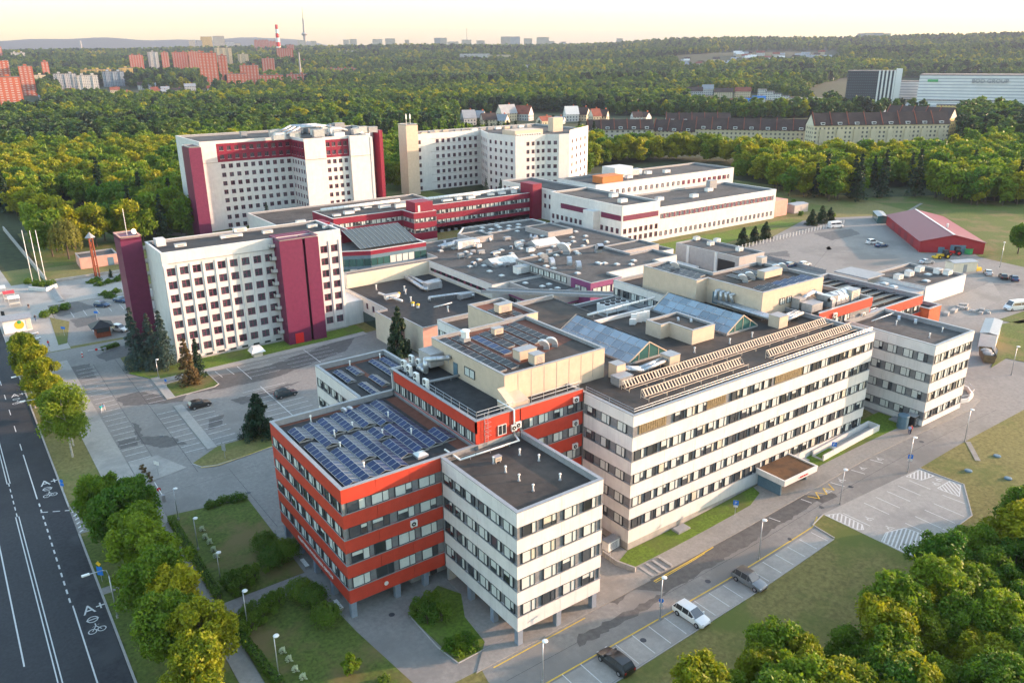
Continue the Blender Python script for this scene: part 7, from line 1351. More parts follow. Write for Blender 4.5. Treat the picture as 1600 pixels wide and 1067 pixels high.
for u, v in ((316, 830), (321, 842), (328, 850), (334, 862), (338, 872), (442, 1021), (452, 1034), (462, 1050), (474, 1062)): p = G(u, v); shrub(p.x, p.y, .5, .75, 'small bush with pale blossom in a row on the lawn', 'flowering bushes on the lawns', FLOW, 260, .1, seed=6)
def hedge(a, b, wd, h, label, seed=0):
    a, b = Vector((a.x, a.y)), Vector((b.x, b.y)); L = (b-a).length; rng = np.random.default_rng(seed+5); n = int(L*170); s = rng.random(n)*L; f = rng.integers(0, 3, n)
    q = np.where(f == 0, rng.uniform(-1, 1, n), np.where(f == 1, -1, 1))*wd/2; z = np.where(f == 0, h, rng.uniform(.05, h, n))+rng.normal(size=n)*.07; q = q+rng.normal(size=n)*.06
    nr = np.stack([rng.normal(size=n)*.4, np.where(f == 0, 0, np.sign(q)), np.where(f == 0, 1, .2)], -1)+rng.normal(size=(n, 3))*.4
    me = leaves_mesh('foliage', np.stack([s, q, z], -1), nr, .12*rng.uniform(.7, 1.3, n), LEAFH, rng); t = thing('hedge', label, 'hedge', (a.x, a.y, hz(a.x)+.05), None, math.atan2((b-a).y, (b-a).x)); put('foliage', me, t, (0, 0, 0), 0, False)
    put('stems', MB().box(0, L, -wd*.3, wd*.3, 0, h*.8).mesh('stems', SOIL), t, (0, 0, 0), 0, False)
hedge(G(268, 815), G(343, 938), .9, .9, 'long clipped hedge between lawn and footpath by the junction'); hedge(G(366, 985), G(440, 1075), .9, .9, 'clipped hedge along the lower lawn by the footpath', 1); hedge(G(160, 548), G(185, 540), 1.2, .8, 'dark low hedge beside the spruces', 2)
for i, (u, v) in enumerate(((70, 495), (85, 488), (102, 483), (45, 443), (58, 446), (68, 447), (80, 446))): p = G(u, v); shrub(p.x, p.y, 2.0, 1.6, 'round green bush on the plaza', 'plaza bushes', LEAFH, 900, .2, seed=8)
for u, v in ((143, 443), (155, 447), (168, 443), (150, 440), (163, 462), (180, 458), (172, 466), (190, 434), (182, 440)): p = G(u, v); shrub(p.x, p.y, 1.7, 1.0, 'low bright green rose bed shrub near the timber tower', 'rose beds by the timber tower', LEAFH, 700, .2, seed=9)
p = G(174, 434); tree('midcon', 0, p.x, p.y, .16, 'tiny cone shaped conifer beside the plaza wall', sxy=1.8); NT += 1
for u, v in ((1238, 318), (1300, 340), (1250, 337)): p = G(u, v); shrub(p.x, p.y, 1.6, 1.8, 'round shrub on the grass by the small grey store', 'shrubs by the store', LEAFH, 500, .25, seed=10)
for u, v in ((226, 738), (232, 745), (236, 752), (222, 733)): p = G(u, v); shrub(p.x, p.y, .55, .8, 'small brownish planter shrub on the pale paving', 'planter shrubs', LEAFX, 200, .12, seed=11)
# --- forest: 300 individuals in all, the rest as one mass per distance band
FP = [[(-250, 130), (640, 120), (930, 120), (930, 215), (640, 300), (596, 300), (590, 255), (330, 245), (300, 330), (296, 372), (195, 382), (120, 392), (75, 405), (40, 360), (-10, 330), (-250, 330)],
      [(900, 120), (1900, 90), (1900, 320), (1500, 322), (1400, 305), (1330, 318), (1250, 312), (1205, 300), (1150, 280), (1150, 258), (1060, 252), (930, 262), (915, 290), (900, 215)],
      [(-400, 60), (2000, 40), (2000, 140), (-400, 180)]]
CL = [[(-100, 150), (60, 145), (75, 175), (-100, 195)], [(90, 138), (200, 134), (200, 152), (95, 158)], [(320, 132), (480, 128), (480, 139), (330, 146)], [(160, 140), (330, 142), (330, 158), (170, 162)], [(210, 116), (320, 112), (320, 120), (210, 122)], [(1055, 86), (1150, 82), (1310, 80), (1315, 98), (1190, 103), (1060, 112)], [(905, 180), (1210, 186), (1495, 178), (1500, 252), (1330, 262), (1240, 258), (1090, 246), (910, 240)], [(1240, 148), (1330, 120), (1620, 130), (1620, 186), (1500, 180), (1330, 176)], [(715, 178), (950, 176), (950, 228), (715, 230)], [(1070, 142), (1200, 148), (1290, 160), (1285, 178), (1200, 180), (1075, 176)], [(55, 322), (120, 326), (180, 340), (215, 356), (190, 374), (110, 372), (60, 356)], [(1310, 292), (1480, 296), (1480, 306), (1330, 306)]]
def inpoly(poly, x, y):
    c = np.zeros(len(x), bool); n = len(poly)
    for i in range(n):
        (x0, y0), (x1, y1) = poly[i], poly[(i+1) % n]; k = ((y0 > y) != (y1 > y)) & (x < (x1-x0)*(y-y0)/((y1-y0) or 1e-9)+x0); c ^= k
    return c
def scatter(r0, r1, sp, seed):
    rng = np.random.default_rng(seed); g = np.arange(-r1, r1, sp); a0, a1 = YAW-R_(41), YAW+R_(41)
    X, Y = np.meshgrid(np.arange(-r1*.25, r1, sp), np.arange(-r1*.05, r1, sp)); X = X.ravel()+rng.uniform(-.45, .45, X.size)*sp; Y = Y.ravel()+rng.uniform(-.45, .45, Y.size)*sp
    d = np.hypot(X, Y); a = np.arctan2(Y, X); k = (d >= r0) & (d < r1) & (a > a0) & (a < a1); X, Y = X[k]+CAM[0], Y[k]+CAM[1]
    Z = HZ(X, Y); V = np.stack([X, Y, Z], -1)-CAM; q = V@_F; u = 800+F_PX*(V@_R)/q; v = 533.5-F_PX*(V@_U)/q
    m = np.zeros(len(X), bool)
    for p in FP: m |= inpoly(p, u, v)
    for p in CL: m &= ~inpoly(p, u, v)
    m &= (u > -260) & (u < 1860)
    return X[m], Y[m], Z[m], u[m], v[m], q[m]
X, Y, Z, u, v, q = scatter(150, 620, 7.2, 1); order = np.argsort(q); rg = random.Random(9)
inview = [i for i in order if -30 < u[i] < 1630]; indiv = set(inview[:max(0, 300-NT)])
PL = [(90, 'behind the flagpoles'), (200, 'behind the pink transformer house'), (420, 'beside the burgundy stair towers'), (700, 'between the two rear towers'), (1060, 'behind the rear white wing'), (1230, 'behind the long low wing'), (1400, 'in front of the tall cream apartments'), (9999, 'above the grass slope by the barn')]
for i in indiv:
    pl = next(b_ for a_, b_ in PL if u[i] < a_); r = rg.random(); sc_ = rg.uniform(.78, 1.22); sz_ = 'low ' if sc_ < .92 else ('tall ' if sc_ > 1.08 else 'mid-sized ')
    kd, j, nm = ('mid', 1, 'bright yellow green tree ') if r < .34 else (('mid', rg.choice([0, 2, 3]), 'leafy green tree ') if r < .78 else (('mid', 4, 'pale feathery birch ') if r < .9 else ('midcon', 0, 'dark pointed spruce ')))  # share of yellow leaves raised so leaf colour stands in for sunlit crowns
    tree(kd, j, X[i], Y[i], sc_, sz_+nm+'in the wood '+pl, 'woodland trees '+pl, z=Z[i])
def mass(name, X, Y, Z, kinds, smin, smax, seed, label):
    """woodland that reads as one mass: one object, trees set by geometry nodes"""
    rng = np.random.default_rng(seed); n = len(X); me = bpy.data.meshes.new(name); c = Vector((float(X.mean()), float(Y.mean()), float(Z.mean())))
    me.vertices.add(n); me.vertices.foreach_set('co', np.stack([X-c.x, Y-c.y, Z-c.z], -1).reshape(-1).astype(np.float32))
    for nm, val in (('tsc', rng.uniform(smin, smax, n)), ('trot', rng.uniform(0, 6.28, n)), ('tid', np.clip(((.5+.34*(np.sin(X/83+1.1)*np.cos(Y/71)+.5*np.sin(X/31+Y/27)+.4*np.sin(Y/190+X/240))+rng.normal(size=n)*.2)*len(kinds)).astype(int), 0, len(kinds)-1).astype(float))):
        at = me.attributes.new(nm, 'FLOAT', 'POINT'); at.data.foreach_set('value', val.astype(np.float32))
    o = tag(put(name, me, None, c), label, 'woodland', kind='stuff')
    ng = bpy.data.node_groups.new(name, 'GeometryNodeTree'); ng.interface.new_socket('Geometry', in_out='INPUT', socket_type='NodeSocketGeometry'); ng.interface.new_socket('Geometry', in_out='OUTPUT', socket_type='NodeSocketGeometry')
    N = ng.nodes; L = ng.links; gi = N.new('NodeGroupInput'); go = N.new('NodeGroupOutput'); jo = N.new('GeometryNodeJoinGeometry'); m2p = N.new('GeometryNodeMeshToPoints'); L.new(gi.outputs[0], m2p.inputs['Mesh'])
    def attr(nm): a = N.new('GeometryNodeInputNamedAttribute'); a.data_type = 'FLOAT'; a.inputs['Name'].default_value = nm; return a.outputs['Attribute']
    cb = N.new('ShaderNodeCombineXYZ'); L.new(attr('trot'), cb.inputs['Z'])
    for k, src in enumerate(kinds):
        oi = N.new('GeometryNodeObjectInfo'); oi.inputs['Object'].default_value = src; oi.transform_space = 'ORIGINAL'; oi.inputs['As Instance'].default_value = True
        cmp_ = N.new('FunctionNodeCompare'); cmp_.data_type = 'FLOAT'; cmp_.operation = 'EQUAL'; L.new(attr('tid'), cmp_.inputs['A']); cmp_.inputs['B'].default_value = float(k); cmp_.inputs['Epsilon'].default_value = .1
        ip = N.new('GeometryNodeInstanceOnPoints'); L.new(m2p.outputs['Points'], ip.inputs['Points']); L.new(cmp_.outputs['Result'], ip.inputs['Selection']); L.new(oi.outputs['Geometry'], ip.inputs['Instance']); L.new(cb.outputs[0], ip.inputs['Rotation']); L.new(attr('tsc'), ip.inputs['Scale']); L.new(ip.outputs['Instances'], jo.inputs[0])
    L.new(jo.outputs[0], go.inputs[0]); md = o.modifiers.new('trees', 'NODES'); md.node_group = ng; return o
def source(kind, i):
    o = bpy.data.objects.new('crown_source', CR[kind][i][0]); return o
SM = [source('midcon', 0)]+[source('mid', i) for i in (0, 2, 3, 4, 0, 1, 1)]; SF = [source('far', i) for i in (5, 3, 0, 1, 0, 1, 2, 4)]
rest = np.array([i for i in range(len(X)) if i not in indiv]); mass('near_woodland', X[rest], Y[rest], Z[rest], SM, .75, 1.25, 3, 'unbroken mixed woodland around the hospital')
X, Y, Z, u, v, q = scatter(620, 1500, 8.6, 2); mass('middle_woodland', X, Y, Z, SF, .6, 1.35, 4, 'dark green woodland stretching behind the hospital')
X, Y, Z, u, v, q = scatter(1500, 3000, 15, 3); mass('far_woodland', X, Y, Z, SF, .8, 1.8, 5, 'distant forest below the city skyline')
X, Y, Z, u, v, q = scatter(3000, 5200, 24, 4); mass('ridge_woodland', X, Y, Z, SF, .95, 1.9, 6, 'forested ridge on the horizon')
# trees off to the right, past the street, that keep the low sun off the ground
# ================================================================= BACKGROUND
FB = {}
def fmat(k):
    if k in FB: return FB[k]
    spec = {'brick': ((.43, .105, .05), (.42, .36, .33), 6.4, 2.8, .5, .42), 'white': ((.55, .54, .51), (.06, .07, .09), 3.0, 2.8, .45, .5), 'cream': ((.58, .49, .33), (.10, .09, .08), 3.0, 2.8, .42, .5), 'grey': ((.40, .41, .42), (.07, .08, .10), 3.0, 2.8, .45, .5), 'yellow': ((.55, .38, .12), (.12, .09, .06), 3.2, 2.8, .45, .5), 'bluegrey': ((.28, .34, .40), (.06, .07, .1), 3, 2.8, .5, .5), 'dark': ((.018, .024, .032), (.05, .08, .08), 2.6, 3.3, .5, .35), 'pale': ((.66, .65, .63), (.30, .32, .34), 200, 3.6, 1.1, .3), 'beige': ((.52, .47, .38), (.09, .08, .08), 4.0, 2.9, .4, .48)}[k]
    FB[k] = gridmat('far_facade_'+k, spec[0], spec[1], spec[2], spec[3], spec[4], spec[5]); return FB[k]
FROOF = mat('far_flat_roof', (.16, .15, .14), .9, .2, .1); TILE = mat('brown_roof_tile', (.062, .042, .036), .85, .2, .2); REDT = mat('red_roof_tile', (.22, .07, .045), .85, .2, .2); BLUET = mat('blue_roof_sheet', (.03, .16, .42), .5, .1, .2); GREYT = mat('grey_roof_sheet', (.26, .28, .30), .6, .1, .2)
def uvbox(L, D, H, wallm, roofm, z0=-8):
    """far block with wall UVs in metres"""
    mb = MB().box(-L/2, L/2, -D/2, D/2, z0, H); me = bpy.data.meshes.new('wall'); me.from_pydata(mb.v, [], [f for f in mb.f]); me.materials.append(wallm); me.materials.append(roofm); uv = me.uv_layers.new()
    for p in me.polygons:
        n = p.normal
        if abs(n.z) > .5: p.material_index = 1
        for li in p.loop_indices:
            c = me.vertices[me.loops[li].vertex_index].co; uv.data[li].uv = ((c.x+L/2) if abs(n.y) > .5 else (c.y+D/2), c.z)
    return me
def block_far(u, v, wpx, hpx, kind, label, group=None, cat='apartment block', dep=14, ang=None, fin=True, name='apartment_block', dist=None, drop=0):
    """far building: base at pixel (u,v) on the terrain, size from its pixel size at that distance"""
    p, d = GF(u, v)
    if dist: q = ray(u, v); q = q/math.hypot(q[0], q[1]); p = Vector(CAM+q*dist); d = dist; p.z = float(HZ(p.x, p.y))
    L = wpx*d/F_PX; H = hpx*d/F_PX; a = (math.atan2(p.y-CAM[1], p.x-CAM[0])-math.pi/2 if ang is None else ang); t = thing(name, label, cat, p, group, a)
    if dist: q = ray(u, v-hpx); H = CAM[2]+q[2]/math.hypot(q[0], q[1])*d-p.z
    put('wall', uvbox(L, dep, H, fmat(kind), FROOF), t, (0, 0, 0), 0, False); put('roof', MB().box(-L/2-.3, L/2+.3, -dep/2-.3, dep/2+.3, H, H+.8).mesh('roof', FROOF), t, (0, 0, 0), 0, False)
    if fin:
        n = max(1, int(L/16)); hs = MB().box(-2.5, 2.5, -2.5, 2.5, H+.8, H+3.4).mesh('lift_house', fmat(kind))
        for i in range(n): put('lift_house', hs, t, (-L/2+L*(i+.5)/n, 0, 0), 0, False)
        if kind == 'brick': return t
        bl = MB().box(-.9, .9, -dep/2-1.0, -dep/2, 2, H-1).mesh('balcony_stack', fmat('white' if kind == 'brick' else kind))
        for i in range(max(1, int(L/12))): put('balcony_stack', bl, t, (-L/2+L*(i+.5)/max(1, int(L/12)), 0, 0), 0, False)
    return t
B_ = [(22, 172, 40, 38, 'brick', 'brick slab with white balconies at the forest edge'), (8, 150, 34, 40, 'brick', 'tall brick slab with white balconies behind the forest edge slab'), (48, 150, 24, 34, 'brick', 'bare orange brick slab'), (66, 138, 20, 15, 'cream', 'low cream block beside the bare brick slab'), (76, 132, 12, 26, 'brick', 'narrow brick tower left of the yellow roofs'), (108, 135, 46, 12, 'yellow', 'long yellow block above the grey flats'), (155, 128, 60, 14, 'yellow', 'stepped yellow block above the pale flats'), (200, 130, 26, 18, 'yellow', 'yellow block next to the brick towers'), (105, 140, 40, 18, 'grey', 'grey five storey flats left of the white flats'), (140, 142, 38, 18, 'white', 'white five storey flats'), (180, 136, 40, 18, 'bluegrey', 'pale blue five storey flats'),
      (217, 118, 26, 24, 'brick', 'brick tower beside the white tower'), (243, 115, 20, 26, 'white', 'white tower with orange end among brick towers'), (262, 118, 14, 28, 'brick', 'orange end wall tower'), (285, 115, 30, 26, 'brick', 'brick tower in the middle of the brick row'), (310, 115, 30, 27, 'brick', 'brick tower at the end of the brick row'), (330, 136, 36, 42, 'brick', 'tallest front brick tower with white balconies'), (352, 130, 18, 34, 'brick', 'slim brick tower beside the tallest one'), (352, 108, 34, 26, 'cream', 'cream stepped tower behind the brick row'), (382, 108, 22, 18, 'cream', 'low cream block beside the cream stepped tower'), (372, 138, 40, 18, 'brick', 'low brick terrace in front of the slim tower'), (392, 132, 38, 24, 'brick', 'brick block with white stair strips'), (422, 126, 26, 28, 'brick', 'stepped brick block at the right end of the estate'), (425, 135, 50, 14, 'brick', 'long low brick terrace'), (465, 132, 44, 13, 'brick', 'long low brick terrace at the wood edge'), (535, 120, 60, 10, 'brick', 'long brick block standing among trees'), (484, 123, 18, 8, 'brick', 'small brick block among trees'),
      (447, 101, 34, 20, 'brick', 'brick block below the chimney'), (410, 81, 30, 14, 'brick', 'far brick slab left of the chimney'), (428, 80, 16, 12, 'brick', 'far orange brick slab next to the chimney'), (455, 88, 16, 14, 'brick', 'far brick slab right of the chimney'), (415, 93, 26, 6, 'white', 'low white works building below the chimney'), (480, 102, 24, 6, 'brick', 'low brick works by the wood'), (30, 94, 24, 8, 'white', 'far pale block on the left'), (2, 93, 8, 14, 'brick', 'far brick slab at the very left of the estate'), (150, 88, 34, 5, 'cream', 'far low cream block above the woods'), (95, 90, 14, 5, 'brick', 'far low brick roof above the woods')]
for u, v, w_, h_, k, lb in B_: block_far(u, v, w_*.66, h_*1.05, k, lb+' in the housing estate' if 'estate' not in lb else lb, None, dep=13)
SKL = [(301, 75, 8, 11, 'beige'), (312, 75, 8, 11, 'grey'), (324, 75, 15, 17, 'yellow'), (343, 74, 15, 17, 'beige'), (360, 76, 12, 10, 'grey'), (372, 76, 8, 8, 'beige'), (471, 70, 10, 6, 'beige'), (490, 70, 8, 5, 'beige'), (541, 69, 8, 6, 'beige'), (552, 69, 10, 7, 'beige'), (590, 70, 14, 8, 'beige'), (610, 70, 14, 9, 'beige'), (636, 69, 6, 6, 'beige'), (684, 70, 10, 10, 'grey'), (692, 71, 12, 11, 'beige'), (708, 75, 16, 9, 'beige'), (729, 73, 14, 10, 'beige'), (751, 72, 12, 8, 'beige'), (790, 70, 14, 12, 'beige'), (805, 70, 14, 12, 'grey'), (825, 70, 12, 9, 'beige'), (848, 70, 18, 11, 'beige'), (860, 71, 12, 6, 'beige'), (880, 71, 8, 5, 'grey'), (968, 66, 9, 5, 'beige'), (1345, 60, 10, 7, 'grey'), (1358, 60, 12, 8, 'beige'), (1372, 60, 12, 8, 'grey'), (1385, 60, 10, 7, 'beige')]
for u, v, w_, h_, k in SKL: block_far(u, v, w_, h_, k, {'beige': 'beige tower block on the skyline above the forest', 'grey': 'grey tower block on the skyline above the forest', 'yellow': 'yellow tower block on the skyline'}[k], 'skyline tower blocks', fin=False, dep=18, dist=4700)
def stack(u, v, h_, r_, bands, label, dist, name='chimney', cat='chimney'):
    q = ray(u, v); q = q/math.hypot(q[0], q[1]); p = Vector(CAM+q*dist); p.z = float(HZ(p.x, p.y)); H = h_*dist/F_PX+CAM[2]*0; top = CAM[2]+ray(u, v-h_)[2]/math.hypot(*ray(u, v-h_)[:2])*dist; H = top-p.z; t = thing(name, label, cat, p)
    for i in range(bands): f0, f1 = i/bands, (i+1)/bands; put('band', MB().tube((0, 0, H*f0), (0, 0, H*f1), r_*(1-.45*f0), 12, 0, r_*(1-.45*f1)).mesh('band', [FRAMEW, REDSIGN][(i+1) % 2] if bands > 1 else CONC), t, (0, 0, 0), 0, False)
    return t, H
stack(436, 82, 43, 7.5, 9, 'red and white banded chimney above the estate', 2600)
t, H = stack(477, 70, 40, 9, 1, 'slender grey television tower on the skyline', 4700, 'television_tower', 'tower'); put('platform', MB().tube((0, 0, H*.48), (0, 0, H*.53), 10, 16, 0, 17).tube((0, 0, H*.53), (0, 0, H*.58), 17, 16, 0, 8).mesh('platform', CONC), t, (0, 0, 0), 0, False); put('mast', MB().tube((0, 0, H), (0, 0, H*1.35), 2.5, 6, 0, .8).mesh('mast', CONC), t, (0, 0, 0), 0, False)
stack(730, 70, 26, 3, 1, 'thin lattice mast on the skyline', 4700, 'radio_mast', 'mast'); stack(128, 80, 16, 9, 1, 'white pointed spire far away on the left', 6000, 'spire', 'tower'); stack(468, 96, 14, 2.5, 1, 'short pale chimney behind the brick works', 1900)
def house(u, v, wpx, hpx, wallc, roofm, label, group=None, dep=9, ang=None, jit=0, wf=.6):
    p, d = GF(u, v); L = wpx*d/F_PX; H = hpx*d/F_PX; a = (math.atan2(p.y-CAM[1], p.x-CAM[0])-math.pi/2 if ang is None else ang); a += jit; t = thing('house', label, 'house', p, group, a); dep = min(max(dep, L*.5), 14)
    put('wall', uvbox(L, dep, H*wf, fmat(wallc), roofm, -3), t, (0, 0, 0), 0, False); zr_ = H*wf; e = .5; R = MB()
    R.add([(-L/2-e, -dep/2-e, zr_-.2), (L/2+e, -dep/2-e, zr_-.2), (L/2+e, 0, H), (-L/2-e, 0, H), (-L/2-e, dep/2+e, zr_-.2), (L/2+e, dep/2+e, zr_-.2)], [(0, 1, 2, 3), (3, 2, 5, 4)]); put('roof', R.mesh('roof', roofm), t, (0, 0, 0), 0, False)
    put('gable', MB().add([(-L/2, -dep/2, zr_), (-L/2, dep/2, zr_), (-L/2, 0, H-.2), (L/2, -dep/2, zr_), (L/2, dep/2, zr_), (L/2, 0, H-.2)], [(1, 0, 2), (3, 4, 5)]).mesh('gable', CREAM if wallc == 'cream' else OLDW), t, (0, 0, 0), 0, False)
    put('chimney', MB().box(L*.2-.5, L*.2+.5, .4, 1.3, H*.7, H+1.3).mesh('chimney', BRICK), t, (0, 0, 0), 0, False); return t
rh = random.Random(14)
for i in range(26): u = rh.choice([rh.uniform(70, 120), rh.uniform(165, 330)]); v = rh.uniform(150, 166) if u < 130 else rh.uniform(140, 158); house(u, v, rh.uniform(9, 15), rh.uniform(7, 10), rh.choice(['white', 'cream', 'white']), rh.choice([REDT, GREYT, TILE, GREYT]), 'small pitched roof house at the foot of the housing estate', 'houses below the estate')
for i in range(44): u = rh.uniform(1060, 1300); v = 92+rh.uniform(-6, 8)+(10 if u < 1150 else 0); house(u, v, rh.uniform(7, 12), rh.uniform(5, 7), rh.choice(['white', 'cream', 'white', 'grey']), rh.choice([REDT, GREYT, TILE, GREYT, FRAMEW]), 'small house in the hillside village', 'village houses on the hillside')
for u, v, w_, h_, k, rm, lb in ((1085, 153, 22, 15, 'grey', TILE, 'dark roofed house at the village end'), (1105, 150, 16, 15, 'white', GREYT, 'white house with pale grey roof'), (1130, 154, 26, 14, 'cream', TILE, 'long cream house with brown roof'), (1160, 153, 22, 14, 'cream', REDT, 'cream gabled house with reddish roof'), (1165, 165, 24, 10, 'white', BLUET, 'house with a bright blue roof'), (1185, 162, 18, 10, 'white', BLUET, 'small house with a blue roof'), (1150, 168, 26, 12, 'cream', REDT, 'cream house in front of the blue roofs'), (1110, 164, 22, 10, 'cream', REDT, 'orange roofed house among trees')): house(u, v, w_, h_, k, rm, lb)
for i in range(7): u, v = 1190+i*12, 150+i*3.4; block_far(u, v+3, 12, 11, 'white', 'white terraced house in the receding row', 'white terrace', 'house', 9, fin=False, name='terraced_house')
for u, v, w_, h_, k, rm, lb in ((740, 196, 36, 22, 'white', GREYT, 'white house with blue grey roof behind the star tower'), (772, 197, 40, 18, 'cream', TILE, 'cream house with brown roof behind the star tower'), (803, 190, 52, 24, 'cream', GREYT, 'big cream house with skylit grey roof'), (860, 195, 40, 12, 'cream', REDT, 'low house with orange gable'), (935, 192, 26, 20, 'cream', REDT, 'pink cream house with red roof'), (1000, 190, 26, 14, 'white', TILE, 'white gabled house behind the brown roofs'), (900, 190, 36, 22, 'white', FRAMEW, 'white modern house with roof terrace')):
    house(u-w_*.22, v, w_*.55, h_, k, rm, lb, dep=10, jit=rh.uniform(.3, .7), wf=.48); house(u+w_*.3, v-1, w_*.5, h_*.9, rh.choice(['cream', 'white']), rh.choice([TILE, REDT, GREYT]), 'gabled neighbour of the '+lb, dep=9, jit=-rh.uniform(.3, .8), wf=.45)
# long brown roofed apartment row
def row_house(u0, v0, u1, v1, hw, hr, kind, label, dorm, tall=0):
    a, _ = GF(u0, v0); b, _ = GF(u1, v1); d = b-a; L = math.hypot(d.x, d.y); an = math.atan2(d.y, d.x); t = thing('apartment_row', label, 'apartment block', a, None, an); z = -2; D = 13
    me = uvbox(L, D, hw, fmat(kind), TILE); put('wall', me, t, (L/2, D/2, 0), 0, False)
    put('roof', MB().add([(-.5, -.7, hw), (L+.5, -.7, hw), (L+.5, D*.45, hw+hr), (-.5, D*.45, hw+hr), (-.5, D+.7, hw), (L+.5, D+.7, hw)], [(0, 1, 2, 3), (3, 2, 5, 4)]).mesh('roof', TILE), t, (0, 0, 0), 0, False)
    put('gable', MB().add([(0, 0, hw), (0, D, hw), (0, D*.45, hw+hr-.3), (L, 0, hw), (L, D, hw), (L, D*.45, hw+hr-.3)], [(1, 0, 2), (3, 4, 5)]).mesh('gable', CREAM), t, (0, 0, 0), 0, False)
    dm = MB().box(-1.4, 1.4, -.4, 3.2, hw+.5, hw+2.1).mesh('dormer', OLDW); dg_ = MB().box(-1.0, 1.0, -.48, -.4, hw+.9, hw+1.8).mesh('dormer_window', GLASS); sk_ = MB().box(-.5, .5, 0, .9, 0, .1).mesh('roof_window', BLIND); fw = MB().obox((0, -.5, hw+.3), (.5, 0, 0), (0, D*.45, hr), (0, 0, .7)).mesh('fire_wall', REDT)
    for i in range(dorm):
        x = L*(i+.5)/dorm; o = put('dormer', dm, t, (x, 0, 0), 0, False); put('dormer_window', dg_, o, (0, 0, 0), 0, False); o = put('roof_window', sk_, t, (x+L/dorm*.4, D*.25, hw+hr*.58), 0, False); o.rotation_euler[0] = .6
        put('fire_wall', fw, t, (x-L/dorm/2, 0, 0), 0, False)
        if tall: put('balcony_stack', MB().box(-1.8, 1.8, -1.2, 0, 3, hw-2.4).mesh('balcony_stack', fmat('cream')), t, (x, 0, 0), 0, False)
row_house(1268, 232, 1478, 228, 14.5, 8.0, 'cream', 'tall cream apartment row with dark tile roof and balcony stacks', 8, 1); row_house(1085, 224, 1262, 228, 9.5, 7.5, 'cream', 'middle part of the brown roofed apartment row among trees', 7); row_house(918, 222, 1020, 222, 8.5, 7, 'beige', 'lower beige apartment row behind the star tower', 5); row_house(1020, 220, 1085, 222, 7, 8, 'cream', 'short apartment row with a yellow end wall', 3); row_house(1040, 205, 1140, 205, 7, 7, 'beige', 'second brown roofed row behind the first', 5); row_house(1380, 205, 1480, 212, 12, 8, 'yellow', 'rear dark roofed block behind the tall row', 5)
# office and industrial buildings on the right
bo = block_far(1358, 158, 62, 39, 'dark', 'black glass office block with white vertical stripes on one side', None, 'office', 40, fin=False, name='office_block')
Lb = 62*GF(1358, 158)[1]/F_PX; Hb = 39*GF(1358, 158)[1]/F_PX
for i in range(5): put('white_stripe', MB().box(Lb*.12+i*Lb*.075, Lb*.155+i*Lb*.075, -20.6, -20, -2, Hb+1).mesh('white_stripe', FRAMEW), bo, (0, 0, 0), 0, False)
put('white_tower', MB().box(Lb*.46, Lb*.58, -20.5, -8, -2, Hb+3).mesh('white_tower', FRAMEW), bo, (0, 0, 0), 0, False)
block_far(1428, 155, 62, 22, 'pale', 'low white office with ribbon windows next to the black office', None, 'office', 30, fin=False, name='office_block')
wb = block_far(1540, 163, 160, 36, 'pale', 'large white industrial hall with faint window bands', None, 'factory', 70, fin=False, name='industrial_hall'); p_, d_ = GF(1540, 163); k_ = d_/F_PX
me = text_mesh('BOD GROUP', 7*k_, .3); me.materials.clear(); me.materials.append(GREYM); o = put('lettering', me, wb, (-20*k_, -36, 27*k_), 0, False); o.rotation_euler = (math.pi/2, 0, 0)
put('teal_mark', MB().box(-70*k_, -58*k_, -35.9, -35.2, 28*k_, 31*k_).mesh('teal_mark', GREENM), wb, (0, 0, 0), 0, False); put('blue_mark', MB().box(48*k_, 60*k_, -35.9, -35.2, 25*k_, 27*k_).mesh('blue_mark', BLUESIGN), wb, (0, 0, 0), 0, False)
block_far(1500, 168, 90, 8, 'pale', 'white tent roofed loading hall in front of the industrial hall', None, 'hall', 20, fin=False, name='loading_hall'); block_far(1485, 171, 34, 5, 'yellow', 'yellow filling station canopy', None, 'canopy', 12, fin=False, name='filling_station'); block_far(1560, 180, 44, 10, 'white', 'white shed with blue panels at the picture edge', None, 'shed', 14, fin=False, name='shed')
yard_p = [GF(*q)[0] for q in ((1245, 150), (1340, 160), (1600, 166), (1700, 172), (1700, 190), (1500, 183), (1340, 176), (1260, 165))]
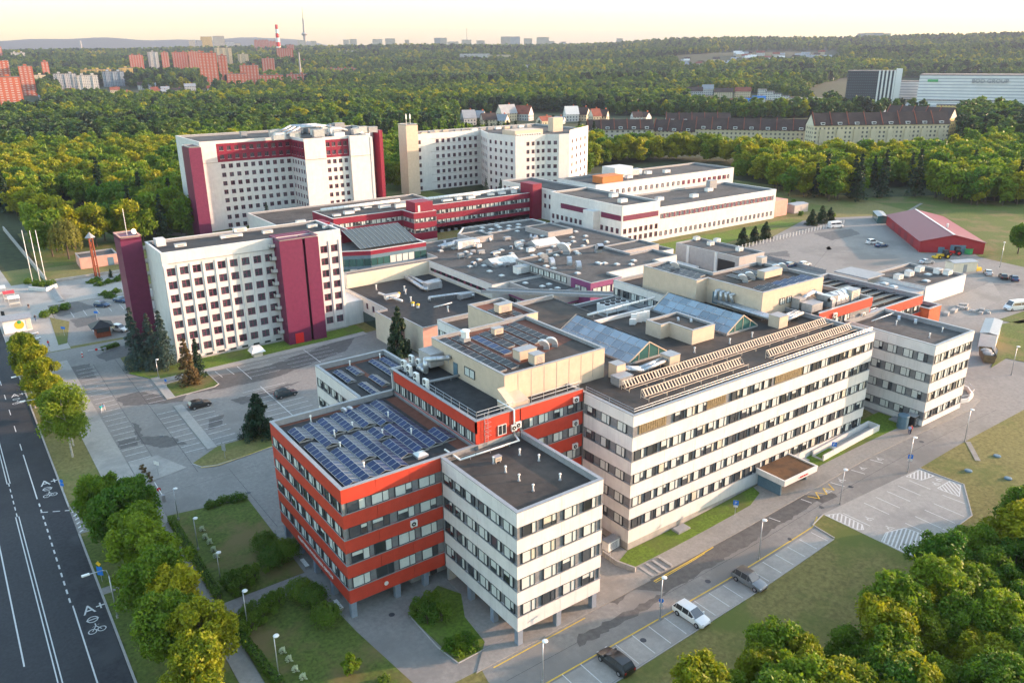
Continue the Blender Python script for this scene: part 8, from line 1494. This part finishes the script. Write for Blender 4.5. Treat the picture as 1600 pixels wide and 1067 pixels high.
me = MB().add([(p.x, p.y, p.z+.6) for p in yard_p], [tuple(range(len(yard_p)))][:1]).mesh('paving', PAVL); tag(put('paving', me), kind='structure')
for i in range(16): u, v = rh.uniform(1340, 1560), rh.uniform(166, 176); p, d = GF(u, v); car(p+Vector((0, 0, .7)), rh.uniform(0, 3), rh.choice([CW, CS, CB, CBL]), 'tiny parked car in the office car park', rh.choice(['hatch', 'suv', 'sedan']), 'cars at the offices')
for u, v, w_, h_, k, lb in ((742, 98, 44, 12, 'white', 'long white hotel like block among the trees'), (742+38, 98, 34, 10, 'cream', 'cream block beside the long white block'), (720, 97, 10, 6, 'cream', 'little cream house left of the long white block'), (545, 88, 30, 7, 'white', 'white block above the woods'), (560, 101, 36, 6, 'cream', 'low cream block in the woods'), (600, 100, 44, 6, 'cream', 'long low cream block in the woods'), (615, 82, 30, 4, 'bluegrey', 'low blue grey block under the skyline'), (505, 86, 30, 4, 'cream', 'low pale block under the skyline'), (655, 79, 10, 6, 'yellow', 'small orange block under the skyline'), (800, 82, 14, 4, 'white', 'small white roof in the woods'), (890, 102, 36, 5, 'white', 'white roofs deep in the woods'), (820, 113, 18, 10, 'white', 'white house deep in the woods'), (846, 112, 10, 8, 'white', 'small white house in the woods'), (925, 122, 26, 4, 'white', 'low white roof in the woods'), (855, 132, 18, 5, 'cream', 'cream gable among the trees')): block_far(u, v, w_, h_, k, lb, None, 'building', 12, fin=False, name='building')
# ================================================================= HAZE
mb = MB().box(-3300, 14300, -3300, 14300, -12, 560); me = bpy.data.meshes.new('haze'); me.from_pydata(mb.v, [], mb.f)
m = bpy.data.materials.new('haze_air'); m.use_nodes = True; N = m.node_tree.nodes; N.remove(N['Principled BSDF']); pv = N.new('ShaderNodeVolumePrincipled'); pv.inputs['Color'].default_value = (.35, .41, .55, 1); pv.inputs['Density'].default_value = 8.5e-5; pv.inputs['Anisotropy'].default_value = .1  # distance haze, its colour also darkened to dim the bright low sky
m.node_tree.links.new(pv.outputs[0], N['Material Output'].inputs['Volume']); me.materials.append(m); tag(put('haze', me), 'sky-dimming summer evening haze over the distant forest and city', 'haze', kind='stuff')
